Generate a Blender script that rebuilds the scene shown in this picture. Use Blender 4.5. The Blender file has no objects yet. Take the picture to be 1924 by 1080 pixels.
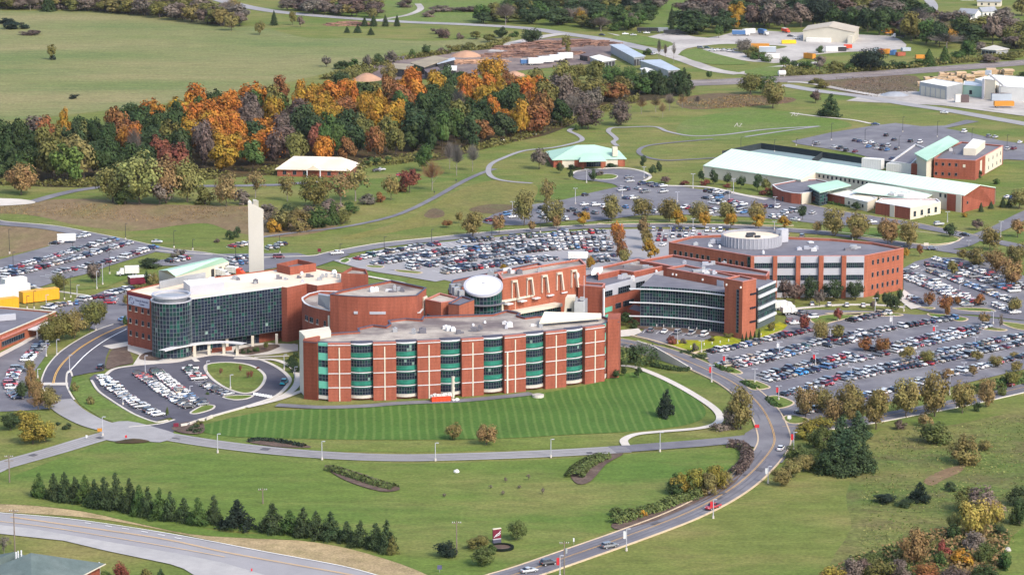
import bpy, math, random
from mathutils import Vector, Matrix
from mathutils.geometry import tessellate_polygon
import numpy as np
rnd = random.Random(11)
SC = bpy.context.scene
COL = SC.collection
# ---------------------------------------------------------------- camera model (photo pixels, 1924 wide)
FOC, CAMZ, HORIZON = 5600.0, 218.0, -540.0
PITCH = math.atan((540 - HORIZON) / FOC)
CP, SP = math.cos(PITCH), math.sin(PITCH)

def P(px, py, z=0.0):
    "point at height z that the photograph shows at pixel px,py"
    dx, dv = (px - 962) / FOC, (py - 540) / FOC
    d = Vector((dx, CP - dv * SP, -SP - dv * CP))
    t = (z - CAMZ) / d.z
    return Vector((d.x * t, d.y * t, z))

def proj(v):
    z = v[2] - CAMZ
    dep = v[1] * CP - z * SP
    return 962 + FOC * v[0] / dep, 540 - FOC * (v[1] * SP + z * CP) / dep

def ppm(v):
    return FOC / (v[1] * CP - (v[2] - CAMZ) * SP)

def hgt(bx, by, ty):
    "height of a vertical edge that stands at bx,by and ends at row ty"
    g = P(bx, by)
    lo, hi = 0.0, 120.0
    for _ in range(40):
        m = (lo + hi) / 2
        if proj((g.x, g.y, m))[1] > ty: lo = m
        else: hi = m
    return lo

def xy(v): return (v[0], v[1])
def PL(pts, z=0.0): return [xy(P(a, b, z)) for a, b in pts]

def catmull(pts, n=6, closed=False):
    out = []
    m = len(pts)
    rng = range(m if closed else m - 1)
    for i in rng:
        g = (lambda k: pts[k % m]) if closed else (lambda k: pts[min(max(k, 0), m - 1)])
        p0, p1, p2, p3 = g(i - 1), g(i), g(i + 1), g(i + 2)
        for k in range(n):
            t = k / n
            out.append(tuple(0.5 * ((2 * p1[j]) + (-p0[j] + p2[j]) * t + (2 * p0[j] - 5 * p1[j] + 4 * p2[j] - p3[j]) * t * t
                       + (-p0[j] + 3 * p1[j] - 3 * p2[j] + p3[j]) * t ** 3) for j in range(2)))
    if not closed: out.append(tuple(pts[-1][:2]))
    return out

def area(poly):
    return sum(poly[i][0] * poly[(i + 1) % len(poly)][1] - poly[(i + 1) % len(poly)][0] * poly[i][1] for i in range(len(poly))) / 2
def ccw(poly):
    return list(poly) if area(poly) > 0 else list(poly)[::-1]

def inset(poly, d):
    n = len(poly); out = []
    for i in range(n):
        a, b, c = Vector(poly[i - 1]), Vector(poly[i]), Vector(poly[(i + 1) % n])
        e1, e2 = (b - a), (c - b)
        if e1.length < 1e-6 or e2.length < 1e-6: out.append(tuple(b)); continue
        e1.normalize(); e2.normalize()
        n1, n2 = Vector((-e1.y, e1.x)), Vector((-e2.y, e2.x))
        m = n1 + n2
        if m.length < 1e-3: m = n1.copy()
        m.normalize()
        k = d / max(0.35, m.dot(n1))
        out.append((b.x + m.x * k, b.y + m.y * k))
    return out

# ---------------------------------------------------------------- mesh builder
class MB:
    def __init__(s): s.v, s.f, s.m = [], [], []
    def add(s, vs, fs, mi=0):
        b = len(s.v)
        s.v += [tuple(v) for v in vs]
        s.f += [tuple(i + b for i in f) for f in fs]
        s.m += [mi] * len(fs)
        return s
    def hexa(s, q0, q1, mi=0):
        "two quads (bottom, top), both counter-clockwise seen from above"
        return s.add(list(q0) + list(q1), [(3, 2, 1, 0), (4, 5, 6, 7), (0, 1, 5, 4), (1, 2, 6, 5), (2, 3, 7, 6), (3, 0, 4, 7)], mi)
    def box(s, c, dx, dy, z0, z1, ang=0.0, mi=0):
        ca, sa = math.cos(ang), math.sin(ang)
        q = [(c[0] + x * ca - y * sa, c[1] + x * sa + y * ca) for x, y in ((-dx / 2, -dy / 2), (dx / 2, -dy / 2), (dx / 2, dy / 2), (-dx / 2, dy / 2))]
        return s.hexa([(x, y, z0) for x, y in q], [(x, y, z1) for x, y in q], mi)
    def bar(s, a, b, n0, n1, z0, z1, mi=0):
        "box along the segment a-b, from n0 to n1 along its outward (right-hand) normal"
        d = Vector((b[0] - a[0], b[1] - a[1])); L = d.length
        if L < 1e-6: return s
        d /= L; n = Vector((d.y, -d.x))
        q = [(a[0] + n.x * n1, a[1] + n.y * n1), (b[0] + n.x * n1, b[1] + n.y * n1), (b[0] + n.x * n0, b[1] + n.y * n0), (a[0] + n.x * n0, a[1] + n.y * n0)]
        return s.hexa([(x, y, z0) for x, y in q], [(x, y, z1) for x, y in q], mi)
    def prism(s, poly, z0, z1, mi=0, top=True, tmi=None, bottom=False):
        poly = ccw(poly); n = len(poly)
        f = [(i, (i + 1) % n, n + (i + 1) % n, n + i) for i in range(n)]
        s.add([(x, y, z0) for x, y in poly] + [(x, y, z1) for x, y in poly], f, mi)
        if top: s.flat(poly, z1, mi if tmi is None else tmi)
        if bottom: s.flat(poly, z0, mi, down=True)
        return s
    def flat(s, poly, z, mi=0, down=False):
        poly = ccw(poly)
        t = tessellate_polygon([[Vector((x, y, 0)) for x, y in poly]])
        fs = []
        for a, b, c in t:
            ar = (poly[b][0] - poly[a][0]) * (poly[c][1] - poly[a][1]) - (poly[c][0] - poly[a][0]) * (poly[b][1] - poly[a][1])
            fs.append((a, b, c) if (ar > 0) != down else (a, c, b))
        return s.add([(x, y, z) for x, y in poly], fs, mi)
    def tube(s, pts, rads, n=8, mi=0, caps=True):
        rings = []
        for i, p in enumerate(pts):
            a = Vector(pts[max(i - 1, 0)]); b = Vector(pts[min(i + 1, len(pts) - 1)])
            d = (b - a).normalized()
            u = d.orthogonal().normalized(); w = d.cross(u)
            r = rads[i] if hasattr(rads, '__len__') else rads
            rings.append([Vector(p) + (u * math.cos(2 * math.pi * k / n) + w * math.sin(2 * math.pi * k / n)) * r for k in range(n)])
        vs = [v for r in rings for v in r]
        fs = [(i * n + k, i * n + (k + 1) % n, (i + 1) * n + (k + 1) % n, (i + 1) * n + k) for i in range(len(pts) - 1) for k in range(n)]
        if caps: fs += [tuple(range(n))[::-1], tuple((len(pts) - 1) * n + k for k in range(n))]
        return s.add(vs, fs, mi)
    def ribbon(s, pts, w, z0, z1=None, mi=0, off=0.0):
        "strip along a polyline; z1 given: a raised kerb-like bar"
        L, Rr = [], []
        for i, p in enumerate(pts):
            a = Vector(pts[max(i - 1, 0)][:2]); b = Vector(pts[min(i + 1, len(pts) - 1)][:2])
            d = (b - a)
            d = d.normalized() if d.length > 1e-6 else Vector((1, 0))
            n = Vector((-d.y, d.x)); q = Vector(p[:2])
            L.append(q + n * (off + w / 2)); Rr.append(q + n * (off - w / 2))
        m = len(pts); z = z0 if z1 is None else z1
        vs = [(v.x, v.y, z) for v in Rr] + [(v.x, v.y, z) for v in L]
        fs = [(i, i + 1, m + i + 1, m + i) for i in range(m - 1)]
        if z1 is not None:
            vs += [(v.x, v.y, z0) for v in Rr] + [(v.x, v.y, z0) for v in L]
            fs += [(2 * m + i, 2 * m + i + 1, i + 1, i) for i in range(m - 1)] + [(m + i, m + i + 1, 3 * m + i + 1, 3 * m + i) for i in range(m - 1)]
        return s.add(vs, fs, mi)
    def build(s, name, mats, parent=None, smooth=False):
        o = Vector((0, 0, 0))
        p = parent
        while p is not None:
            if p.parent is None: o = p.location
            p = p.parent
        me = bpy.data.meshes.new(name)
        me.from_pydata([(v[0] - o.x, v[1] - o.y, v[2] - o.z) for v in s.v], [], s.f)
        mats = mats if isinstance(mats, (list, tuple)) else [mats]
        for m in mats: me.materials.append(m)
        if len(mats) > 1: me.polygons.foreach_set('material_index', s.m)
        if smooth: me.polygons.foreach_set('use_smooth', [True] * len(s.f))
        me.update()
        ob = bpy.data.objects.new(name, me)
        COL.objects.link(ob)
        if parent is not None: ob.parent = parent
        return ob

def tag(o, label=None, cat=None, group=None, kind=None):
    if label: o['label'] = label
    if cat: o['category'] = cat
    if group: o['group'] = group
    if kind: o['kind'] = kind
    return o
def thing(name, label, cat, loc=(0, 0, 0), group=None):
    o = bpy.data.objects.new(name, None)
    o.empty_display_size = 0.5
    COL.objects.link(o); o.location = loc
    return tag(o, label, cat, group)
def structure(ob): ob['kind'] = 'structure'; return ob

# ---------------------------------------------------------------- materials
def _new(name):
    m = bpy.data.materials.new(name); m.use_nodes = True
    nt = m.node_tree; b = nt.nodes['Principled BSDF']
    return m, nt, b
def _noise(nt, vec, scale, detail=4.0, rough=0.55):
    n = nt.nodes.new('ShaderNodeTexNoise'); n.inputs['Scale'].default_value = scale
    n.inputs['Detail'].default_value = detail; n.inputs['Roughness'].default_value = rough
    nt.links.new(vec, n.inputs['Vector']); return n.outputs['Fac']
def _ramp(nt, fac, lo, hi):
    n = nt.nodes.new('ShaderNodeMapRange'); n.inputs[1].default_value = lo; n.inputs[2].default_value = hi
    nt.links.new(fac, n.inputs[0]); return n.outputs[0]
def _mix(nt, fac, a, b, mode='MIX'):
    n = nt.nodes.new('ShaderNodeMix'); n.data_type = 'RGBA'; n.blend_type = mode
    for val, idx in ((fac, 0), (a, 6), (b, 7)):
        if hasattr(val, 'is_linked') or hasattr(val, 'links'): nt.links.new(val, n.inputs[idx])
        elif isinstance(val, (int, float)): n.inputs[idx].default_value = val
        else: n.inputs[idx].default_value = (*val[:3], 1)
    return n.outputs[2]
def _coord(nt, sx=1.0, sy=1.0, rot=0.0):
    t = nt.nodes.new('ShaderNodeTexCoord')
    mp = nt.nodes.new('ShaderNodeMapping'); mp.inputs['Scale'].default_value = (sx, sy, 1); mp.inputs['Rotation'].default_value = (0, 0, rot)
    nt.links.new(t.outputs['Object'], mp.inputs['Vector']); return mp.outputs[0]
def _val(nt, fac, lo, hi):
    "grey colour from a noise factor, for multiplying"
    v = _ramp(nt, fac, 0.25, 0.75)
    m = nt.nodes.new('ShaderNodeMapRange'); m.inputs[3].default_value = lo; m.inputs[4].default_value = hi
    nt.links.new(v, m.inputs[0])
    c = nt.nodes.new('ShaderNodeCombineColor')
    for i in range(3): nt.links.new(m.outputs[0], c.inputs[i])
    return c.outputs[0]
def surf(name, col, rough=0.85, var=0.12, scale=0.35, col2=None, scale2=0.06, metal=0.0, spec=0.3, fine=2.5):
    "plain weathered surface: two colours in large blotches, brightness varied at two scales"
    m, nt, b = _new(name)
    v = _coord(nt)
    c = _mix(nt, _ramp(nt, _noise(nt, v, scale2, 5), 0.42, 0.62), col, col2 if col2 else tuple(min(1, x * (1 + var)) for x in col))
    c = _mix(nt, 1.0, c, _val(nt, _noise(nt, v, scale, 3), 1 - var, 1 + var), 'MULTIPLY')
    if fine: c = _mix(nt, 1.0, c, _val(nt, _noise(nt, v, fine, 2), 1 - var * .7, 1 + var * .7), 'MULTIPLY')
    nt.links.new(c, b.inputs['Base Color'])
    b.inputs['Roughness'].default_value = rough; b.inputs['Metallic'].default_value = metal
    b.inputs['Specular IOR Level'].default_value = spec
    return m
def grass(name, c0, c1, c2, s0=0.012, s1=0.05, k2=0.55, rot=0.0, sx=1.0, sy=1.0, fine=0.9, speck=0.35):
    m, nt, b = _new(name)
    v = _coord(nt); vs = _coord(nt, sx, sy, rot)
    a = _mix(nt, _ramp(nt, _noise(nt, vs, s0, 6, .6), 0.38, 0.62), c0, c1)
    f2 = _ramp(nt, _noise(nt, vs, s1, 6, .65), 0.46, 0.68)
    mm = nt.nodes.new('ShaderNodeMath'); mm.operation = 'MULTIPLY'; mm.inputs[1].default_value = k2
    nt.links.new(f2, mm.inputs[0])
    a = _mix(nt, mm.outputs[0], a, c2)
    a = _mix(nt, 1.0, a, _val(nt, _noise(nt, v, fine, 3, .7), 1 - speck, 1 + speck), 'MULTIPLY')
    a = _mix(nt, 1.0, a, _val(nt, _noise(nt, vs, 0.22, 4, .65), 0.74, 1.24), 'MULTIPLY')
    nt.links.new(a, b.inputs['Base Color']); b.inputs['Roughness'].default_value = 0.95
    b.inputs['Specular IOR Level'].default_value = 0.1
    return m
def striped(name, c0, c1, period, rot):
    m, nt, b = _new(name)
    v = _coord(nt, 1, 1, rot)
    w = nt.nodes.new('ShaderNodeTexWave'); w.wave_type = 'BANDS'; w.bands_direction = 'X'
    w.inputs['Scale'].default_value = 2 * math.pi / period / 20; w.inputs['Distortion'].default_value = 2.4
    w.inputs['Detail'].default_value = 3; w.inputs['Detail Scale'].default_value = 0.25
    nt.links.new(v, w.inputs['Vector'])
    mu = nt.nodes.new('ShaderNodeMath'); mu.operation = 'MULTIPLY'; nt.links.new(_ramp(nt, w.outputs['Fac'], 0.62, 1.0), mu.inputs[0]); nt.links.new(_ramp(nt, _noise(nt, v, .06, 4), .15, .5), mu.inputs[1])
    a = _mix(nt, mu.outputs[0], c0, c1)
    a = _mix(nt, 1.0, a, _val(nt, _noise(nt, v, 0.9, 3, .7), 0.72, 1.28), 'MULTIPLY')
    a = _mix(nt, 1.0, a, _val(nt, _noise(nt, v, 0.05, 4), 0.85, 1.15), 'MULTIPLY')
    nt.links.new(a, b.inputs['Base Color']); b.inputs['Roughness'].default_value = 0.95; b.inputs['Specular IOR Level'].default_value = 0.1
    return m
def brick(name, col, col2):
    m, nt, b = _new(name)
    v = _coord(nt)
    t = nt.nodes.new('ShaderNodeTexCoord')
    a = _mix(nt, _ramp(nt, _noise(nt, v, 0.12, 5), 0.4, 0.65), col, col2)
    a = _mix(nt, 1.0, a, _val(nt, _noise(nt, v, 1.8, 2), 0.86, 1.12), 'MULTIPLY')
    mp = nt.nodes.new('ShaderNodeMapping'); mp.inputs['Scale'].default_value = (1, 1, .09); nt.links.new(t.outputs['Object'], mp.inputs['Vector'])
    a = _mix(nt, 1.0, a, _val(nt, _noise(nt, mp.outputs[0], .8, 4, .65), .78, 1.14), 'MULTIPLY')
    sep = nt.nodes.new('ShaderNodeSeparateXYZ'); nt.links.new(t.outputs['Object'], sep.inputs[0])
    w = nt.nodes.new('ShaderNodeMath'); w.operation = 'PINGPONG'; w.inputs[1].default_value = 0.6; nt.links.new(sep.outputs[2], w.inputs[0])
    a = _mix(nt, 1.0, a, _val(nt, w.outputs[0], 0.93, 1.04), 'MULTIPLY')
    nt.links.new(a, b.inputs['Base Color']); b.inputs['Roughness'].default_value = 0.9; b.inputs['Specular IOR Level'].default_value = 0.2
    return m
def glass(name, col, rough=0.08, spec=0.35):
    m, nt, b = _new(name)
    v = _coord(nt)
    a = _mix(nt, 1.0, _mix(nt, 0.0, col, col), _val(nt, _noise(nt, v, 0.35, 2), 0.5, 1.6), 'MULTIPLY')
    nt.links.new(a, b.inputs['Base Color']); b.inputs['Roughness'].default_value = rough; b.inputs['Specular IOR Level'].default_value = spec
    return m
def objcol(name, rough=0.35, metal=0.0, coat=0.0, var=0.05):
    m, nt, b = _new(name)
    oi = nt.nodes.new('ShaderNodeObjectInfo')
    a = _mix(nt, 1.0, oi.outputs['Color'], _val(nt, _noise(nt, _coord(nt), 1.3, 2), 1 - var, 1 + var), 'MULTIPLY')
    nt.links.new(a, b.inputs['Base Color']); b.inputs['Roughness'].default_value = rough; b.inputs['Metallic'].default_value = metal
    if coat: b.inputs['Coat Weight'].default_value = coat; b.inputs['Coat Roughness'].default_value = 0.08
    return m
def leafmat(name, hue=0.05, lo=0.6, hi=1.45):
    "foliage: object colour varied leaf by leaf (lv) and clump by clump (lc)"
    m, nt, b = _new(name)
    oi = nt.nodes.new('ShaderNodeObjectInfo')
    def attr(n):
        a = nt.nodes.new('ShaderNodeAttribute'); a.attribute_name = n; return a.outputs['Fac']
    hs = nt.nodes.new('ShaderNodeHueSaturation'); nt.links.new(oi.outputs['Color'], hs.inputs['Color'])
    r = nt.nodes.new('ShaderNodeMapRange'); r.inputs[3].default_value = 0.5 - hue; r.inputs[4].default_value = 0.5 + hue
    nt.links.new(attr('lc'), r.inputs[0]); nt.links.new(r.outputs[0], hs.inputs['Hue'])
    r2 = nt.nodes.new('ShaderNodeMapRange'); r2.inputs[3].default_value = lo; r2.inputs[4].default_value = hi
    nt.links.new(attr('lv'), r2.inputs[0]); nt.links.new(r2.outputs[0], hs.inputs['Value'])
    nt.links.new(hs.outputs[0], b.inputs['Base Color'])
    b.inputs['Roughness'].default_value = 0.8; b.inputs['Specular IOR Level'].default_value = 0.15
    tr = nt.nodes.new('ShaderNodeBsdfTranslucent'); nt.links.new(hs.outputs[0], tr.inputs['Color'])
    mx = nt.nodes.new('ShaderNodeMixShader'); mx.inputs[0].default_value = 0.22
    out = nt.nodes['Material Output']
    nt.links.new(b.outputs[0], mx.inputs[1]); nt.links.new(tr.outputs[0], mx.inputs[2]); nt.links.new(mx.outputs[0], out.inputs['Surface'])
    return m

M = dict(
    ground=grass('field_grass', (.088, .132, .027), (.142, .152, .040), (.205, .172, .066), .012, .04, .75, 0, .5, 1),
    lawn=grass('lawn_grass', (.080, .136, .026), (.112, .150, .032), (.175, .165, .055), .014, .03, .8, 0.1, .45, 1),
    pasture=grass('pasture_grass', (.140, .162, .055), (.215, .190, .088), (.098, .142, .044), .008, .018, .7, .05, .3, 1, .5),
    brown=grass('dry_meadow_grass', (.165, .118, .066), (.195, .135, .080), (.135, .128, .048), .02, .04, .75, 0, 1, .5),
    rust=grass('rust_weeds', (.135, .080, .050), (.110, .085, .050), (.105, .110, .045), .02, .06, .6),
    yellow=grass('yellow_meadow_grass', (.165, .150, .042), (.130, .140, .040), (.185, .150, .060), .02, .05, .6),
    bright=grass('bright_far_grass', (.098, .150, .030), (.120, .160, .042), (.150, .150, .06), .01, .04, .5),
    straw=grass('dead_straw_grass', (.36, .275, .155), (.29, .22, .125), (.20, .17, .075), .03, .12, .6, 0, 1, 1, 1.5, .4),
    scrub=grass('scrub_grass', (.084, .122, .029), (.148, .145, .046), (.115, .095, .045), .03, .09, .8, 0, .6, 1, .7, .5),
    reed=grass('reed_bed', (.190, .120, .070), (.165, .115, .065), (.130, .110, .06), .05, .12, .5),
    litter=grass('leaf_litter', (.050, .038, .022), (.075, .050, .025), (.055, .060, .022), .03, .1, .6),
    mulch=surf('bark_mulch', (.085, .055, .042), .95, .3, .9, (.12, .085, .065), .2),
    gravel=surf('pale_gravel', (.40, .37, .34), .95, .14, .25, (.30, .275, .255), .03),
    dirt=surf('yard_dirt', (.20, .155, .135), .95, .25, .3, (.115, .085, .085), .03),
    striped=striped('mown_lawn', (.060, .118, .023), (.100, .156, .038), 2.8, math.radians(-3)),
    acid=grass('yellow_ground_cover', (.30, .27, .012), (.19, .23, .018), (.10, .16, .03), .08, .25, .6),
    asphalt=surf('worn_asphalt', (.125, .120, .138), .9, .15, .14, (.165, .16, .172), .035),
    asphalt_new=surf('dark_asphalt', (.070, .067, .085), .9, .15, .14, (.090, .086, .104), .035),
    asphalt_pale=surf('pale_lot_asphalt', (.265, .255, .26), .9, .08, .12, (.26, .25, .26), .02),
    shoulder=surf('pale_shoulder', (.35, .335, .325), .9, .08, .3, (.31, .30, .295), .06),
    roadgrey=surf('grey_road', (.245, .235, .238), .9, .10, .25, (.29, .28, .28), .02),
    concrete=surf('concrete', (.47, .43, .38), .9, .08, .3, (.52, .48, .43), .05),
    kerb=surf('kerb_concrete', (.50, .46, .40), .9, .08, .4),
    tankerb=surf('tan_kerb_concrete', (.46, .36, .25), .9, .08, .4),
    white=surf('white_paint', (.80, .80, .78), .6, .05, .4),
    yline=surf('yellow_line_paint', (.62, .36, .10), .7, .1, .5),
    brick=brick('red_brick', (.262, .076, .047), (.295, .090, .056)),
    brick2=brick('orange_brick', (.315, .100, .058), (.34, .112, .066)),
    cream=surf('cream_stucco', (.54, .49, .40), .85, .05, .2),
    creamroof=surf('cream_roof_membrane', (.62, .515, .395), .85, .09, .12, (.70, .61, .50), .05),
    whiteroof=surf('white_roof_membrane', (.70, .69, .66), .7, .05, .12),
    gravroof=surf('stained_gravel_roof', (.36, .315, .27), .95, .22, .3, (.135, .108, .105), .055),
    darkroof=surf('grey_roof_membrane', (.125, .122, .145), .9, .12, .2, (.155, .15, .17), .05),
    parapet=surf('slate_flashing', (.060, .062, .095), .6, .1, .3),
    pinkcoping=surf('brick_red_coping', (.42, .17, .14), .7, .06, .3),
    coping=surf('pale_metal_coping', (.55, .54, .54), .5, .05, .3),
    mint=surf('mint_metal_roof', (.33, .50, .39), .75, .06, .1, (.37, .54, .43), .02),
    mint2=surf('pale_mint_metal_roof', (.52, .64, .53), .75, .06, .1, (.56, .68, .57), .02),
    teal=surf('teal_spandrel', (.022, .150, .110), .3, .14, .6, (.030, .185, .138), .3),
    tealdark=surf('dark_teal_spandrel', (.020, .095, .080), .3, .12, .6),
    aqua=surf('aqua_panel', (.12, .40, .30), .35, .08, .5),
    gl1=glass('dark_blue_glass', (.012, .018, .035)),
    gl2=glass('dark_green_glass', (.008, .032, .032)),
    gl3=glass('green_glass', (.015, .072, .058)),
    gl4=glass('pale_glass_blind', (.16, .24, .22), .2),
    pane=glass('window_pane', (.010, .013, .022), .12),
    mull=surf('aluminium_mullion', (.135, .16, .175), .4, .05, .5, metal=0.1),
    mulldim=surf('grey_mullion', (.10, .125, .14), .4, .05, .5, metal=0.2),
    greypanel=surf('grey_screen_panel', (.25, .255, .29), .6, .06, .25), panel=surf('silver_panel', (.40, .405, .45), .45, .05, .25, metal=0.15),
    whitemetal=surf('white_metal', (.55, .56, .58), .45, .04, .3),
    greymetal=surf('grey_metal', (.32, .33, .35), .5, .1, .3, metal=.3),
    darkmetal=surf('dark_metal', (.030, .030, .034), .5, .15, .5),
    sign=surf('sign_grey', (.42, .43, .52), .6, .04, .3),
    maroon=surf('maroon_panel', (.13, .012, .030), .5, .06, .4),
    inkblue=surf('sign_ink', (.085, .085, .16), .6, .05, .4),
    tan=surf('tan_metal_siding', (.46, .43, .36), .6, .06, .12),
    tanroof=surf('tan_metal_roof', (.40, .34, .26), .6, .06, .12),
    slab=surf('pale_slab_render', (.64, .60, .53), .85, .05, .08, (.60, .56, .48), .05), brace=surf('tan_precast', (.50, .42, .345), .85, .06, .3),
    tyre1=surf('tyre_darkening', (.215, .205, .208), .9, .12, .3), tyre2=surf('tyre_darkening_dark', (.108, .104, .118), .9, .14, .3), tarpatch=surf('tar_patch', (.085, .082, .092), .9, .12, .4),
    siding=surf('white_siding', (.58, .57, .545), .7, .06, .3),
    shingle=surf('grey_green_shingles', (.088, .118, .114), .95, .14, .5, (.115, .145, .14), .1),
    brownroof=surf('brown_sheet_roof', (.105, .075, .075), .7, .15, .3),
    tarproof=surf('tan_sheet_roof', (.24, .20, .14), .8, .15, .2),
    bluegrey=surf('blue_grey_sheet', (.33, .37, .42), .5, .08, .2),
    lumber=surf('sawn_lumber', (.52, .37, .235), .85, .12, .6, (.42, .29, .18), .3),
    mintwall=surf('mint_siding', (.26, .39, .33), .6, .06, .2), mullgrey=surf('dark_mullion', (.075, .092, .10), .4, .08, .5),
    logs=surf('log_bark', (.24, .135, .095), .95, .35, .6, (.12, .07, .06), .15),
    sawdust=surf('sawdust', (.34, .20, .13), .95, .15, .3),
    orange=surf('orange_paint', (.50, .215, .03), .5, .06, .3),
    amber=surf('amber_paint', (.66, .31, .02), .5, .06, .3),
    redpaint=surf('red_orange_paint', (.58, .060, .020), .45, .08, .4),
    rustpaint=surf('rust_red_paint', (.30, .085, .05), .6, .15, .3), bluepaint=surf('blue_paint', (.06, .14, .30), .45, .08, .3),
    yellowpaint=surf('yellow_paint', (.68, .45, .02), .45, .08, .3),
    rubber=surf('tyre_rubber', (.016, .016, .018), .85, .1, 1),
    wood=surf('pole_wood', (.17, .135, .11), .9, .15, .5),
    barkm=surf('tree_bark', (.085, .066, .052), .95, .25, 1.2),
    barkpale=surf('pale_tree_bark', (.20, .175, .155), .95, .2, 1.2),
    court=surf('tennis_court', (.16, .22, .235), .9, .05, .1),
    fencemesh=surf('black_windscreen_mesh', (.022, .030, .034), .9, .1, .3),
    red=surf('red_banner', (.48, .025, .035), .6, .06, .4),
    lampglass=surf('lamp_lens', (.75, .75, .72), .3, .03, .4),
    rail=surf('rail_steel', (.30, .26, .25), .4, .1, .5, metal=.6),
    ballast=surf('rail_ballast', (.16, .135, .13), .95, .2, .5, (.20, .17, .165), .08),
    paint=objcol('car_paint', .3, .05, .6),
    leaf=leafmat('leaves', .018, .68, 1.75), needle=leafmat('needles', .02, .55, 1.4), twig=objcol('bare_twigs', .9, 0, 0, .2),
)
# ---------------------------------------------------------------- ground, fields, roads
LAY=[0]
def lay(z):
    LAY[0]+=1; return z+LAY[0]*.0011
def sheet(name, pts, mat, z, smooth=0, label=None, solid=None):
    z = lay(z)
    poly = PL(pts)
    if smooth: poly = catmull(poly, smooth, True)
    mb = MB()
    if solid is not None: mb.prism(poly, solid, z)
    else: mb.flat(poly, z)
    return structure(mb.build(name, mat))

def base_ground():
    mb = MB()
    xs = [-5000, -2500, -1200, -600, -300, 0, 300, 600, 1200, 2500, 5000]
    ys = [200, 500, 700, 900, 1100, 1400, 1800, 2400, 3400, 5500, 9000]
    vs = [(x, y, 0) for y in ys for x in xs]; n = len(xs)
    mb.add(vs, [(j * n + i, j * n + i + 1, (j + 1) * n + i + 1, (j + 1) * n + i) for j in range(len(ys) - 1) for i in range(n - 1)])
    structure(mb.build('ground', M['ground']))
base_ground()
Z1, Z2, Z3, Z4, Z5 = .04, .10, .16, .22, .28
# fields
sheet('pasture', [(-500, 10), (-60, 20), (150, 22), (330, 30), (420, 45), (500, 54), (580, 72), (680, 72), (800, 78), (960, 70), (940, 90), (860, 95), (760, 100), (650, 130), (560, 150), (480, 170), (330, 192), (200, 208), (60, 222), (-60, 232), (-500, 250)], M['pasture'], Z1, 4)
sheet('dry_meadow', [(-400, 395), (-40, 388), (60, 378), (160, 374), (300, 384), (400, 386), (470, 388), (560, 400), (650, 410), (610, 434), (520, 446), (440, 436), (390, 420), (330, 424), (250, 434), (150, 424), (60, 405), (-40, 402), (-400, 412)], M['brown'], Z1, 4)
sheet('dry_meadow', [(-40, 430), (60, 428), (140, 442), (105, 456), (60, 470), (-40, 485)], M['brown'], Z1, 4)
sheet('far_pasture', [(640, 0), (760, -40), (960, -40), (1000, 10), (900, 30), (960, 40), (820, 45), (700, 38), (600, 20)], M['bright'], Z1, 3)
sheet('far_pasture', [(1185, -30), (1330, -30), (1330, 40), (1290, 60), (1240, 55), (1190, 40)], M['bright'], Z1, 3)
sheet('forest_floor', [(-40, 300), (60, 282), (150, 268), (250, 250), (350, 235), (500, 215), (700, 190), (900, 180), (1100, 165), (1290, 150), (1290, 176), (1160, 200), (1090, 228), (1030, 253), (960, 268), (880, 288), (820, 302), (700, 305), (620, 322), (520, 328), (420, 335), (330, 340), (250, 347), (150, 352), (60, 350), (-40, 340)], M['litter'], Z2, 3)
sheet('yellow_meadow', [(640, 446), (700, 432), (770, 410), (830, 375), (880, 350), (940, 338), (1000, 345), (1010, 362), (985, 385), (930, 398), (880, 412), (800, 425), (720, 440), (660, 450)], M['yellow'], Z1, 4)
sheet('weed_patch', [(880, 395), (920, 384), (985, 388), (1000, 398), (930, 402)], M['rust'], Z2, 3)
sheet('weed_patch', [(796, 405), (812, 392), (832, 396), (834, 406), (812, 411)], M['rust'], Z2, 3)
sheet('weed_field', [(1270, 190), (1330, 176), (1400, 178), (1490, 184), (1480, 194), (1400, 200), (1300, 206)], M['rust'], Z1, 3)
sheet('weed_field', [(1545, 150), (1620, 146), (1720, 143), (1722, 172), (1640, 184), (1580, 172), (1530, 160)], M['rust'], Z1, 3)
sheet('playing_field', [(1270, 245), (1300, 222), (1400, 208), (1480, 210), (1560, 222), (1600, 238), (1500, 250), (1380, 262), (1300, 262)], M['bright'], Z1, 4)
sheet('mown_lawn', [(374, 803), (395, 795), (480, 776), (560, 770), (680, 764), (860, 752), (1000, 741), (1110, 722), (1170, 703), (1215, 700), (1255, 716), (1300, 742), (1325, 768), (1318, 788), (1270, 802), (1170, 812), (1080, 816), (960, 823), (840, 826), (660, 826), (520, 823), (430, 820), (385, 813)], M['striped'], Z2, 3)
sheet('lawn', [(380, 815), (520, 827), (840, 828), (1080, 818), (1160, 815), (1165, 834), (1040, 842), (840, 848), (640, 848), (520, 840), (400, 826)], M['lawn'], Z1, 3)
sheet('lawn', [(0, 905), (120, 858), (235, 826), (330, 832), (470, 852), (640, 868), (830, 870), (1040, 862), (1250, 848), (1370, 842), (1425, 850), (1415, 890), (1350, 935), (1230, 975), (1100, 1010), (960, 1060), (900, 1090), (760, 1090), (700, 1050), (480, 1000), (300, 985), (120, 945), (-40, 930)], M['lawn'], Z1, 3)
sheet('straw_bank', [(-40, 938), (20, 945), (90, 945), (170, 958), (230, 972), (300, 985), (380, 1000), (480, 1008), (600, 1020), (690, 1040), (780, 1070), (820, 1095), (740, 1095), (650, 1070), (500, 1038), (380, 1012), (250, 985), (140, 970), (-40, 958)], M['straw'], Z2, 3)
sheet('verge', [(-40, 925), (60, 930), (180, 950), (300, 975), (420, 1000), (500, 1004), (600, 1016), (480, 1012), (360, 1004), (260, 984), (160, 962), (60, 950), (-40, 944)], M['lawn'], Z3, 3)
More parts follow.
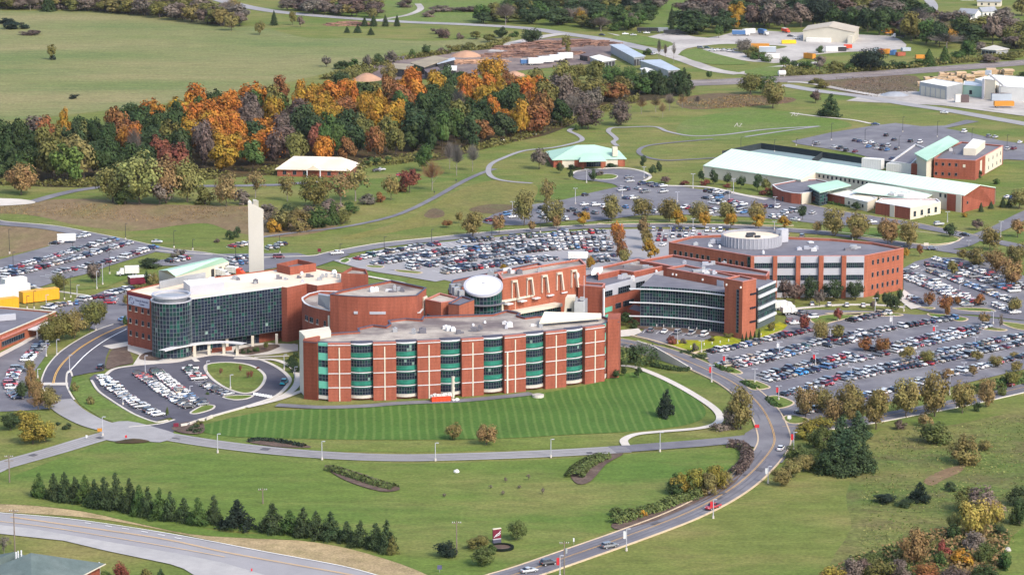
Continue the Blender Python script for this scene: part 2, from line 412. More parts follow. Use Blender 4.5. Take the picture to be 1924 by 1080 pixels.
sheet('rough_meadow', [(1620, 850), (1640, 815), (1700, 800), (1780, 800), (1930, 770), (1990, 780), (1990, 1100), (1600, 1100), (1560, 1060), (1600, 990), (1590, 930)], M['scrub'], Z1, 3)
sheet('reed_bed', [(1735, 905), (1750, 893), (1780, 880), (1812, 874), (1806, 886), (1775, 900), (1752, 912)], M['reed'], Z2, 3)
sheet('meadow', [(1868, 1090), (1880, 1040), (1905, 1005), (1960, 970), (1990, 980), (1990, 1100)], M['lawn'], Z2, 2)
# roads --------------------------------------------------------------
def road(name, pts, w, mat, z, n=8, kerbs=(), kmat='kerb', raw=False):
    c = pts if raw else catmull(PL(pts), n)
    z = lay(z)
    structure(MB().ribbon(c, w, z).build(name, M[mat]))
    for side in kerbs:
        structure(MB().ribbon(c, .45, 0.02, z + .13, off=side * (w / 2 + .2)).build('kerb', M[kmat]))
    return c
def wear(c, w, mat, z, seams=True):
    "tyre-darkened tracks and a tar seam along a road"
    z = lay(z)
    mb = MB()
    for o in (-.36, -.14, .14, .36): mb.ribbon(c, .55, z, off=o * w * .78)
    structure(mb.build('tyre_tracks', M[mat]))
def patches(c, w, n, seed, z):
    g = random.Random(seed); mb = MB()
    for k in range(n):
        i = g.randrange(2, len(c) - 2); a, b = c[i], c[i + 1]; o = g.uniform(-.38, .2) * w; L = math.dist(a, b)
        mb.bar(a, lerp2(a, b, min(1, g.uniform(1.5, 6) / max(L, .1))), o, o + g.uniform(.5, 2.2), z, z + .006 + k * .0004)
    structure(mb.build('road_patches', M['tarpatch']))
def lerp2(a, b, t): return (a[0] + (b[0] - a[0]) * t, a[1] + (b[1] - a[1]) * t)
def line(c, off=0.0, w=.22, mat='yline', z=Z5, dash=None):
    mb = MB(); z = lay(z + .1)
    if dash is None: mb.ribbon(c, w, z, off=off)
    else:
        acc, seg = 0.0, []
        for a, b in zip(c, c[1:]):
            L = math.dist(a, b); k = max(1, int(L / 1.0))
            for i in range(k):
                t = i / k; q = (a[0] + (b[0] - a[0]) * t, a[1] + (b[1] - a[1]) * t)
                if acc % (dash * 2) < dash: seg.append(q)
                elif seg:
                    if len(seg) > 1: mb.ribbon(seg, w, z, off=off)
                    seg = []
                acc += L / k
    if mb.v: structure(mb.build('road_marking', M[mat]))
sheet('highway', [(-420, 915), (-60, 956), (0, 963.5), (140, 976), (320, 1003), (500, 1037), (640, 1063), (720, 1084), (780, 1100), (1000, 1160), (1300, 1250), (1150, 1290), (700, 1170), (500, 1115), (365, 1080), (345, 1068), (320, 1060), (200, 1035), (120, 1016), (0, 1003), (-60, 998), (-420, 958)], M['asphalt_pale'], Z3)
sheet('highway_shoulder', [(-60, 980), (60, 994), (200, 1018), (330, 1040), (420, 1058), (500, 1082), (520, 1104), (420, 1110), (366, 1082), (345, 1069), (320, 1060.5), (200, 1035.5), (120, 1016.5), (0, 1003.5), (-60, 998.5)], M['shoulder'], Z4)
c = catmull(PL([(-60, 957.5), (0, 965), (140, 977.5), (320, 1004.5), (500, 1038.5), (640, 1064.5), (720, 1085.5)]), 6)
line(c, 0, .3, 'white')
c = catmull(PL([(20, 973), (100, 984), (300, 1013), (433, 1041), (640, 1078), (700, 1090)]), 6); line(c, .25, .2); line(c, -.25, .2)
c = catmull(PL([(-20, 979), (100, 993.5), (300, 1026), (423, 1048)]), 6); line(c, 0, .25)
c = catmull(PL([(160, 984), (260, 999), (360, 1018)]), 6); line(c, 0, .25, 'white', dash=3)
FD = road('front_drive', [(-420, 985), (-60, 896), (0, 876), (100, 848), (180, 824), (235, 812), (290, 817), (400, 834), (520, 848), (640, 857), (760, 860.5), (900, 857.5), (1040, 852), (1180, 844)], 8.4, 'roadgrey', Z3)
c = road('front_drive', [(1150, 845.5), (1240, 839), (1330, 832), (1400, 825), (1450, 818)], 8.2, 'asphalt', Z4)
road('ring_road', [(108, 752), (135, 775), (180, 797), (240, 812)], 9.2, 'roadgrey', Z4)
sheet('road_junction', [(196, 800), (240, 792), (300, 806), (330, 818), (300, 832), (250, 826), (215, 830), (190, 822)], M['roadgrey'], Z4 + .012, 3)
EN = road('entry_drive', [(790, 1150), (870, 1116), (930, 1092), (990, 1074), (1060, 1050), (1180, 1008), (1280, 970), (1350, 935), (1400, 900), (1437, 862), (1454, 835), (1452, 810), (1436, 775), (1410, 745), (1370, 716), (1310, 688), (1250, 664), (1190, 649), (1140, 640)], 9.6, 'asphalt', Z4 + .02, 8, (1, -1), 'tankerb')
wear(FD, 8.4, 'tyre1', Z4); patches(FD, 8.4, 7, 3, Z4 + .12); wear(EN, 9.6, 'tyre2', Z4 + .03); patches(EN, 9.6, 9, 5, Z4 + .2)
line(EN, .18, .12); line(EN, -.18, .12)
sheet('road_junction', [(1400, 815), (1425, 800), (1436, 770), (1452, 768), (1470, 785), (1495, 790), (1500, 806), (1490, 830), (1470, 870), (1440, 870), (1430, 845), (1400, 836)], M['asphalt'], Z4 + .035, 2)
c = road('east_road', [(1470, 803), (1540, 802), (1620, 791), (1700, 776), (1800, 757), (1924, 729), (1990, 713), (2400, 610)], 8.2, 'asphalt', Z3)
wear(c, 8.2, 'tyre2', Z3 + .02); line(c, 0, .2)
structure(MB().ribbon(c, .5, .02, .22, off=-4.3).build('kerb', M['kerb']))
c = road('loop_road', [(-420, 372), (-60, 412), (0, 420), (90, 428), (160, 441), (230, 455), (300, 470), (370, 478), (440, 488), (530, 487), (600, 484), (637, 476), (722, 461), (806, 452), (900, 442), (1015, 432.5), (1131, 425.5), (1265, 424), (1380, 427), (1450, 431), (1595, 443), (1680, 458), (1750, 466), (1800, 462), (1830, 448)], 8.6, 'asphalt', Z3, 8, (1,))
road('loop_road', [(1750, 466), (1800, 474), (1830, 480), (1880, 505), (1940, 540)], 8, 'asphalt', Z3)
road('north_drive', [(1830, 448), (1800, 440), (1740, 428), (1690, 418), (1620, 408), (1560, 398), (1470, 380), (1400, 370)], 8, 'asphalt', Z3, 8, (-1,), 'tankerb')
road('north_drive', [(1830, 448), (1880, 428), (1924, 405), (1990, 375)], 8, 'asphalt', Z3)
road('north_drive', [(1830, 448), (1880, 456), (1924, 466), (1990, 480)], 8, 'asphalt', Z3)
road('field_road', [(60, 380), (110, 366), (160, 356), (220, 350), (300, 350), (420, 350), (520, 348), (560, 345), (600, 342)], 6, 'asphalt', Z3)
sheet('gravel_pad', [(-50, 374), (20, 374), (55, 377), (66, 382), (30, 386), (-50, 388)], M['concrete'], Z3, 3)
road('crossing_road', [(560, 505), (600, 492), (640, 478)], 9, 'asphalt', Z4)
# far roads
road('highway', [(380, -10), (440, 8), (500, 20), (560, 27), (640, 34), (760, 42), (880, 47), (990, 54), (1060, 64), (1130, 74), (1190, 87), (1240, 98)], 13, 'roadgrey', Z3)
road('highway', [(1240, 98), (1290, 115), (1340, 132), (1390, 140)], 11, 'gravel', Z3)
road('highway', [(1390, 140), (1440, 130), (1500, 122), (1540, 118)], 9, 'gravel', Z3)
road('mill_road', [(1470, 160), (1540, 172), (1620, 182), (1700, 196), (1780, 208), (1860, 222), (1990, 246), (2400, 330)], 10, 'roadgrey', Z3)
road('mill_road', [(1480, 155), (1520, 157), (1600, 172), (1700, 188), (1830, 205), (1990, 226)], 6, 'gravel', Z4)
sheet('gravel_yard', [(1140, 62), (1200, 72), (1260, 62), (1330, 72), (1400, 58), (1500, 62), (1520, 58), (1620, 66), (1680, 70), (1700, 92), (1600, 98), (1530, 104), (1490, 116), (1440, 118), (1440, 98), (1480, 88), (1400, 84), (1350, 84), (1290, 92), (1270, 105), (1240, 98), (1260, 85), (1210, 80)], M['gravel'], Z2, 3)
sheet('gravel_yard', [(1310, 95), (1360, 93), (1430, 108), (1440, 118), (1380, 112)], M['gravel'], Z2, 2)
sheet('lawn', [(1280, 100), (1310, 92), (1345, 102), (1410, 120), (1340, 122), (1295, 112)], M['bright'], Z3, 3)
sheet('lawn', [(1150, 72), (1190, 66), (1260, 80), (1255, 88), (1200, 84)], M['bright'], Z3, 3)
sheet('lawn', [(1400, 133), (1470, 126), (1480, 140), (1420, 145)], M['bright'], Z3, 3)
sheet('log_yard', [(690, 128), (740, 108), (860, 98), (930, 92), (990, 78), (1060, 72), (1140, 78), (1150, 100), (1130, 118), (1060, 125), (960, 135), (860, 145), (760, 150), (700, 150)], M['dirt'], Z2, 3)
road('dirt_track', [(930, 98), (950, 86), (990, 76), (1030, 68), (1060, 64)], 10, 'gravel', Z3)
sheet('mill_yard', [(1590, 190), (1660, 176), (1720, 172), (1800, 180), (1990, 180), (1990, 222), (1860, 206), (1720, 196)], M['gravel'], Z2, 2)
sheet('rail_bed', [(1270, 152), (1340, 150), (1420, 146), (1560, 140), (1700, 130), (1840, 120), (1990, 108), (1990, 118), (1840, 130), (1700, 141), (1560, 151), (1420, 158), (1280, 163)], M['ballast'], Z2)
for off in (0, 3.5):
    c = catmull(PL([(1270, 157), (1420, 152), (1560, 145), (1700, 135), (1840, 125), (1990, 113)]), 5)
    structure(MB().ribbon(c, .5, Z2 + .02, Z2 + .2, off=off - .8).ribbon(c, .5, Z2 + .02, Z2 + .2, off=off + .8).build('railway_track', M['rail']))
road('farm_track', [(700, 40), (740, 34), (770, 28), (790, 18), (785, 8)], 5, 'gravel', Z3)
road('estate_road', [(1735, -10), (1752, 10), (1748, 26), (1738, 40)], 8, 'roadgrey', Z3)
# footpaths
for pts, w, m in [([(480, 448), (560, 437), (640, 428), (720, 412), (770, 395), (820, 370), (870, 342), (905, 326), (930, 318)], 3.0, 'asphalt'),
          ([(1000, 345), (960, 342), (930, 336), (918, 325), (922, 310), (945, 298), (985, 284), (1040, 278), (1085, 268), (1094, 262), (1085, 254), (1070, 247), (1075, 242)], 2.6, 'asphalt_pale'),
          ([(1160, 275), (1152, 268), (1158, 262), (1150, 254), (1143, 247), (1150, 241), (1175, 240), (1230, 239), (1255, 248), (1300, 256), (1360, 254), (1440, 244), (1540, 238)], 2.6, 'asphalt_pale'),
          ([(1485, 213), (1540, 220), (1600, 226), (1636, 233)], 2.4, 'concrete'),
          ([(1370, 296), (1300, 300), (1250, 302), (1215, 296), (1200, 286), (1215, 275), (1270, 268), (1340, 262)], 2.4, 'asphalt'),
          ([(1540, 238), (1480, 246), (1400, 258)], 2.2, 'asphalt_pale')]:
    road('footpath', pts, w, m, Z3)
road('footpath', [(1165, 688), (1190, 690), (1220, 700), (1260, 718), (1300, 740), (1338, 765), (1353, 783), (1345, 797), (1310, 806), (1240, 812), (1195, 817), (1173, 827), (1176, 838)], 2.6, 'concrete', Z4)
road('service_path', [(520, 762), (600, 766), (680, 764), (760, 758), (860, 754), (960, 745), (1000, 740)], 4.4, 'asphalt', Z4)
road('footpath', [(462, 766), (520, 752), (560, 738), (580, 733)], 2.6, 'concrete', Z4)
road('footpath', [(440, 674), (480, 676), (520, 678), (552, 693), (560, 715), (548, 735), (518, 752)], 2.4, 'concrete', Z4 + .03)
road('footpath', [(1440, 376), (1390, 366), (1330, 353), (1256, 350)], 3, 'concrete', Z4)
# car parks
sheet('ring_road', [(78, 721), (82, 703), (92, 685), (112, 663), (144, 641), (180, 622), (213, 610), (245, 598), (262, 600), (255, 640), (238, 645), (208, 652), (199, 672), (196, 697), (165, 702), (136, 708), (133, 721), (130, 735), (140, 752), (106, 757), (88, 740)], M['asphalt_new'], Z3)
c = catmull(PL([(100, 722), (106, 702), (122, 680), (150, 656), (185, 635), (215, 621), (245, 610)]), 6); line(c, .2, .25); line(c, -.25, .25)
c = catmull(PL([(128, 703), (140, 690), (165, 665), (200, 640), (238, 620)]), 6); line(c, 0, .4, 'white')
structure(MB().ribbon(catmull(PL([(106, 757), (88, 740), (78, 721), (82, 703), (92, 685), (112, 663), (144, 641), (180, 622), (213, 610)]), 6), .5, .02, .28).build('kerb', M['kerb']))
structure(MB().ribbon(catmull(PL([(140, 752), (131, 738), (125, 722), (126, 703), (132, 697), (136, 708)]), 6), .6, .02, .3).build('kerb', M['kerb']))
sheet('crosswalk', [(78, 720), (128, 720), (128, 725), (78, 725)], M['concrete'], Z4)
sheet('concrete_apron', [(193, 651), (240, 643), (246, 650), (209, 657)], M['concrete'], Z4)
DO = [(168, 711), (178, 704), (198, 706), (212, 695), (240, 689), (290, 684), (330, 681), (360, 675), (400, 668), (440, 670), (480, 674), (516, 688), (538, 704), (543, 720), (520, 744), (470, 762), (417, 777), (374, 790), (335, 803), (320, 818), (245, 804), (300, 797), (328, 789), (320, 785), (292, 792), (262, 781), (240, 771), (210, 752), (185, 735)]
sheet('drop_off_lot', DO, M['asphalt_new'], Z2 + .03, 0)
structure(MB().ribbon(catmull(PL([(198, 706), (212, 695), (240, 689), (290, 684), (330, 681), (354, 676), (400, 668), (440, 670), (480, 674), (516, 688), (540, 706), (543, 720), (520, 744), (470, 762), (417, 777), (374, 790), (345, 800)]), 5), 1.3, .02, .3).build('kerb', M['concrete']))
structure(MB().ribbon(catmull(PL([(242, 803), (275, 800), (305, 796), (328, 789)]), 5), .8, .02, .28).build('kerb', M['concrete']))
structure(MB().ribbon(catmull(PL([(172, 715), (185, 735), (210, 753), (240, 772), (262, 783), (292, 793), (315, 790)]), 5), .8, .02, .28).build('kerb', M['concrete']))
def island(pts, mat='lawn', kerb='kerb', smooth=5, top=.3, kw=.5, name='lawn_island'):
    poly = PL(pts)
    if smooth: poly = catmull(poly, smooth, True)
    structure(MB().prism(poly, .02, top).build(name, M[mat]))
    structure(MB().ribbon(poly + [poly[0]], kw, .03, top + .05).build('kerb', M[kerb]))
island([(386, 688), (417, 682), (454, 684), (479, 691), (497, 706), (494, 722), (479, 736), (460, 740), (440, 736), (417, 726), (394, 708)], kw=1.0, kerb='concrete')
structure(MB().ribbon(catmull(PL([(395, 682), (383, 690), (388, 706), (410, 726), (436, 741), (458, 745), (480, 740)]), 5), 2.2, .03, .22).build('footpath', M['concrete']))
island([(419, 747), (440, 744), (474, 744), (464, 750), (440, 752)], kw=.6, kerb='concrete')
island([(358, 776), (382, 763), (402, 763), (398, 770), (370, 778)], kw=.6, kerb='concrete')
sheet('green_bank', [(130, 724), (165, 714), (180, 737), (205, 754), (240, 774), (262, 784), (292, 795), (255, 802), (238, 801), (190, 786), (150, 760), (138, 742)], M['bright'], Z2)
sheet('planting_bed', [(200, 694), (203, 672), (212, 657), (236, 650), (245, 665), (250, 682), (225, 688)], M['mulch'], Z3, 3)
sheet('plaza', [(250, 686), (262, 668), (240, 660), (240, 650), (300, 655), (420, 650), (500, 645), (560, 648), (560, 660), (500, 668), (440, 671), (400, 668), (330, 681), (300, 684)], M['concrete'], Z3)
sheet('planting_bed', [(262, 676), (272, 664), (300, 662), (312, 668), (298, 678)], M['mulch'], Z4, 3)
sheet('planting_bed', [(440, 662), (470, 652), (520, 648), (520, 658), (470, 668)], M['mulch'], Z4, 3)
road('footpath', [(480, 668), (510, 662), (535, 652), (556, 648)], 2.2, 'concrete', Z4 + .02)
road('footpath', [(478, 672), (520, 671), (543, 670)], 1.6, 'concrete', Z4 + .02)
sheet('crosswalk', [(354, 671), (362, 670), (376, 680), (366, 681)], M['concrete'], Z4)
mb = MB()
for i in range(7):
    a = P(478 + i * 5.2, 742 + i * .9); mb.box(a, .8, 3.6, Z4 + .2, Z4 + .26, .1)
structure(mb.build('crosswalk', M['white']))
sheet('west_car_park', [(-50, 700), (0, 671), (40, 650), (75, 628), (92, 648), (85, 670), (64, 700), (58, 722), (62, 748), (80, 756), (112, 760), (100, 768), (60, 771), (0, 774), (-50, 778)], M['asphalt'], Z2)
sheet('west_car_park', [(80, 590), (110, 575), (160, 562), (200, 545), (245, 536), (250, 600), (213, 609), (180, 621), (150, 610), (110, 605)], M['asphalt'], Z2)
sheet('mulch_bed', [(50, 752), (85, 748), (110, 757), (90, 763), (62, 762)], M['mulch'], Z3, 3)
sheet('footpath', [(-40, 695), (0, 664), (40, 644), (72, 624), (76, 630), (42, 650), (0, 672), (-40, 700)], M['concrete'], Z3)
sheet('northwest_car_park', [(-50, 512), (0, 488), (90, 464), (110, 454), (160, 446), (200, 448), (251, 455), (300, 468), (292, 474), (206, 500), (160, 516), (120, 525), (72, 541), (-50, 560)], M['asphalt'], Z2)
sheet('ems_yard', [(300, 470), (400, 478), (560, 476), (600, 487), (540, 500), (480, 510), (420, 515), (340, 500), (270, 500), (290, 490), (385, 480)], M['asphalt'], Z2)
sheet('lawn', [(110, 538), (170, 517), (210, 501), (292, 475), (380, 479), (340, 486), (300, 490), (270, 505), (235, 525), (200, 540), (150, 545)], M['lawn'], Z1)
structure(MB().ribbon(catmull(PL([(292, 471), (340, 475), (400, 479)]), 4), 1.0, .03, .25).build('kerb', M['concrete']))
structure(MB().ribbon(catmull(PL([(60, 540), (110, 548), (165, 556)]), 4), 1.2, .03, .3).build('kerb', M['concrete']))
sheet('staff_car_park', [(640, 496), (655, 486), (720, 469), (806, 458), (900, 449), (1015, 439), (1131, 432), (1200, 431), (1330, 432), (1450, 437), (1480, 452), (1300, 500), (1150, 520), (900, 540), (800, 520), (740, 508)], M['asphalt_pale'], Z2)
island([(638, 492), (650, 486), (658, 490), (648, 495)], smooth=3)
island([(745, 508), (790, 512), (785, 515), (750, 512)], smooth=3, kerb='tankerb')
island([(690, 500), (720, 501), (715, 504), (694, 503)], smooth=3, kerb='tankerb')
road('service_road', [(637, 488), (700, 506), (760, 516), (830, 528)], 7, 'asphalt_pale', Z3)
sheet('lawn', [(655, 503), (700, 513), (770, 524), (760, 532), (690, 520), (650, 512)], M['bright'], Z3)
road('footpath', [(690, 520), (760, 533)], 2, 'concrete', Z4)
sheet('north_car_park', [(903, 418), (925, 404), (960, 394), (1000, 385), (1060, 376), (1110, 363), (1170, 350), (1180, 342), (1240, 346), (1320, 357), (1430, 370), (1480, 380), (1560, 394), (1640, 406), (1690, 420), (1620, 424), (1560, 424), (1480, 414), (1400, 408), (1290, 404), (1200, 405), (1150, 412), (1100, 418), (1080, 414), (980, 424), (930, 424)], M['asphalt'], Z2)
sheet('north_car_park', [(1075, 330), (1085, 323), (1120, 319), (1170, 318), (1205, 324), (1218, 332), (1205, 340), (1190, 346), (1165, 352), (1150, 346), (1110, 340), (1085, 338)], M['asphalt'], Z2 + .015, 3)
island([(1112, 333), (1140, 328), (1160, 331), (1152, 337), (1122, 338)], smooth=3)
structure(MB().ribbon(catmull(PL([(1072, 330), (1085, 322), (1120, 318), (1170, 316), (1208, 323), (1222, 333), (1206, 342)]), 5), 1.6, .03, .25).build('kerb', M['concrete']))
island([(1130, 422), (1150, 418), (1250, 416), (1330, 417), (1400, 417), (1460, 420), (1490, 425), (1400, 423), (1250, 421)], smooth=3, kerb='tankerb')
island([(1565, 438), (1600, 426), (1680, 432), (1760, 440), (1800, 448), (1795, 455), (1740, 460), (1640, 448)], smooth=3, kerb='tankerb')
sheet('tennis_car_park', [(1487, 266), (1560, 250), (1640, 237), (1683, 232), (1730, 238), (1775, 237), (1815, 226), (1840, 229), (1775, 242), (1822, 250), (1880, 265), (1990, 280), (1990, 306), (1890, 300), (1860, 310), (1760, 306), (1674, 306), (1600, 288), (1540, 278), (1497, 271)], M['asphalt'], Z2)
sheet('east_car_park', [(1697, 505), (1720, 492), (1752, 484), (1800, 485), (1850, 500), (1924, 528), (1990, 560), (1990, 610), (1900, 600), (1830, 592), (1760, 590), (1720, 580), (1698, 560)], M['asphalt'], Z2)
sheet('south_car_park', [(1325, 672), (1330, 662), (1400, 645), (1440, 632), (1475, 618), (1480, 600), (1470, 585), (1500, 582), (1640, 585), (1720, 592), (1800, 592), (1924, 604), (1990, 612), (1990, 680), (1924, 694), (1800, 724), (1700, 748), (1600, 774), (1520, 790), (1480, 786), (1440, 752), (1405, 728), (1370, 712), (1345, 697)], M['asphalt'], Z2)
sheet('patient_car_park', [(1195, 632), (1212, 618), (1260, 620), (1332, 628), (1338, 636), (1290, 646), (1240, 648)], M['asphalt'], Z2)
for pts in ([(1344, 684), (1356, 683), (1390, 698), (1392, 703), (1372, 702), (1352, 694)], [(1398, 717), (1418, 716), (1445, 727), (1440, 731), (1412, 733)], [(1442, 748), (1460, 745), (1490, 756), (1485, 763), (1462, 768), (1448, 758)],
            [(1472, 785), (1490, 781), (1520, 790), (1500, 797), (1480, 795)], [(1522, 600), (1560, 592), (1620, 590), (1600, 597), (1560, 607), (1540, 612)], [(1745, 590), (1790, 594), (1818, 600), (1805, 605), (1780, 600), (1752, 596)],
            [(1550, 590), (1650, 588), (1695, 592), (1680, 595), (1640, 594)], [(1845, 615), (1890, 620), (1880, 623), (1850, 620)], [(1880, 606), (1930, 612), (1940, 622), (1905, 618)], [(1728, 578), (1755, 579), (1750, 582)], [(1790, 580), (1845, 580), (1870, 586), (1820, 585)]):
    island(pts, smooth=4, kerb='tankerb', kw=.6)
sheet('ground_cover', [(1250, 650), (1262, 640), (1330, 640), (1345, 632), (1375, 634), (1400, 643), (1380, 652), (1330, 660), (1300, 662)], M['acid'], Z3, 0)
sheet('ground_cover', [(1424, 636), (1432, 620), (1465, 606), (1480, 612), (1470, 622), (1430, 637)], M['acid'], Z3, 0)
sheet('mulch_bed', [(1196, 612), (1290, 612), (1362, 624), (1362, 634), (1250, 622), (1200, 618)], M['mulch'], Z2)
structure(MB().ribbon(catmull(PL([(1186, 632), (1230, 642), (1300, 664), (1330, 676)]), 4), 1.0, .03, .5).build('kerb', M['tankerb']))
structure(MB().ribbon(catmull(PL([(1300, 664), (1340, 655), (1400, 646), (1425, 638), (1470, 622)]), 4), .8, .03, .3).build('kerb', M['tankerb']))
sheet('plaza', [(1160, 622), (1200, 618), (1206, 625), (1190, 632), (1160, 634)], M['concrete'], Z3)
sheet('plaza', [(1698, 545), (1720, 560), (1732, 578), (1712, 582), (1690, 565)], M['concrete'], Z3)
structure(MB().ribbon(catmull(PL([(1480, 582), (1560, 574), (1640, 573), (1700, 578)]), 4), 2.5, .03, .2).build('footpath', M['concrete']))
# planting beds on the front lawns
sheet('planting_bed', [(610, 876), (630, 876), (690, 894), (745, 914), (748, 922), (715, 924), (660, 908), (625, 890)], M['mulch'], Z3, 3)
sheet('planting_bed', [(1072, 892), (1090, 872), (1120, 858), (1172, 853), (1140, 872), (1110, 905), (1085, 910)], M['mulch'], Z3, 3)
sheet('planting_bed', [(1150, 985), (1200, 972), (1270, 948), (1320, 935), (1380, 895), (1398, 850), (1412, 850), (1402, 880), (1370, 918), (1310, 948), (1230, 980), (1165, 996)], M['mulch'], Z3, 3)
sheet('planting_bed', [(462, 830), (500, 825), (570, 836), (582, 842), (520, 840)], M['mulch'], Z3, 3)
sheet('planting_bed', [(322, 806), (340, 796), (375, 792), (385, 805), (378, 815), (345, 815)], M['mulch'], Z3, 3)
sheet('planting_bed', [(215, 832), (250, 825), (282, 830), (250, 834)], M['litter'], Z3, 3)
mb = MB()
for ax, ay in ((1380, 239), (1487, 219)):
    for k, (dx0, dy0, dx1, dy1) in enumerate(((0, 0, 5, -7), (5, -7, 7, 0), (2, -3, 6, -3), (9, -6, 14, -6), (14, -6, 9, 0), (9, 0, 15, 0))):
        a, b = xy(P(ax + dx0, ay + dy0)), xy(P(ax + dx1, ay + dy1)); mb.bar(a, b, -.12, .12, .2, .23 + k * .002)
structure(mb.build('field_marking', M['kerb']))
# ---------------------------------------------------------------- building helpers
def bld(name, label, cat, px, py, group=None):
    g = P(px, py); return thing(name, label, cat, (g.x, g.y, 0), group)
def block(root, poly, z0, z1, wall='brick', roof='gravroof', par=.8, cop=None, th=.4, wname='wall', rname='roof', bottom=False):
    poly = ccw(poly); n = len(poly); inn = inset(poly, th)
    mb = MB().prism(poly, z0, z1, top=False, bottom=bottom)
    f = [(i, (i + 1) % n, n + (i + 1) % n, n + i) for i in range(n)]
    mb.add([(x, y, z1) for x, y in poly] + [(x, y, z1) for x, y in inn], f)
    mb.add([(x, y, z1) for x, y in inn] + [(x, y, z1 - par) for x, y in inn], f)
    w = mb.build(wname, M[wall], root)
    r = MB().flat(inn, z1 - par).build(rname, M[roof], root)
    if cop:
        o2 = inset(poly, -.12); i2 = inset(poly, th + .1); c = MB()
        c.add([(x, y, z1 + .02) for x, y in o2] + [(x, y, z1 + .22) for x, y in o2], f)
        c.add([(x, y, z1 + .22) for x, y in o2] + [(x, y, z1 + .22) for x, y in i2], f)
        c.add([(x, y, z1 + .22) for x, y in i2] + [(x, y, z1 + .02) for x, y in i2], f)
        c.build('coping', M[cop], root)
    return w
def lerp(a, b, t): return (a[0] + (b[0] - a[0]) * t, a[1] + (b[1] - a[1]) * t)
def window(root, a, b, u, w, z0, z1, name='window', nx=1, nz=1, frame='mull', sill=None, pane='pane', depth=.12):
    "one window on the wall a-b: u metres from a to its left jamb, w wide; frame and bars round a sunk pane"
    L = math.dist(a, b); p, q = lerp(a, b, u / L), lerp(a, b, (u + w) / L)
    mb = MB().bar(p, q, .0, .05, z0, z1)
    o = mb.build(name, M[pane], root)
    fb = MB(); t = .09
    fb.bar(p, q, 0, depth, z0 - t, z0); fb.bar(p, q, 0, depth, z1, z1 + t)
    for k in range(nx + 1):
        c = lerp(p, q, k / nx); d = t / 2 / w
        fb.bar(lerp(p, q, k / nx - d), lerp(p, q, k / nx + d), 0, depth, z0 + .001, z1 - .001)
    for k in range(1, nz):
        z = z0 + (z1 - z0) * k / nz; fb.bar(p, q, .051, depth - .02, z - t / 2, z + t / 2)
    fb.build('frame', M[frame], o)
    if sill:
        s0, s1 = lerp(a, b, (u - .15) / L), lerp(a, b, (u + w + .15) / L)
        MB().bar(s0, s1, 0, .22, z0 - t - .22, z0 - t - .002).build('sill', M[sill], o)
    return o
def windows(root, a, b, rows, cols, w, h, **k):
    L = math.dist(a, b)
    for z in rows:
        for u in cols: window(root, a, b, u * L - w / 2, w, z, z + h, **k)
def curtain(root, pts, z0, z1, nx, nz, name='curtain_wall', bars='mull', bw=.16, off=.0, pal=('gl1', 'gl1', 'gl2', 'gl3'), wts=(5, 3, 3, 1), vbw=None, seed=1):
    "glazed wall along a polyline: individual panes in a few glass tones, with a grid of mullions proud of it"
    r = random.Random(seed); g = MB(); m = MB(); vbw = vbw or bw
    tot = sum(math.dist(a, b) for a, b in zip(pts, pts[1:])); cuts = []
    for a, b in zip(pts, pts[1:]):
        k = max(1, round(nx * math.dist(a, b) / tot))
        cuts += [lerp(a, b, i / k) for i in range(k)]
    cuts.append(pts[-1])
    for i, (a, b) in enumerate(zip(cuts, cuts[1:])):
        d = Vector((b[0] - a[0], b[1] - a[1])).normalized(); n = Vector((d.y, -d.x)) * off
        a2, b2 = (a[0] + n.x, a[1] + n.y), (b[0] + n.x, b[1] + n.y)
        for j in range(nz):
            za, zb = z0 + (z1 - z0) * j / nz, z0 + (z1 - z0) * (j + 1) / nz
            g.add([(*a2, za), (*b2, za), (*b2, zb), (*a2, zb)], [(0, 1, 2, 3)], r.choices(range(len(pal)), wts)[0])
        for j in range(nz + 1):
            z = z0 + (z1 - z0) * j / nz; m.bar(a2, b2, -.02, .09, z - bw / 2, z + bw / 2)
        m.bar(lerp(a2, b2, 0), lerp(a2, b2, vbw / math.dist(a2, b2)), -.02, .13, z0 - .05, z1 + .05)
    o = g.build(name, [M[x] for x in pal], root)
    m.build('mullions', M[bars], o)
    return o
def wallslab(root, a, b, z0, z1, mat, name='wall_panel', n0=0, n1=.15):
    return MB().bar(a, b, n0, n1, z0, z1).build(name, M[mat], root)
def hip(root, c00, c10, c11, c01, ze, zr, mat, over=.6, ridge=.35, name='roof'):
    "hip roof over four ground corners (front-left, front-right, back-right, back-left)"
    q = inset(ccw([c00, c10, c11, c01]), -over)
    if area([c00, c10, c11, c01]) < 0: q = q[::-1]
    fl, fr, br, bl = q
    ml, mr = lerp(fl, bl, .5), lerp(fr, br, .5)
    r0, r1 = lerp(ml, mr, ridge), lerp(ml, mr, 1 - ridge)
    v = [(*fl, ze), (*fr, ze), (*br, ze), (*bl, ze), (*r0, zr), (*r1, zr), (*fl, ze - .3), (*fr, ze - .3), (*br, ze - .3), (*bl, ze - .3)]
    f = [(0, 1, 5, 4), (1, 2, 5), (2, 3, 4, 5), (3, 0, 4), (6, 7, 1, 0), (7, 8, 2, 1), (8, 9, 3, 2), (9, 6, 0, 3), (9, 8, 7, 6)]
    return MB().add(v, f).build(name, M[mat], root)
def roofgear(root, items, mat='whitemetal', name='roof_vent'):
    for px, py, z, s, h in items:
        p = P(px, py, z)
        mb = MB().box(p, s, s, z, z + h * .6, .3); mb.tube([(p.x, p.y, z + h * .6), (p.x, p.y, z + h)], [s * .62, s * .3], 8)
        mb.build(name, M[mat], root)

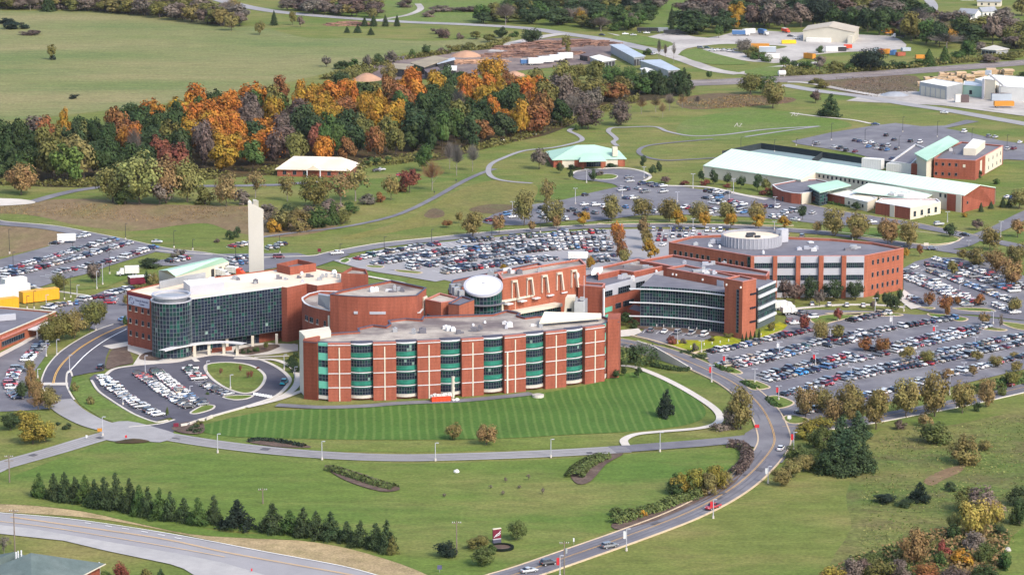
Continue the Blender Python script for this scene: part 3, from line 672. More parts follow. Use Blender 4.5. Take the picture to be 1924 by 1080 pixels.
def roofunits(root, cx, cy, z, rx, ry, n, seed):
    "scattered rooftop plant: box units on curbs, with a fan collar or a duct"
    g = random.Random(seed)
    for k in range(n):
        p = P(cx + g.uniform(-rx, rx), cy + g.uniform(-ry, ry), z); s = g.uniform(.9, 2.4); a = g.uniform(-.3, .3); h = g.uniform(.6, 1.5)
        mb = MB().box(p, s * 1.1, s * .8, z - .8, z + .1, a).box(p, s, s * .7, z + .1, z + h, a)
        if g.random() < .5: mb.tube([(p.x, p.y, z + h), (p.x, p.y, z + h + .3)], s * .25, 8)
        else: mb.box((p.x + s * .8, p.y), s * .8, .4, z, z + h * .6, a)
        mb.build('rooftop_unit', M[g.choice(('greymetal', 'panel', 'coping', 'darkroof'))], root)
# ---------------------------------------------------------------- brick ward block in front
def ward_block():
    rt = bld('ward_block', 'long four-storey red brick hospital wing with green bow windows, facing the striped lawn', 'hospital wing', 860, 745)
    H = 19.0; L = [4.55, 9.2, 13.85, 18.5]
    fx = [(617, 754), (660, 753.6), (702, 752.6), (745, 751.2), (785, 749.6), (828, 747.4), (868, 745.2), (909, 742.4), (948, 739.2), (988, 735.2), (1025, 731), (1064, 726.6), (1099, 721.8), (1136, 716.6)]
    G = PL(fx)
    def back(i, d):
        a, b = Vector(G[max(i - 1, 0)]), Vector(G[min(i + 1, len(G) - 1)]); t = (b - a).normalized()
        return (G[i][0] - t.y * d, G[i][1] + t.x * d)
    REC = 1.9
    rec = [back(i, REC) for i in range(len(G))]
    tl, tr = PL([(571, 749.5), (597, 752)]), PL([(1141, 711), (1162, 709.4)])
    rear = PL([(1162, 602.5), (1130, 593), (1009, 593), (987, 596), (972, 592), (978, 588), (952, 582.5), (925, 590), (795, 594), (792, 600), (762, 598), (729, 602), (733, 608), (725, 613), (701, 610), (672, 616.5), (674, 622.5), (622, 626)], H)
    core = rec + [lerp(tr[0], rec[-1], .25)] + rear + [lerp(tl[1], rec[0], .3)]
    core = core[:len(rec)] + [(tr[0][0], tr[0][1] + 1.2)] + [tr[1]] + rear[1:] + [tl[0]] + [tl[1]] + [(tl[1][0] + .4, tl[1][1] + 1.6)]
    block(rt, core, 0, H - .1, 'brick', 'gravroof', .55, 'parapet')
    # piers
    for k in range(0, 14, 2):
        i, j = k, k + 1
        mb = MB().prism([G[i], G[j], rec[j], rec[i]], 0, H)
        pier = mb.build('brick_pier', M['brick'], rt)
        MB().bar(lerp(G[i], G[j], .01), lerp(G[i], G[j], .99), -.5, .1, H + .02, H + .22).build('coping', M['pinkcoping'], pier)
        mid0, mid1 = lerp(G[i], G[j], .475), lerp(G[i], G[j], .525)
        MB().bar(mid0, mid1, .0, .22, .1, 17.7).build('cream_fin', M['cream'], pier)
    MB().bar(lerp(G[8], G[9], .09), lerp(G[8], G[9], .16), 0, .35, .1, 13.7).build('cream_fin', M['cream'], rt)
    # bows
    for k in range(1, 13, 2):
        a, b = Vector(rec[k]), Vector(rec[k + 1])
        d = (b - a); W = d.length; d /= W; n = Vector((d.y, -d.x))
        def arc(bulge, m=8):
            return [(a.x + d.x * W * t + n.x * (bulge * (1 - (2 * t - 1) ** 2) + .25), a.y + d.y * W * t + n.y * (bulge * (1 - (2 * t - 1) ** 2) + .25)) for t in [i / m for i in range(m + 1)]]
        A = arc(1.05); Bk = [tuple(b), tuple(a)]
        bay = MB().prism(A + Bk, 17.95, 18.75, top=True, bottom=True).build('bow_window', M['whitemetal'], rt)
        MB().prism(arc(.85) + Bk, 18.76, 19.5).build('bow_parapet', M['parapet'], bay)
        for f in range(4):
            z = L[f]
            curtain(bay, A, z - 2.75, z - .62, 6, 2, 'glazing', 'mullgrey', .11, -.08, ('gl1', 'gl1', 'gl2', 'gl4'), (6, 3, 2, .35), seed=k * 9 + f)
            MB().prism(arc(1.1) + Bk, z - .6, z - .14).build('top_spandrel', M['tealdark'], bay)
            if f: MB().prism(arc(1.25) + Bk, z - 4.3, z - 2.86, bottom=True).build('spandrel', M['teal'], bay)
            else: MB().prism(arc(1.4) + Bk, .75, 1.7, bottom=True).build('stone_sill', M['concrete'], bay)
            MB().ribbon(arc(1.32), .3, z - .13, z + .13).build('white_band', M['whitemetal'], bay)
    for f in range(4):
        for k in range(0, 14, 2):
            MB().bar(G[k], G[k + 1], -.05, .2, L[f] - .12, L[f] + .12).build('white_band', M['whitemetal'], rt)
    # end towers with narrow green bays
    for a, b, wz in ((tl[1], G[0], .16), (G[-1], tr[0], .1)):
        q0, q1 = lerp(a, b, .04), lerp(a, b, .96)
        for f in range(4):
            z = L[f]
            curtain(rt, [q0, q1], z - 2.75, z - .5, 3 if wz > .12 else 1, 2, 'glazing', 'mulldim', .12, -.6, seed=f)
            MB().bar(q0, q1, -1.6, -.5, z - .49, z + 1.85 if f < 3 else H - .1).build('spandrel', M['aqua'], rt)
        MB().bar(q0, q1, -1.6, -.3, .6, 1.7).build('stone_sill', M['concrete'], rt)
    MB().prism([tl[0], tl[1], (tl[1][0] + .5, tl[1][1] + 8), (tl[0][0] + .5, tl[0][1] + 9)], 0, H + .6).build('end_tower', M['brick'], rt)
    MB().prism([tr[0], tr[1], (tr[1][0] + 1, tr[1][1] + 10), (tr[0][0] + .6, tr[0][1] + 11)], 0, H + 1.0).build('end_tower', M['brick'], rt)
    # cream roof sail and cream end wall
    s = [P(1013, 609, H + .3), P(1130, 599, H + .4), P(1130, 591, H + 1.2), P(1023, 588, H + 2.6)]
    MB().hexa([(v.x, v.y, v.z) for v in s], [(v.x, v.y, v.z + .5) for v in s]).build('roof_sail', M['cream'], rt)
    e = PL([(562, 621), (573, 632), (622, 622), (618, 613)], H + 1.2)
    MB().prism(e, 0, H + 1.2).build('cream_end_wall', M['cream'], rt)
    roofgear(rt, [(843, 621, H - .6, 1.7, 1.7), (851, 622, H - .6, 1.5, 1.5), (889, 612, H - .6, .7, .8), (911, 607, H - .6, .7, .8)])
    roofunits(rt, 800, 622, H - .5, 110, 6, 7, 3); roofunits(rt, 980, 612, H - .5, 60, 5, 5, 4)
ward_block()

# ---------------------------------------------------------------- brick drum building behind it
def drum_block():
    rt = bld('auditorium_block', 'windowless curved red brick block with a stained roof behind the front wing', 'hospital wing', 690, 690)
    zl, zh = 18.0, 24.2
    low = PL([(567, 560), (568, 565), (572.5, 570.5), (580, 574.5), (591, 578), (604, 581), (617, 584), (650, 588), (693, 590), (744, 590), (790, 588), (800, 575), (735, 550), (640, 548), (601, 547), (580, 552)], zl)
    block(rt, low, 0, zl, 'brick', 'gravroof', .9, 'coping', wname='drum_wall')
    front = [(620, 553), (636, 555), (652, 556.4), (672, 557.5), (693, 558), (718, 558), (744, 557.5), (765, 556.5), (783, 555.4)]
    up = PL(front + [(801, 541), (735, 527), (640, 546.5)], zh)
    block(rt, up, 8, zh, 'brick', 'gravroof', .7, 'parapet', wname='upper_wall')
    fu = PL(front, zh)
    a, b = fu[2], fu[-2]
    for u0, u1 in ((0, .0), ):
        pass
    mb = MB()
    for i, j, s, e in ((3, 4, -.35, -.0), (4, 5, .05, 1), (5, 6, 0, .25)):
        mb.bar(lerp(fu[i], fu[j], s), lerp(fu[i], fu[j], e), .02, .18, 18.3, 19.2)
    mb.build('pale_wall_stripe', M['panel'], rt)
    lf = PL([(567, 560), (572.5, 570.5), (580, 574.5), (591, 578), (604, 581), (617, 584), (650, 588), (693, 590)], zl)
    for i, us in ((1, (.3, .7)), (2, (.3, .6)), (3, (.4,)), (4, (.5,)), (5, (.3, .75))):
        for u in us:
            w = math.dist(lf[i], lf[i + 1])
            window(rt, lf[i], lf[i + 1], u * w - .5, 1.0, 12.6, 14.2, sill='concrete')
    for x, i in ((.5, 5),):
        c0, c1 = lerp(lf[i], lf[i + 1], .0), lerp(lf[i], lf[i + 1], .09)
        MB().bar(c0, c1, 0, .4, 4, 16.5).build('cream_fin', M['cream'], rt)
    w = P(601, 560, zl - .8)
    q = [P(598, 553, zh - 1), P(621, 557, zh - 1), P(618, 582, zl), P(597, 572, zl)]
    MB().hexa([(v.x, v.y, v.z) for v in (q[3], q[2], q[1], q[0])], [(v.x, v.y + .3, v.z + .5) for v in (q[3], q[2], q[1], q[0])]).build('sloped_panel', M['panel'], rt)
    # cream return wall and small brick boxes to the right
    zc = 22.0
    block(rt, PL([(783, 557), (796, 559), (803, 556), (790, 553)], zc), 0, zc, 'cream', 'gravroof', .3, wname='return_wall')
    a, b = PL([(783, 557), (796, 559)], zc); window(rt, a, b, .6, 1.5, 14.5, 18.0, nx=2, nz=2)
    block(rt, PL([(799, 563), (829, 569), (849, 566), (862, 560), (826, 551)], zc - .6), 0, zc - .6, 'brick2', 'gravroof', .4, 'pinkcoping', wname='box_wall')
    a, b = PL([(799, 563), (829, 569)], zc - .6); window(rt, a, b, .8, 1.4, 14.0, 16.6, nx=2, nz=2); window(rt, a, b, 5, 1.6, 13.6, 15.2, nx=2, nz=2)
    block(rt, PL([(842.5, 570.5), (863, 573.5), (891, 563), (868, 556)], zc - .5), 0, zc - .5, 'brick2', 'darkroof', .4, 'parapet', wname='box_wall')
    roofgear(rt, [(699, 548, zh - .7, 1.5, 1.8), (707, 547, zh - .7, 1.4, 1.6)])
    roofunits(rt, 700, 545, zh - .6, 60, 5, 5, 6)
    return rt
drum_block()

# ---------------------------------------------------------------- glass fronted heart centre
def heart_centre():
    rt = bld('glass_hospital_wing', 'glass-fronted hospital wing with a round glass tower, cream roof and brick ends', 'hospital wing', 400, 650)
    H = 19.5
    gl = [(358, 561.5), (400, 556), (440, 551), (480, 545.8), (527.6, 539)]
    fr = PL([(238, 546), (284, 556)] + gl + [(539, 540.5), (576, 533), (596, 537), (641, 530.5)], H)
    bk = PL([(690, 521), (640, 512), (560, 497), (508, 506.5), (470, 511.5), (387, 522), (305, 531)], H)
    # body: brick ends; the glazed stretch is set back 40 cm behind the curtain wall
    block(rt, fr + bk, 4.2, H, 'brick', 'creamroof', .35, None, wname='wall', bottom=True)
    g0 = fr[2]; g1 = fr[6]
    base = fr[:2] + [(p[0] + .6, p[1] + 3.5) for p in fr[2:6]] + [(g1[0], g1[1] + 5)] + fr[6:] + bk
    MB().prism(base, 0, 4.25, top=False).build('ground_floor_wall', M['brick'], rt)
    cols = MB()
    gpts = fr[2:7]
    curtain(rt, gpts, 4.0, H - .1, 30, 13, bars='mull', bw=.09, off=.35, pal=('gl1', 'gl1', 'gl2', 'gl3', 'gl4'), wts=(8, 4, 3, .6, .06), vbw=.10, seed=4)
    MB().bar(gpts[0], gpts[-1], .3, .6, H - .1, H + .25).build('coping', M['coping'], rt)
    sof = [(p[0] + .6, p[1] + 3.4) for p in gpts]
    curtain(rt, sof[:4], .2, 4.0, 16, 2, 'ground_floor_glazing', 'mulldim', .14, .15, seed=8)
    for px, py in ((427, 655), (475, 652), (520, 648), (388, 657)):
        a = P(px, py); MB().box(a, .9, .9, 0, 4.0).build('cream_column', M['cream'], rt)
    # left brick end: sign and windows
    a, b = fr[0], fr[1]; Lw = math.dist(a, b)
    for z in (4.0, 8.4, 12.9):
        for u in (.13, .38, .64, .88):
            window(rt, a, b, u * Lw - .55, 1.1, z, z + 1.5, sill='cream')
    MB().bar(lerp(a, b, .02), lerp(a, b, .98), .0, .12, H - 1.25, H - .45).build('maroon_band', M['maroon'], rt)
    s0, s1 = lerp(a, b, .08), lerp(a, b, .93)
    sg = MB().bar(s0, s1, 0, .25, 14.9, 18.1).build('sign_panel', M['sign'], rt)
    d = Vector((b[0] - a[0], b[1] - a[1])).normalized(); n = Vector((d.y, -d.x))
    def text(txt, u, z, size):
        cu = bpy.data.curves.new('sign_lettering', 'FONT'); cu.body = txt; cu.size = size; cu.align_x = 'CENTER'; cu.extrude = .03
        o = bpy.data.objects.new('sign_lettering', cu); me = bpy.data.meshes.new_from_object(o)
        bpy.data.objects.remove(o); me.name = 'sign_lettering'; me.materials.clear(); me.materials.append(M['inkblue'])
        t = bpy.data.objects.new('lettering', me); COL.objects.link(t); t.parent = sg
        p = lerp(a, b, u); w = Vector((p[0] + n.x * .3, p[1] + n.y * .3, z)) - rt.location
        t.matrix_local = Matrix.Translation(w) @ Matrix(((d.x, 0, n.x, 0), (d.y, 0, n.y, 0), (0, 1, 0, 0), (0, 0, 0, 1)))
    text('Heart & Vascular', .64, 16.65, 1.05); text('Center', .64, 15.5, 1.05)
    lg = MB()
    for k, (cu, cz, r0, ang0, ang1) in enumerate(((.21, 16.7, .95, 20, 200), (.25, 16.2, .8, 200, 380))):
        pts = []
        for i in range(9):
            t = math.radians(ang0 + (ang1 - ang0) * i / 8); p = lerp(a, b, cu); s = math.cos(t) * r0
            pts.append((p[0] + d.x * s + n.x * .31, p[1] + d.y * s + n.y * .31, cz + math.sin(t) * r0))
        lg.tube(pts, .13, 5)
    lg.build('logo', M['inkblue'], sg)
    # round glass tower
    c = P(321, 565, H); c = Vector((c.x, c.y + 1.0)); R0 = 6.75
    circ = lambda r, n=28, a0=0, a1=2 * math.pi: [(c.x + r * math.cos(a0 + (a1 - a0) * i / n), c.y + r * math.sin(a0 + (a1 - a0) * i / n)) for i in range(n + 1)]
    MB().prism(circ(R0 - .3)[:-1], 0, H + .3).build('tower_core', M['darkmetal'], rt)
    curtain(rt, circ(R0, 20, math.radians(170), math.radians(370)), .6, H, 20, 13, 'tower_glazing', 'mull', .11, 0, ('gl1', 'gl2', 'gl3', 'gl4'), (6, 5, 1.6, .12), .11, seed=6)
    MB().ribbon(circ(R0 + .12, 40), .5, H, H + .4).build('tower_cornice', M['panel'], rt)
    MB().prism(circ(R0 - 1.2)[:-1], H + .3, H + 1.6).build('tower_drum', M['greymetal'], rt)
    MB().ribbon(circ(R0 - .3, 40), .6, H + 1.6, H + 2.4).build('tower_ring', M['panel'], rt)
    # roof screens
    bx = PL([(357, 553), (421.7, 545.5), (400, 537), (345, 543)], H)
    MB().prism(bx, H - .3, H + 3.0, tmi=1).build('plant_screen', [M['panel'], M['whiteroof']], rt)
    sc = MB()
    for p, q in (((300, 541), (350, 530)), ((350, 530), (386, 524)), ((352, 536), (386, 530))):
        A, B2 = xy(P(*p, H)), xy(P(*q, H)); sc.bar(A, B2, -.15, .15, H - .3, H + 2.4)
    sc.build('louvre_screen', M['greymetal'], rt)
    pb = PL([(520, 509), (545, 515), (594, 508), (560, 500)], H)
    block(rt, pb, H - .3, H + 2.6, 'brick', 'darkroof', 1.6, None, wname='penthouse_wall')
    st = PL([(641, 530), (692, 532), (688, 522), (660, 518)], H)
    block(rt, st, 0, H + 3.2, 'brick', 'gravroof', 1.0, None, wname='stair_tower_wall')
    fans = []
    for px, py in ((606, 520), (613, 519), (629, 519), (636, 521), (603, 524)):
        p = P(px, py, H); MB().box(p, .9, .9, H - .3, H + .9).tube([(p.x, p.y, H + .9), (p.x, p.y, H + 1.15)], .38, 8).build('roof_fan', M['greymetal'], rt)
    roofgear(rt, [(628, 515, H - .3, 1.6, 1.6), (567, 516, H - .3, 1, 1.2)])
    roofunits(rt, 470, 530, H - .3, 80, 8, 7, 7); roofunits(rt, 585, 525, H - .3, 30, 5, 4, 8)
    # curved entrance canopy
    cp = [(308, 658.5), (325, 654), (342, 650.5), (362, 647), (383, 644.5), (413, 642.5), (436, 643.5), (457, 646)]
    top = catmull([xy(P(px, py, 4.6)) for px, py in cp], 3)
    cm = MB().ribbon(top, 2.6, 4.25, 4.6, off=.9)
    cano = cm.build('entrance_canopy', M['coping'], rt)
    for px, py in ((296, 671), (321, 675), (341, 673), (366, 671), (393, 667), (421, 665.5), (446, 668), (328, 669), (353, 665)):
        g = P(px, py); MB().box(g, .95, .95, 0, 4.2).build('cream_column', M['cream'], rt)
    lw = PL([(398, 664), (436, 659), (436, 657), (398, 661)]); MB().prism(lw, 0, 1.3).build('low_brick_wall', M['brick'], rt)
heart_centre()

# ---------------------------------------------------------------- cream slab tower
def slab_tower():
    rt = bld('slab_tower', 'tall plain cream slab tower rising behind the glass hospital wing', 'tower', 483, 592)
    a, b = P(469.5, 590), P(497.5, 592)
    s = (b.x - a.x) / 28
    h0, h1 = hgt(470, 590, 379), hgt(497, 592, 393)
    d = 3.2
    q = [(a.x, a.y), (b.x, b.y), (b.x - 1.9, b.y + d), (a.x + .2, a.y + d)]
    zt = [h0, h1, h1 + .2, h0 + .2]
    MB().hexa([(x, y, 0) for x, y in q], [(x, y, z) for (x, y), z in zip(q, zt)]).build('shaft', M['slab'], rt)
    t = [lerp(q[0], q[1], .35), lerp(q[0], q[1], .7), lerp(q[3], q[2], .7), lerp(q[3], q[2], .35)]
    MB().prism([(x, y + .3) for x, y in t], h1 - 1, h0 + .5).build('top_hatch', M['tan'], rt)
    MB().box((b.x - .3, b.y + 1.4), .6, 1.0, h1 - 3.2, h1 - .4).build('vent_box', M['cream'], rt)
slab_tower()
# ---------------------------------------------------------------- atrium with the round skylight and the clock wall
def atrium():
    rt = bld('atrium_hall', 'brick clock wall with cream braces beside a round glass drum under a tilted white disc', 'hospital hall', 1010, 600)
    zt = 22.0
    pf = PL([(944, 525), (1101, 497.5)], zt)
    block(rt, pf + PL([(1090, 487), (935, 513)], zt), 0, zt, 'brick2', 'gravroof', .5, 'pinkcoping', wname='clock_wall')
    a, b = pf; L = math.dist(a, b); d = Vector((b[0] - a[0], b[1] - a[1])) / L; n = Vector((d.y, -d.x))
    c = lerp(a, b, .885); z = 18.6
    ring = lambda r, off: [(c[0] + d.x * r * math.cos(t) + n.x * off, c[1] + d.y * r * math.cos(t) + n.y * off, z + r * math.sin(t)) for t in [2 * math.pi * k / 24 for k in range(24)]]
    v = ring(1.25, .02) + ring(1.25, .25)
    clk = MB().add(v, [tuple(range(24, 48))] + [(k, (k + 1) % 24, 24 + (k + 1) % 24, 24 + k) for k in range(24)]).build('clock_face', M['whitemetal'], rt)
    v = ring(1.05, .27) + ring(.8, .27)
    MB().add(v, [(k, (k + 1) % 24, 24 + (k + 1) % 24, 24 + k) for k in range(24)]).build('clock_ring', M['panel'], clk)
    zl = 14.6
    led = PL([(942, 566), (1076, 537.5)], zl)
    dl = Vector((led[1][0] - led[0][0], led[1][1] - led[0][1])).normalized(); nl = Vector((dl.y, -dl.x))
    bk = [(q[0] - nl.x * 7, q[1] - nl.y * 7) for q in led]
    MB().prism([led[0], led[1], bk[1], bk[0]], zl - .7, zl, bottom=True).build('canopy_ledge', M['cream'], rt)
    g = [(q[0] - nl.x * 2.2, q[1] - nl.y * 2.2) for q in led]
    MB().prism([g[0], g[1], bk[1], bk[0]], 0, zl - .72).build('hall_body', M['darkmetal'], rt)
    curtain(rt, g, zl - 5.4, zl - .75, 30, 4, 'hall_glazing', 'mull', .12, .1, ('gl1', 'gl2', 'gl3'), (4, 4, 2), seed=3)
    for i in range(6):
        t = .02 + i * .19
        p, q = lerp(led[0], led[1], t), lerp(led[0], led[1], t + .035)
        MB().bar(p, q, -1.9, -.7, zl - 5.6, zl - .72).build('cream_column', M['cream'], rt)
        if i < 5:
            p, q = lerp(led[0], led[1], t + .02), lerp(led[0], led[1], t + .1)
            MB().bar(p, q, -.6, 1.6, zl - 1.5, zl - 1.1).build('sun_shade', M['whitemetal'], rt)
    low = PL([(974, 585), (1057, 570)], 10.4)
    lb = [(q[0] - nl.x * 5, q[1] - nl.y * 5) for q in low]
    MB().prism([low[0], low[1], lb[1], lb[0]], 9.3, 10.4, bottom=True).build('lower_beam', M['cream'], rt)
    l2 = [(q[0] - nl.x * .8, q[1] - nl.y * .8) for q in low]
    curtain(rt, l2, 3, 9.3, 20, 5, 'lower_glazing', 'mulldim', .12, 0, ('gl1', 'gl2', 'gl3'), (4, 4, 2), seed=5)
    for i in range(5):                                              # cream braces on the wall
        t = .10 + i * .178
        p, q = lerp(a, b, t), lerp(a, b, t + .06)
        br = MB()
        br.bar(p, lerp(p, q, .15), 0, .6, zl + .1, 20.4)
        br.bar(p, q, 0, .9, 20.4, 21.1)
        w0, w1 = lerp(p, q, .78), q
        v0 = [(w0[0] + n.x * 2.0, w0[1] + n.y * 2.0, zl + .1), (w1[0] + n.x * 2.0, w1[1] + n.y * 2.0, zl + .1), (w1[0] + n.x * 1.2, w1[1] + n.y * 1.2, zl + .1), (w0[0] + n.x * 1.2, w0[1] + n.y * 1.2, zl + .1)]
        v1 = [(w0[0] + n.x * 1.0, w0[1] + n.y * 1.0, 20.4), (w1[0] + n.x * 1.0, w1[1] + n.y * 1.0, 20.4), (w1[0], w1[1], 20.4), (w0[0], w0[1], 20.4)]
        br.hexa(v0, v1)
        br.build('cream_brace', M['brace'], rt)
    # drum with tilted disc
    cc = P(908, 552, 20.0); R = 6.3
    circ = lambda r, m=32: [(cc.x + r * math.cos(2 * math.pi * k / m), cc.y + r * math.sin(2 * math.pi * k / m)) for k in range(m)]
    curtain(rt, circ(R) + [circ(R)[0]], 4, 20.4, 32, 9, 'drum_glazing', 'mulldim', .16, 0, ('gl2', 'gl3', 'gl1'), (4, 4, 2), seed=9)
    k = math.tan(math.radians(19))
    tilt = lambda p, z: (p[0], p[1], z + (p[1] - cc.y) * k)
    o, i_ = circ(R + .55, 48), circ(R - .3, 48); z0 = 22.4
    m = 48; f = [(j, (j + 1) % m, m + (j + 1) % m, m + j) for j in range(m)]
    low_ = [(x, y, 20.4) for x, y in circ(R + .1, 48)]
    MB().add(low_ + [tilt(p, z0) for p in circ(R + .1, 48)], f).build('drum_collar', M['tealdark'], rt)
    MB().add([tilt(p, z0) for p in o] + [tilt(p, z0 + .7) for p in o], f).add([tilt(p, z0 + .7) for p in o] + [tilt(p, z0 + .7) for p in i_], f).build('disc_rim', M['panel'], rt)
    ctr = (cc.x, cc.y, z0 + 1.5); ms = [tilt(p, z0 + 1.15) for p in circ(R * .55, 48)]
    MB().add([tilt(p, z0 + .65) for p in i_] + ms, f).add(ms + [ctr], [(j, (j + 1) % m, m) for j in range(m)]).build('white_disc', M['whiteroof'], rt, True)
    sm = MB()
    for j in range(0, m, 4): sm.tube([(ctr[0], ctr[1], ctr[2] + .04), tuple(Vector(ms[j]) + Vector((0, 0, .04))), tuple(Vector(tilt(i_[j], z0 + .69)))], .07, 4)
    sm.build('disc_seams', M['panel'], rt)
    MB().ribbon([(x, y) for x, y in circ(R + .9, 48)[20:49]], 1.0, 17.0, 17.4).build('drum_ledge', M['darkroof'], rt)
    cw = PL([(890, 562), (905, 565.5), (923.5, 564)], 17); cwb = PL([(923.5, 558), (892, 556)], 17)
    MB().prism(cw + cwb, 0, 17).build('cream_drum_wall', M['cream'], rt)
    p, q = PL([(923.5, 564), (926, 563.5)], 17); MB().bar(p, q, 0, 1.2, 0, 18.5).build('white_fin', M['whitemetal'], rt)
    # plant on the roofs round the drum
    for px, py, s, h in ((851, 540, 2.2, 2.4), (857, 546, 2.4, 2.6), (862, 541, 1.6, 3.0), (866, 550, 2.0, 1.8), (932, 520, 1.8, 1.6), (940, 517, 1.6, 2.2)):
        g0 = P(px, py, 21); MB().box(g0, s, s * .8, 19, 21 + h * .5, .5).build('rooftop_plant', M['greymetal'], rt)
    block(rt, PL([(842, 545), (905, 530), (940, 517), (1020, 499), (1012, 494), (850, 527)], 20), 0, 20, 'brick', 'gravroof', .5, 'parapet', wname='link_wall')
    # cream and grey blocks at the right end
    s = PL([(1056, 590), (1078, 590), (1082, 584), (1060, 584)], 8)
    MB().hexa([(x, y, 0) for x, y in s], [(x + (1.2 if i in (0, 3) else 0), y, 14.0) for i, (x, y) in enumerate(s)]).build('cream_block', M['cream'], rt)
    window(rt, s[0], s[1], 1.8, 1.6, 9.0, 10.0)
    roofunits(rt, 980, 513, zt - .4, 60, 5, 8, 16)
    g = PL([(1079, 567), (1099, 566), (1104, 560), (1084, 560)], 13)
    block(rt, g, 0, 13, 'greymetal', 'darkroof', .3, None, wname='grey_wall'); MB().box(P(1083, 566, 13), .8, .8, 13, 14.6).box(P(1094, 564, 13), 1.6, 1.2, 13, 14.2).build('rooftop_plant', M['greymetal'], rt)
    block(rt, PL([(1086, 536.5), (1132.5, 540), (1137, 533), (1092, 530)], 15.2), 0, 15.2, 'brick', 'darkroof', .5, 'pinkcoping', wname='brick_tower_wall')
    a, b = PL([(1132.5, 541), (1134.5, 540.6)], 15.2); MB().bar(a, b, 0, .5, 0, 15).build('white_fin', M['whitemetal'], rt)
atrium()

# ---------------------------------------------------------------- link wings
def link_wings():
    rt = bld('link_wing', 'low linking wing with grey flat roofs and a silver panelled wall over red brick', 'hospital wing', 1190, 605)
    z = 14.0
    a, b = PL([(1133, 538.5), (1252, 507)], z)
    block(rt, [a, b] + PL([(1256, 500), (1190, 505), (1122, 513), (1080, 521), (1084, 530)], z), 0, z, 'brick', 'darkroof', .3, None)
    MB().bar(a, b, .0, .25, 9.9, z + .15).build('silver_wall_panel', M['panel'], rt)
    L = math.dist(a, b); s = L / 119.0
    for x0, w, z0, h, nx in ((2, 14, 10.1, 1.9, 4), (27, 22, 10.0, 2.1, 6), (60, 16, 10.3, 1.9, 4)):
        p, q = lerp(a, b, x0 / 119), lerp(a, b, (x0 + w) / 119)
        d = Vector((q[0] - p[0], q[1] - p[1])).normalized(); nn = Vector((d.y, -d.x)) * .26
        p, q = (p[0] + nn.x, p[1] + nn.y), (q[0] + nn.x, q[1] + nn.y)
        window(rt, p, q, 0, math.dist(p, q), z0, z0 + h, nx=nx, nz=2, frame='mulldim')
    for x0, w, z0, h, nx in ((23, 10, 4.6, 1.8, 4), (37, 20, 4.6, 1.9, 7)):
        window(rt, a, b, x0 * s, w * s, z0, z0 + h, nx=nx, nz=1, frame='mulldim')
    MB().bar(lerp(a, b, .03), lerp(a, b, .14), .0, .2, 4.2, 6.0).bar(lerp(a, b, .03), lerp(a, b, .11), .0, .2, 2.4, 3.4).build('aqua_panel', M['aqua'], rt)
    block(rt, PL([(1124, 517), (1164, 508), (1191, 511.5), (1255, 498.5), (1198, 486.5), (1120, 504)], z + 1.6), 0, z + 1.6, 'brick', 'gravroof', .6, 'pinkcoping', wname='upper_wall')
    block(rt, PL([(1178, 580), (1203, 586), (1212, 576), (1190, 570)], 5), 0, 5, 'brick', 'darkroof', .3, None, wname='porch_wall')
    sk = [P(1111, 514, z + 1.7), P(1128, 511, z + 1.7), P(1133, 505, z + 1.7), P(1116, 506, z + 1.7)]
    MB().hexa([(v.x, v.y, z + 1) for v in sk], [(v.x, v.y, z + 2.4) for v in sk]).build('skylight', M['whiteroof'], rt)
    block(rt, PL([(1258, 500), (1440, 519), (1446, 511), (1369, 497), (1264, 479), (1202, 490)], 16.2), 0, 16.2, 'brick', 'darkroof', .7, 'pinkcoping', wname='corridor_wall')
    roofgear(rt, [(1214, 512, z, .8, 1.0), (1233, 512, z, .8, 1.0)]); roofunits(rt, 1190, 498, z + 1, 40, 5, 5, 9); roofunits(rt, 1160, 524, z - .3, 40, 4, 4, 10); roofunits(rt, 1330, 497, 15.5, 50, 3, 4, 11)
link_wings()

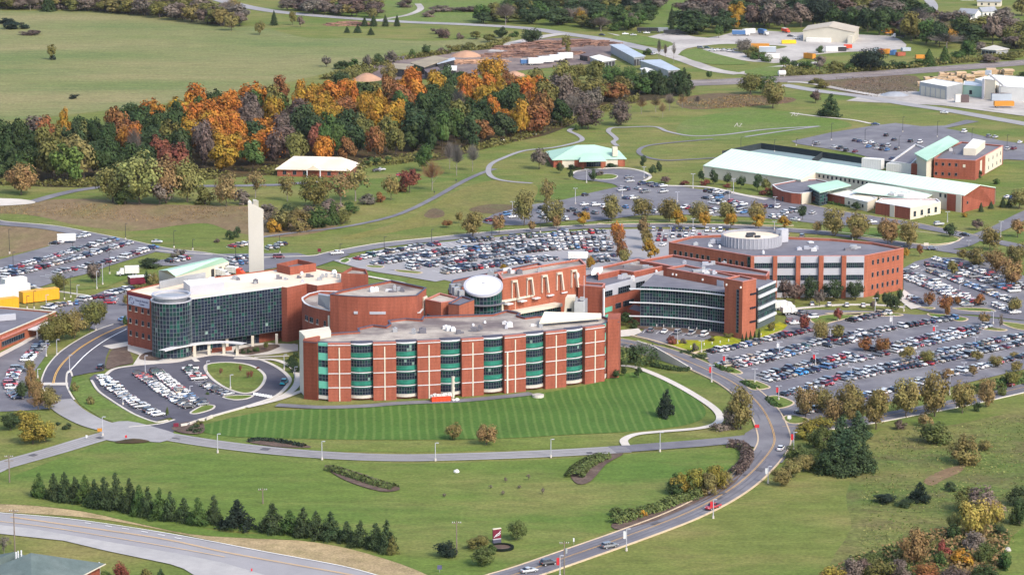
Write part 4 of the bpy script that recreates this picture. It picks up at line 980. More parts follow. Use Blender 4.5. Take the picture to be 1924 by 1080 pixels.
# ---------------------------------------------------------------- glass and brick clinic
def clinic():
    rt = bld('clinic_block', 'brick clinic with a curved glass front, white sun-shade bands and a yellow bed', 'hospital wing', 1330, 630)
    z = 20.5
    zu = 17.4
    ua = PL([(1253, 504.4), (1366, 524.8), (1388, 519.5), (1287, 497.8)], zu)
    block(rt, ua, 0, zu, 'brick2', 'darkroof', .5, 'pinkcoping', wname='upper_wall')
    up = PL([(1362, 523.6), (1395.5, 530), (1421, 524.4), (1390, 517.5)], z)
    block(rt, up, 0, z, 'brick2', 'darkroof', .5, 'pinkcoping')
    a, b = ua[0], ua[1]; L = math.dist(a, b)
    gz = 14.8
    gf = catmull(PL([(1203, 613), (1232, 614), (1280, 617), (1325, 621), (1361.5, 625.5)]), 3)
    gb = [(gf[-1][0] + 2, gf[-1][1] + 9), (gf[0][0] + 6, gf[0][1] + 24)]
    MB().prism(gf + gb, 0, gz - .1, tmi=1).build('glass_block_core', [M['darkmetal'], M['darkroof']], rt)
    curtain(rt, gf, .3, gz, 34, 12, bars='mull', bw=.09, off=.25, pal=('gl1', 'gl2', 'gl3'), wts=(6, 5, 1.5), vbw=.09, seed=12)
    for zz in (3.9, 8.9, 13.9):
        e0, e1 = Vector(gf[0]), Vector(gf[-1])
        ext = [tuple(e0 + (e0 - Vector(gf[1])).normalized() * 4)] + gf + [tuple(e1 + (e1 - Vector(gf[-2])).normalized() * 2.5)]
        MB().ribbon(ext, .9, zz - .14, zz + .16, off=-.75).build('sun_shade', M['whitemetal'], rt)
    wl = lambda t0, t1: (lerp(a, b, t0), lerp(a, b, t1))
    p, q = lerp(up[0], up[1], .68), lerp(up[0], up[1], .82); curtain(rt, [p, q], 2, 17.5, 1, 12, 'stair_glazing', 'mulldim', .15, .12, ('gl1', 'gl2'), (3, 1), seed=2)
    p, q = wl(.84, .95); MB().bar(p, q, .02, .2, 13.0, 16.6).build('louvre_panel', M['panel'], rt)
    lt = MB()
    for t in (.1, .16, .6): p, q = wl(t, t + .014); lt.bar(p, q, .0, .5, 15.4, 16.1)
    for t in (.1, .9): p, q = lerp(up[0], up[1], t), lerp(up[0], up[1], t + .04); lt.bar(p, q, 0, .5, 18.2, 18.9)
    lt.build('wall_lights', M['lampglass'], rt)
    c, d = up[1], up[2]
    for zz in (15.2, 10.2, 5.2):
        p, q = lerp(c, d, .55), lerp(c, d, .98); MB().bar(p, q, 0, .3, zz, zz + .6).build('slot_window', M['pane'], rt)
    ww = PL([(1423, 618), (1456, 602.5)])
    MB().prism([ww[0], ww[1], (ww[1][0] - 6, ww[1][1] + 9), (ww[0][0] - 6, ww[0][1] + 12)], 0, 14.8, tmi=1).build('east_wing_core', [M['mulldim'], M['darkroof']], rt)
    for z0, z1 in ((12.5, 14.1), (8.3, 11.1), (3.75, 6.8)):
        curtain(rt, ww, z0, z1, 14, 2, 'band_window', 'mulldim', .12, .1, ('gl1', 'gl2', 'gl3'), (4, 6, 2), seed=int(z0))
    for z0, z1, pr in ((14.2, 14.95, .25), (11.3, 12.2, .7), (7.0, 7.8, .7), (2.5, 3.4, .6)):
        MB().bar(ww[0], ww[1], 0, pr, z0, z1).build('white_band', M['whitemetal'], rt)
    MB().box(P(1318, 508, zu), 7, 2, zu - .4, zu + .4, .3).box(P(1322, 507, zu), 1.2, 1.2, zu - .4, zu + 1.4).build('rooftop_plant', M['greymetal'], rt)
    roofunits(rt, 1330, 512, zu - .4, 30, 4, 4, 12)
clinic()

# ---------------------------------------------------------------- office block with the round screen
def office_block():
    rt = bld('office_block', 'three-storey brick office block with silver bays and a round roof screen', 'office building', 1560, 560)
    z = 16.0
    fr = PL([(1256.7, 455.6), (1415.5, 482), (1624.7, 481), (1698, 467)], z)
    poly = fr + PL([(1640, 456), (1560, 449), (1480, 446), (1380, 441), (1300, 444)], z)
    block(rt, poly, 0, z, 'brick2', 'darkroof', .7, 'pinkcoping')
    a, b = fr[0], fr[1]
    windows(rt, a, b, (11.6,), (.08, .145, .21, .275, .345, .41, .475, .61, .675, .74, .81, .875), 1.3, 1.7)
    p, q = lerp(a, b, .935), lerp(a, b, .965); curtain(rt, [p, q], 1, 15.6, 1, 10, 'stair_glazing', 'mulldim', .15, .1, ('gl3', 'gl2'), (2, 1))
    c, d = fr[2], fr[3]
    windows(rt, c, d, (12.1, 7.3, 2.6), (.21, .34, .47, .6, .73, .85), 1.0, 1.7)
    e, f = fr[1], fr[2]; X = lambda x: (x - 1415.5) / (1624.7 - 1415.5)
    for x0, x1 in ((1416.5, 1452), (1460, 1495), (1503.6, 1538), (1547, 1581), (1589.6, 1624)):
        p, q = lerp(e, f, X(x0)), lerp(e, f, X(x1))
        bay = MB().bar(p, q, 0, .25, .2, z + .05).build('silver_bay', M['panel'], rt)
        dd = Vector((q[0] - p[0], q[1] - p[1])).normalized(); nn = Vector((dd.y, -dd.x)) * .27
        p2, q2 = (p[0] + nn.x, p[1] + nn.y), (q[0] + nn.x, q[1] + nn.y)
        for z0 in (11.6, 6.9, 2.2):
            o = curtain(bay, [lerp(p2, q2, .03), lerp(p2, q2, .97)], z0, z0 + 1.9, 9, 2, 'ribbon_window', 'mulldim', .1, .0, ('gl1', 'gl2'), (3, 2), seed=int(x0))
    for x0, x1 in ((1410, 1416.4), (1452.2, 1459.8), (1495.2, 1503.4), (1538.2, 1546.8), (1581.2, 1589.4)):
        MB().bar(lerp(e, f, X(x0)), lerp(e, f, X(x1)), .0, 1.5, 0, z + .3).build('brick_pier', M['brick2'], rt)
    cc = P(1412, 459, z - .7); R = 11.6; m = 48
    circ = lambda r: [(cc.x + r * math.cos(2 * math.pi * k / m), cc.y + r * math.sin(2 * math.pi * k / m)) for k in range(m)]
    o, i_ = circ(R), circ(R - .3); ff = [(j, (j + 1) % m, m + (j + 1) % m, m + j) for j in range(m)]
    scn = MB().add([(x, y, z - .7) for x, y in o] + [(x, y, z + 3.4) for x, y in o], ff).add([(x, y, z + 3.4) for x, y in o] + [(x, y, z + 3.4) for x, y in i_], ff).add([(x, y, z + 3.4) for x, y in i_] + [(x, y, z - .7) for x, y in i_], ff).build('round_screen', M['greypanel'], rt)
    rb = MB()
    for x, y in circ(R + .08)[::1]: rb.box((x, y), .22, .22, z - .6, z + 3.4)
    rb.build('screen_ribs', M['panel'], scn)
    MB().flat(circ(R - .4), z + 2.5).build('screen_deck', M['creamroof'], scn)
    for dx, dy, s in ((-1, -2, 2.6), (2, -3, 2.0), (0, 3, 3)): MB().box((cc.x + dx, cc.y + dy), s, s * .7, z + 2.5, z + 3.3, .4).build('rooftop_plant', M['darkmetal'], rt)
    p, q = PL([(1458, 452), (1471, 450)], z); MB().bar(p, q, 0, 3, z - .5, z + 4.6).build('screen_tower', M['panel'], rt)
    roofgear(rt, [(1434, 477, z - .6, .8, 1.4), (1352, 466, z - .6, .7, 1.2), (1334, 463, z - .6, 1.6, .6), (1523, 456, z - .6, 2, .6)])
    roofunits(rt, 1540, 466, z - .6, 80, 8, 9, 13); roofunits(rt, 1330, 458, z - .6, 30, 4, 4, 14)
office_block()

# ---------------------------------------------------------------- sports and rehab centre with the mint roof
def sports_centre():
    rt = bld('sports_centre', 'long sports centre under a pale mint metal gable roof with a brick end', 'sports centre', 1600, 370)
    Rl, Rr = P(1374.6, 279.6, 11.4), P(1841.7, 347, 11.4)
    El, Er = P(1532, 323.7, 7.8), P(1811.5, 367, 7.8)
    Fl, Fr = P(1321, 311, 5.8), P(1504, 337.5, 5.8)
    Br = P(1871, 352, 7.8); Bl = Rl + (Br - Rr)
    ax = (Rr - Rl).normalized(); t = (El - Rl).dot(ax); Rm = Rl + ax * t
    ov = .5
    v = [Fl, Fr, El, Rm, Rl, Er, Rr, Br, Bl]
    mb = MB().add([tuple(x) for x in v], [(0, 1, 2, 3, 4), (2, 5, 6, 3), (6, 7, 8, 4, 3)])
    mb.add([tuple(x) for x in v] + [(x.x, x.y, x.z - .35) for x in v], [(9, 10, 1, 0), (10, 11, 2, 1), (11, 14, 5, 2), (14, 15, 6, 5), (15, 16, 7, 6), (17, 9, 0, 4), (16, 17, 8, 7)])
    mb.build('roof', M['mint2'], rt)
    seams = MB()
    for k in range(1, 60):
        s = k / 60; p = Rl.lerp(Rr, s)
        q = (Fl.lerp(Fr, (s * (Rr - Rl).length) / max(1, (Fr - Fl).length)) if s * (Rr - Rl).length < (Fr - Fl).length else None)
        if q is None:
            u = (s * (Rr - Rl).length - t) / ((Rr - Rl).length - t)
            if u < 0.02: continue
            q = El.lerp(Er, min(1, u))
        seams.tube([tuple(p + Vector((0, 0, .05))), tuple(q + Vector((0, 0, .05)))], .06, 4)
    seams.build('roof_seams', M['mint'], rt)
    def inward(p, q, d=.5):
        e = Vector((q[0] - p[0], q[1] - p[1])).normalized(); n = Vector((-e.y, e.x)) * d
        return (p[0] + n.x, p[1] + n.y), (q[0] + n.x, q[1] + n.y)
    def wall(p, q, z0, zp, zq, mat, nm='wall'):
        return MB().add([(p[0], p[1], z0), (q[0], q[1], z0), (q[0], q[1], zq), (p[0], p[1], zp)], [(0, 1, 2, 3)]).build(nm, M[mat], rt)
    p, q = inward(Fl, Fr); wall(p, q, 0, 5.75, 5.75, 'cream')
    wall(q, inward(El, Er)[0], 0, 5.75, 7.7, 'cream')
    e0, e1 = inward(El, Er); wall(e0, e1, 0, 7.7, 7.7, 'cream', 'clerestory_wall')
    L = math.dist(e0, e1); s = L / 279.5
    for i in range(12): window(rt, e0, e1, (5 + i * 8.4) * s, 1.0, 5.6, 6.9, frame='mulldim')
    for i in range(2): window(rt, e0, e1, (234 + i * 9) * s, 1.1, 5.3, 6.9, frame='mulldim')
    MB().bar(lerp(e0, e1, .895), e1, .0, 1.0, 0, 7.5).build('brick_wall', M['brick'], rt)
    MB().bar(lerp(e0, e1, .955), lerp(e0, e1, .99), .99, 1.2, 0, 7.5).build('cream_panel', M['cream'], rt)
    g0, g1 = xy(Er), xy(Br); gi = [(x[0] - ax.x * .5, x[1] - ax.y * .5) for x in (g0, g1)]
    rr = (Rr.x - ax.x * .5, Rr.y - ax.y * .5)
    MB().add([(*gi[0], 0), (*gi[1], 0), (*gi[1], 7.6), (*rr, 11.2), (*gi[0], 7.6)], [(0, 1, 2, 3, 4)]).build('brick_gable', M['brick'], rt)
    for u, z0 in ((.12, 3.4), (.32, 5.8), (.52, 6.0), (.72, 6.0), (.90, 5.8)): window(rt, gi[0], gi[1], u * math.dist(*gi), 1.0, z0, z0 + 1.1)
    wall(xy(Br), xy(Bl), 0, 7.6, 7.6, 'cream'); wall(xy(Bl), xy(Fl), 0, 7.5, 5.7, 'cream')
    # entrance pieces along the front
    z = 5.0
    cv = [(1451, 347.5), (1459, 354), (1470, 359), (1487, 362.5), (1504, 364), (1524, 361)]
    block(rt, PL(cv + [(1560, 343), (1534, 337), (1500, 338)], z), 0, z, 'brick', 'darkroof', .4, 'coping', wname='curved_wall')
    a, b = PL([(1470, 359), (1506, 364)], z); curtain(rt, [a, b], .4, 2.4, 12, 2, 'entrance_glazing', 'mulldim', .1, .15, ('gl1', 'gl2'), (2, 1))
    a, b = PL([(1506, 364), (1524, 361)], z); MB().bar(a, b, 0, .2, 0, z).build('cream_panel', M['cream'], rt)
    cq = [P(1517, 351, 6.6), P(1540, 363, 6.2), P(1599, 349.5, 6.2), P(1573, 340, 6.6)]
    MB().hexa([tuple(x) for x in cq], [(x.x, x.y, x.z + .5) for x in cq]).build('canopy_roof', M['mint'], rt)
    gq = [xy(P(1521, 351.5, 6.2)), xy(P(1540.5, 362, 6.2)), xy(P(1555, 358, 6.2))]
    curtain(rt, gq, .2, 6.2, 12, 4, 'canopy_glazing', 'mull', .12, 0, ('gl2', 'gl3', 'gl1'), (3, 2, 2))
    MB().tube([(*xy(P(1540, 381)), 0), (*xy(P(1540, 381)), 6.2)], .35, 8).build('canopy_post', M['whitemetal'], rt)
    z = 4.2
    wf = PL([(1552, 363), (1587, 370.5), (1630, 380), (1648, 372), (1600, 357), (1572, 354)], z)
    block(rt, wf, 0, z, 'cream', 'whiteroof', .3, 'coping', wname='wing_wall')
    a, b = PL([(1552, 363), (1587, 370.5)], z); MB().bar(a, b, 0, .25, 0, z).build('brick_wall', M['brick'], rt); windows(rt, *[(x[0], x[1] - .26) for x in (a, b)], (1.6,), (.4, .75), 1.0, 1.2)
    a, b = PL([(1587, 370.5), (1630, 380)], z); windows(rt, a, b, (1.4,), (.2, .5, .8), 1.0, 1.3)
    gr = [P(1601, 359, 6.0), P(1731, 375, 5.0), P(1760, 361.5, 6.2), P(1631, 344, 7.4)]
    MB().hexa([(x.x, x.y, x.z - .5) for x in gr], [tuple(x) for x in gr]).build('lower_roof', M['mint2'], rt)
    MB().prism([xy(x) for x in gr], 0, 4.4).build('lower_wall', M['cream'], rt)
    sk = MB()
    for px, py in ((1679, 361), (1688, 359), (1700, 361), (1706, 360), (1675, 364), (1693, 366)):
        g = P(px, py, 6.3); sk.box(g, 3.2, 1.0, 5.7, 6.5, -.6)
    sk.build('skylights', M['coping'], rt)
    z = 5.2
    pw = PL([(1645, 380), (1710, 391), (1767, 379.5), (1760, 374), (1657, 373)], z)
    block(rt, pw, 0, z, 'brick', 'whiteroof', .35, 'coping', wname='pavilion_wall')
    a, b = PL([(1710, 391), (1767, 379.5)], z); MB().bar(a, b, 0, .25, 0, z).build('cream_panel', M['cream'], rt)
    dd = Vector((b[0] - a[0], b[1] - a[1])).normalized(); nn = Vector((dd.y, -dd.x)) * .26
    windows(rt, (a[0] + nn.x, a[1] + nn.y), (b[0] + nn.x, b[1] + nn.y), (1.2,), (.14, .37, .6, .83), 1.7, 2.2, nx=2, nz=2)
    a, b = PL([(1645, 380), (1710, 391)], z); MB().bar(lerp(a, b, .43), lerp(a, b, .56), 0, .25, 0, z).build('cream_panel', M['cream'], rt)
    MB().box(P(1662, 291 + 60, 9), 1, 1, 0, .2).build('drain_cover', M['greymetal'], rt)
sports_centre()

def arts_block():
    rt = bld('arts_block', 'brick block with a grey roof, white roof box and a mint canopy roof on top', 'office building', 1820, 330)
    z = 9.2
    f = PL([(1755, 298.5), (1833, 302.5), (1885, 274)], z)
    block(rt, f + PL([(1806, 267), (1775, 280)], z), 0, z, 'brick', 'darkroof', .5, 'pinkcoping')
    windows(rt, f[0], f[1], (6.2, 1.6), (.06, .22, .38, .54), 1.1, 1.3)
    MB().bar(lerp(f[0], f[1], .7), lerp(f[0], f[1], .76), 0, .15, 5.8, 7.2).build('vent_panel', M['cream'], rt)
    MB().bar(lerp(f[1], f[2], .34), lerp(f[1], f[2], .95), 0, .3, .4, z).bar(lerp(f[1], f[2], .16), lerp(f[1], f[2], .22), 0, .2, 2.5, 8).build('cream_panel', M['cream'], rt)
    dd = Vector((f[2][0] - f[1][0], f[2][1] - f[1][1])).normalized(); nn = Vector((dd.y, -dd.x)) * .31
    windows(rt, *[(x[0] + nn.x, x[1] + nn.y) for x in (f[1], f[2])], (5.6, 1.8), (.45, .6, .75, .88), .8, 1.6)
    roofunits(rt, 1800, 284, z - .4, 25, 6, 4, 15)
    pb = PL([(1810, 290), (1833, 291), (1851, 276), (1828, 272)], z)
    MB().prism(pb, z - .4, z + 3.0, tmi=1).build('roof_box', [M['cream'], M['whiteroof']], rt)
    cq = [P(1718, 288, 10.5), P(1741.5, 301.5, 10.5), P(1802, 265.5, 10.5), P(1782, 255, 11.8)]
    MB().hexa([(x.x, x.y, x.z - .5) for x in cq], [tuple(x) for x in cq]).build('canopy_roof', M['mint'], rt)
    MB().prism(PL([(1722, 290), (1741, 300), (1755, 292), (1735, 281)], 10), 0, 9.9).build('entrance_wall', M['cream'], rt)
    a, b = PL([(1712, 310), (1742, 311)], 5); MB().bar(a, b, -3, 0, 0, 5.5).build('brick_wall', M['brick'], rt)
    block(rt, PL([(1674, 303.5), (1712, 309), (1742, 280), (1720, 271)], 5), 0, 5, 'siding', 'darkroof', .6, 'coping', wname='annex_wall')
arts_block()

def hip_block(name, label, cat, fl, fr, depth, ze, zr, wall, roof, ridge=.3, skew=0.0, group=None):
    "house-like building: front ground corners in photo pixels, depth in metres"
    rt = bld(name, label, cat, (fl[0] + fr[0]) / 2, (fl[1] + fr[1]) / 2, group)
    a, b = PL([fl, fr]); d = Vector((b[0] - a[0], b[1] - a[1])).normalized(); n = Vector((-d.y, d.x))
    c, e = (b[0] + n.x * depth + d.x * skew, b[1] + n.y * depth + d.y * skew), (a[0] + n.x * depth + d.x * skew, a[1] + n.y * depth + d.y * skew)
    MB().prism([a, b, c, e], 0, ze, top=False).build('wall', M[wall], rt)
    hip(rt, a, b, c, e, ze - .05, zr, roof, .8, ridge)
    return rt, a, b, c, e
rt, a, b, c, e = hip_block('childcare_building', 'small single-storey building with a mint hip roof, behind the round drop-off drive', 'building', (1040, 315), (1174, 313), 27, 4.0, 9.0, 'brick', 'mint', .38)
for t0, t1 in ((.12, .29), (.73, .90)): MB().bar(lerp(a, b, t0), lerp(a, b, t1), 0, .3, 0, 3.9).build('cream_panel', M['cream'], rt)
for t0, t1 in ((.06, .12), (.29, .34), (.68, .73), (.9, .98)): MB().bar(lerp(a, b, t0), lerp(a, b, t1), 0, .4, 0, 3.95).build('brick_pier', M['brick2'], rt)
curtain(rt, [lerp(a, b, .46), lerp(a, b, .66)], .2, 2.8, 6, 2, 'entrance_glazing', 'mulldim', .1, .1, ('gl1', 'pane'), (1, 1))
p = [P(1088, 303, 5.2), P(1140, 302, 5.2), P(1128, 288, 7), P(1095, 288, 7)]
MB().hexa([(x.x, x.y, x.z - .4) for x in p], [tuple(x) for x in p]).build('porch_roof', M['mint'], rt)
for px in (1095, 1132): MB().box(P(px, 317), 1.2, 1.2, 0, 4.8).build('porch_column', M['brick2'], rt)
MB().box(P(1155, 278, 9), 2.4, 2.0, 5, 9.5, .2).build('chimney', M['cream'], rt)
rt, a, b, c, e = hip_block('white_roofed_house', 'wide single-storey house with a pale hip roof at the edge of the wood', 'house', (521, 331), (656, 334), 22, 3.6, 8.2, 'brick', 'creamroof', .18)
m0, m1 = lerp(a, b, .43), lerp(a, b, .62)
d = Vector((b[0] - a[0], b[1] - a[1])).normalized(); n = Vector((d.y, -d.x))
pk = lerp(m0, m1, .5)
v = [(m0[0] + n.x * 3.2, m0[1] + n.y * 3.2, 3.7), (m1[0] + n.x * 3.2, m1[1] + n.y * 3.2, 3.7), (pk[0] + n.x * 3.2, pk[1] + n.y * 3.2, 5.9), (m0[0] - n.x * 4, m0[1] - n.y * 4, 3.7), (m1[0] - n.x * 4, m1[1] - n.y * 4, 3.7), (pk[0] - n.x * 5, pk[1] - n.y * 5, 5.9)]
MB().add(v, [(0, 1, 2), (1, 4, 5, 2), (3, 0, 2, 5)]).build('porch_roof', M['creamroof'], rt)
for t in (.02, .98):
    q = lerp(m0, m1, t); MB().tube([(q[0] + n.x * 3, q[1] + n.y * 3, 0), (q[0] + n.x * 3, q[1] + n.y * 3, 3.7)], .25, 8).build('porch_column', M['whitemetal'], rt)
for t in (.08, .22, .36, .7, .86): window(rt, a, b, t * math.dist(a, b), 1.6, .9, 2.6, nx=2)
rt = bld('roadside_house', 'brick house with a grey-green shingled hip roof in the near corner by the highway', 'house', 90, 1100)
def pyramid(pts, apex, z, zl, nm):
    q = ccw(PL(pts, z)); ap = P(*apex)
    MB().prism(inset(q, .9), 0, z - .1, top=False).build('wall', M['brick'], rt)
    n = len(q); m = MB().add([(x, y, z) for x, y in q] + [tuple(ap)] + [(x, y, z - .3) for x, y in q], [(k, (k + 1) % n, n) for k in range(n)] + [(n + 1 + k, n + 1 + (k + 1) % n, (k + 1) % n, k) for k in range(n)])
    m.build(nm, M['shingle'], rt)
    MB().ribbon(q + [q[0]], .25, z - .3, z - .06, off=-.15).build('gutter', M['cream'], rt)
pyramid([(60, 1130), (104, 1106), (197, 1058), (50, 1049), (-80, 1092)], (58, 1038, 8.2), 3.4, 0, 'roof')
pyramid([(-70, 1078), (40, 1062), (62, 1047), (-30, 1046)], (26, 1036, 7.2), 3.4, 0, 'side_roof')
vt = MB()
for px, py in ((30, 1042), (34, 1040), (40, 1039)):
    g = P(px, py, 7.4); vt.tube([(g.x, g.y, 6.4), (g.x, g.y, 8.2)], .2, 8)
vt.build('roof_vents', M['whitemetal'], rt)
p = P(187, 1078); MB().box(p, .35, .35, 0, 3.2).build('porch_post', M['whitemetal'], rt)

def west_clinic():
    rt = bld('low_brick_clinic', 'low flat-roofed brick clinic with a dark roof at the photo edge beside parked cars', 'building', 50, 630)
    z = 5.6
    f = PL([(-60, 676), (0, 629), (105, 585.5), (8, 577), (-60, 573)], z)
    block(rt, f, 0, z, 'brick2', 'darkroof', .5, 'cream')
    a, b = f[0], f[1]; c = f[2]
    MB().bar(b, lerp(b, c, .99), .0, .45, 3.9, 4.5).build('pale_band', M['pinkcoping'], rt)
    curtain(rt, [lerp(b, c, .02), lerp(b, c, .42)], 1.2, 2.9, 10, 1, 'ribbon_window', 'mulldim', .12, .1, ('pane', 'gl1'), (2, 1))
    p, q = lerp(b, c, .48), lerp(b, c, .80)
    MB().bar(p, q, .1, 3.4, 3.2, 3.6).build('entrance_canopy', M['coping'], rt)
    for t in (.1, .5, .9):
        w_ = lerp(p, q, t); e_ = Vector((q[0] - p[0], q[1] - p[1])).normalized(); MB().box((w_[0] + e_.y * 3, w_[1] - e_.x * 3), .4, .4, 0, 3.2).build('canopy_post', M['panel'], rt)
    MB().box(P(6, 600, z), 9, 1.0, z - .4, z + 1.8, .4).build('roof_screen', M['panel'], rt)
west_clinic()
def ambulance_hall():
    rt = bld('ambulance_hall', 'cream ambulance garage with a mint metal roof behind the glass wing', 'building', 370, 530)
    z = 5.0
    a, b, c, d = [P(*p, z) for p in ((330, 519.5), (430, 491), (405, 484), (298, 508))]
    r0, r1 = P(315, 508, 7.4), P(418, 484, 7.4)
    MB().add([tuple(x) for x in (a, b, r1, r0, c, d)], [(0, 1, 2, 3), (3, 2, 4, 5)]).build('roof', M['mint'], rt)
    MB().prism([xy(x) for x in (a, b, c, d)], 0, z - .05, top=False).add([tuple(a), tuple(r0), tuple(d)], [(0, 1, 2)]).build('wall', M['cream'], rt)
    for t in (.66, .8, .93):
        p, q = lerp(xy(a), xy(b), t), lerp(xy(a), xy(b), t + .055); MB().bar(p, q, .0, .12, 0, 3.8).build('garage_door', M['darkmetal'], rt)
ambulance_hall()
# ---------------------------------------------------------------- trees
HUE = dict(G=(.034, .054, .019), M=(.050, .085, .024), V=(.085, .120, .030), L=(.110, .105, .032), T=(.185, .125, .055), O=(.300, .115, .022), B=(.175, .080, .032), Y=(.250, .145, .022), U=(.180, .150, .030),
           N=(.125, .102, .084), P=(.096, .069, .058), R=(.150, .050, .034), S=(.165, .165, .055), K=(.016, .026, .018), C=(.042, .070, .034), D=(.036, .056, .024), A=(.155, .132, .048), W=(.27, .22, .055), E=(.105, .095, .085), H=(.075, .095, .030))
WORD = dict(G='dark green', M='mid green', V='bright green', L='olive', T='tan', O='orange', B='rust brown', Y='golden yellow', U='olive-gold', N='grey-brown', P='purple-brown', R='dark red', S='pale olive',
            K='near-black green', C='blue-green', D='deep green', A='bronze', W='pale gold', E='bare grey', H='yellow-green')
def leafmesh(name, C, Nn, size, seed, aspect=1.0):
    "quads at points C with normals near Nn; lv: leaf brightness, lc: clump hue"
    g = np.random.default_rng(seed); n = len(C)
    Nn = Nn / np.maximum(1e-6, np.linalg.norm(Nn, axis=1, keepdims=True))
    r = g.normal(size=(n, 3)); u = np.cross(Nn, r); u /= np.maximum(1e-6, np.linalg.norm(u, axis=1, keepdims=True)); w = np.cross(Nn, u)
    s = (size * g.uniform(.6, 1.3, n))[:, None]
    V = np.stack([C - u * s - w * s * aspect, C + u * s - w * s * aspect * .6, C + u * s * .8 + w * s * aspect, C - u * s + w * s * aspect * .8], 1).reshape(-1, 3)
    me = bpy.data.meshes.new(name)
    me.from_pydata(V.tolist(), [], np.arange(4 * n).reshape(n, 4).tolist())
    return me, g
def attrs(me, lv, lc):
    for nm, a in (('lv', lv), ('lc', lc)):
        at = me.attributes.new(nm, 'FLOAT', 'FACE'); at.data.foreach_set('value', np.asarray(a, dtype=np.float32))
def crown_decid(seed, nq=1000, lumps=17, z0=.16, size=.034, hollow=.55, flat=1.0, shape='round'):
    g = np.random.default_rng(seed)
    cs, rs = [], []
    while len(cs) < lumps:
        p = g.uniform(-1, 1, 3)
        if np.linalg.norm(p) > 1: continue
        if shape == 'egg': p[:2] *= (1 - .45 * max(0, p[2]))
        if shape == 'cone':
            zz = min(.985, ((len(cs) + .5) / lumps) ** 1.12); a_ = g.uniform(0, 6.28); q_ = (1 - zz) ** .8 * (.29 + .13 * g.random()) * (1 if g.random() < .75 else .35)
            cs.append((math.cos(a_) * q_, math.sin(a_) * q_, z0 + (1 - z0) * (.05 + .95 * zz))); rs.append((.05 + .09 * (1 - zz)) * g.uniform(.85, 1.2)); continue
        if np.linalg.norm(p) < .35 and g.random() < .6: continue
        cs.append((p[0] * .36, p[1] * .36, z0 + (1 - z0) * (.5 + p[2] * .36 * flat))); rs.append(g.uniform(.075, .185))
    cs, rs = np.array(cs), np.array(rs)
    wgt = rs ** 2 / (rs ** 2).sum(); idx = g.choice(lumps, nq, p=wgt)
    d = g.normal(size=(nq, 3)); d /= np.linalg.norm(d, axis=1, keepdims=True)
    rad = rs[idx] * (hollow + (1.12 - hollow) * g.random(nq) ** .6)
    C = cs[idx] + d * rad[:, None] * np.array([1, 1, (1 - z0)])
    out = C - np.array([0, 0, z0 + (1 - z0) * .42])
    Nn = out / np.linalg.norm(out, axis=1, keepdims=True) * .7 + d * .7 + np.array([0, 0, .35]) + g.normal(size=(nq, 3)) * .35
    me, g2 = leafmesh('crown', C, Nn, size, seed)
    lump_v = g.uniform(-.22, .22, lumps)
    attrs(me, np.clip(g.random(nq) * .75 + .12 + lump_v[idx], 0, 1), np.clip(g.uniform(0, 1, lumps)[idx] * .7 + g.random(nq) * .3, 0, 1))
    me.materials.append(M['leaf']); return me
def crown_conifer(seed, nq=1300, z0=.03, size=.03, width=1.0):
    g = np.random.default_rng(seed)
    z = z0 + (1 - z0) * (1 - np.sqrt(g.random(nq)) ) ** .95
    tier = (z * 13 + g.random(nq) * .25) % 1.0
    a = g.uniform(0, 2 * np.pi, nq)
    na = 9 + seed % 4
    lobe = .82 + .18 * np.cos(a * na + seed + np.floor(z * 13) * 1.7)
    R = .5 * (1 - z) ** .82 * (1 - .3 * tier) * lobe * width * (.55 + .45 * g.random(nq) ** .35) + .012
    C = np.stack([R * np.cos(a), R * np.sin(a), z - R * .10], 1)
    Nn = np.stack([np.cos(a), np.sin(a), np.full(nq, .75)], 1) + g.normal(size=(nq, 3)) * .3
    me, _ = leafmesh('crown', C, Nn, size, seed, .8)
    attrs(me, np.clip(g.random(nq) * .7 + (1 - tier) * .25, 0, 1), g.random(nq)); me.materials.append(M['needle']); return me
def crown_bare(seed, nq=520, z0=.25):
    g = np.random.default_rng(seed); mb = MB()
    for i in range(nq):
        th, ph = g.uniform(0, 2 * math.pi), g.uniform(.05, 1.25)
        r0, r1 = g.uniform(.05, .42), g.uniform(.32, .52)
        dirv = Vector((math.sin(ph) * math.cos(th), math.sin(ph) * math.sin(th), math.cos(ph)))
        a = Vector((0, 0, z0 + .1)) + Vector((dirv.x * r0, dirv.y * r0, dirv.z * r0 * 1.25)); b = Vector((0, 0, z0 + .1)) + Vector((dirv.x * r1, dirv.y * r1, dirv.z * r1 * 1.25)) + Vector(g.normal(size=3) * .035)
        u = dirv.orthogonal().normalized() * .0048
        mb.add([a - u, a + u, b], [(0, 1, 2)])
    me = bpy.data.meshes.new('crown'); me.from_pydata(mb.v, [], mb.f); me.materials.append(M['twig']); return me
def trunk_mesh(seed, top=.72, r=.020, limbs=6, mat='barkm', spread=.28):
    g = random.Random(seed); mb = MB()
    mb.tube([(0, 0, -.01), (.004, .003, .15), (g.uniform(-.02, .02), g.uniform(-.02, .02), top * .6), (g.uniform(-.03, .03), g.uniform(-.03, .03), top)], [r * 1.35, r, r * .72, r * .25], 7)
    for i in range(limbs):
        z = .22 + (top - .3) * i / max(1, limbs - 1); t = g.uniform(0, 6.28); s = spread * g.uniform(.7, 1.1)
        mb.tube([(0, 0, z), (math.cos(t) * s * .5, math.sin(t) * s * .5, z + .09), (math.cos(t) * s, math.sin(t) * s, z + .2)], [r * .5, r * .34, r * .12], 5)
    me = bpy.data.meshes.new('trunk'); me.from_pydata(mb.v, [], mb.f); me.materials.append(M[mat]); return me
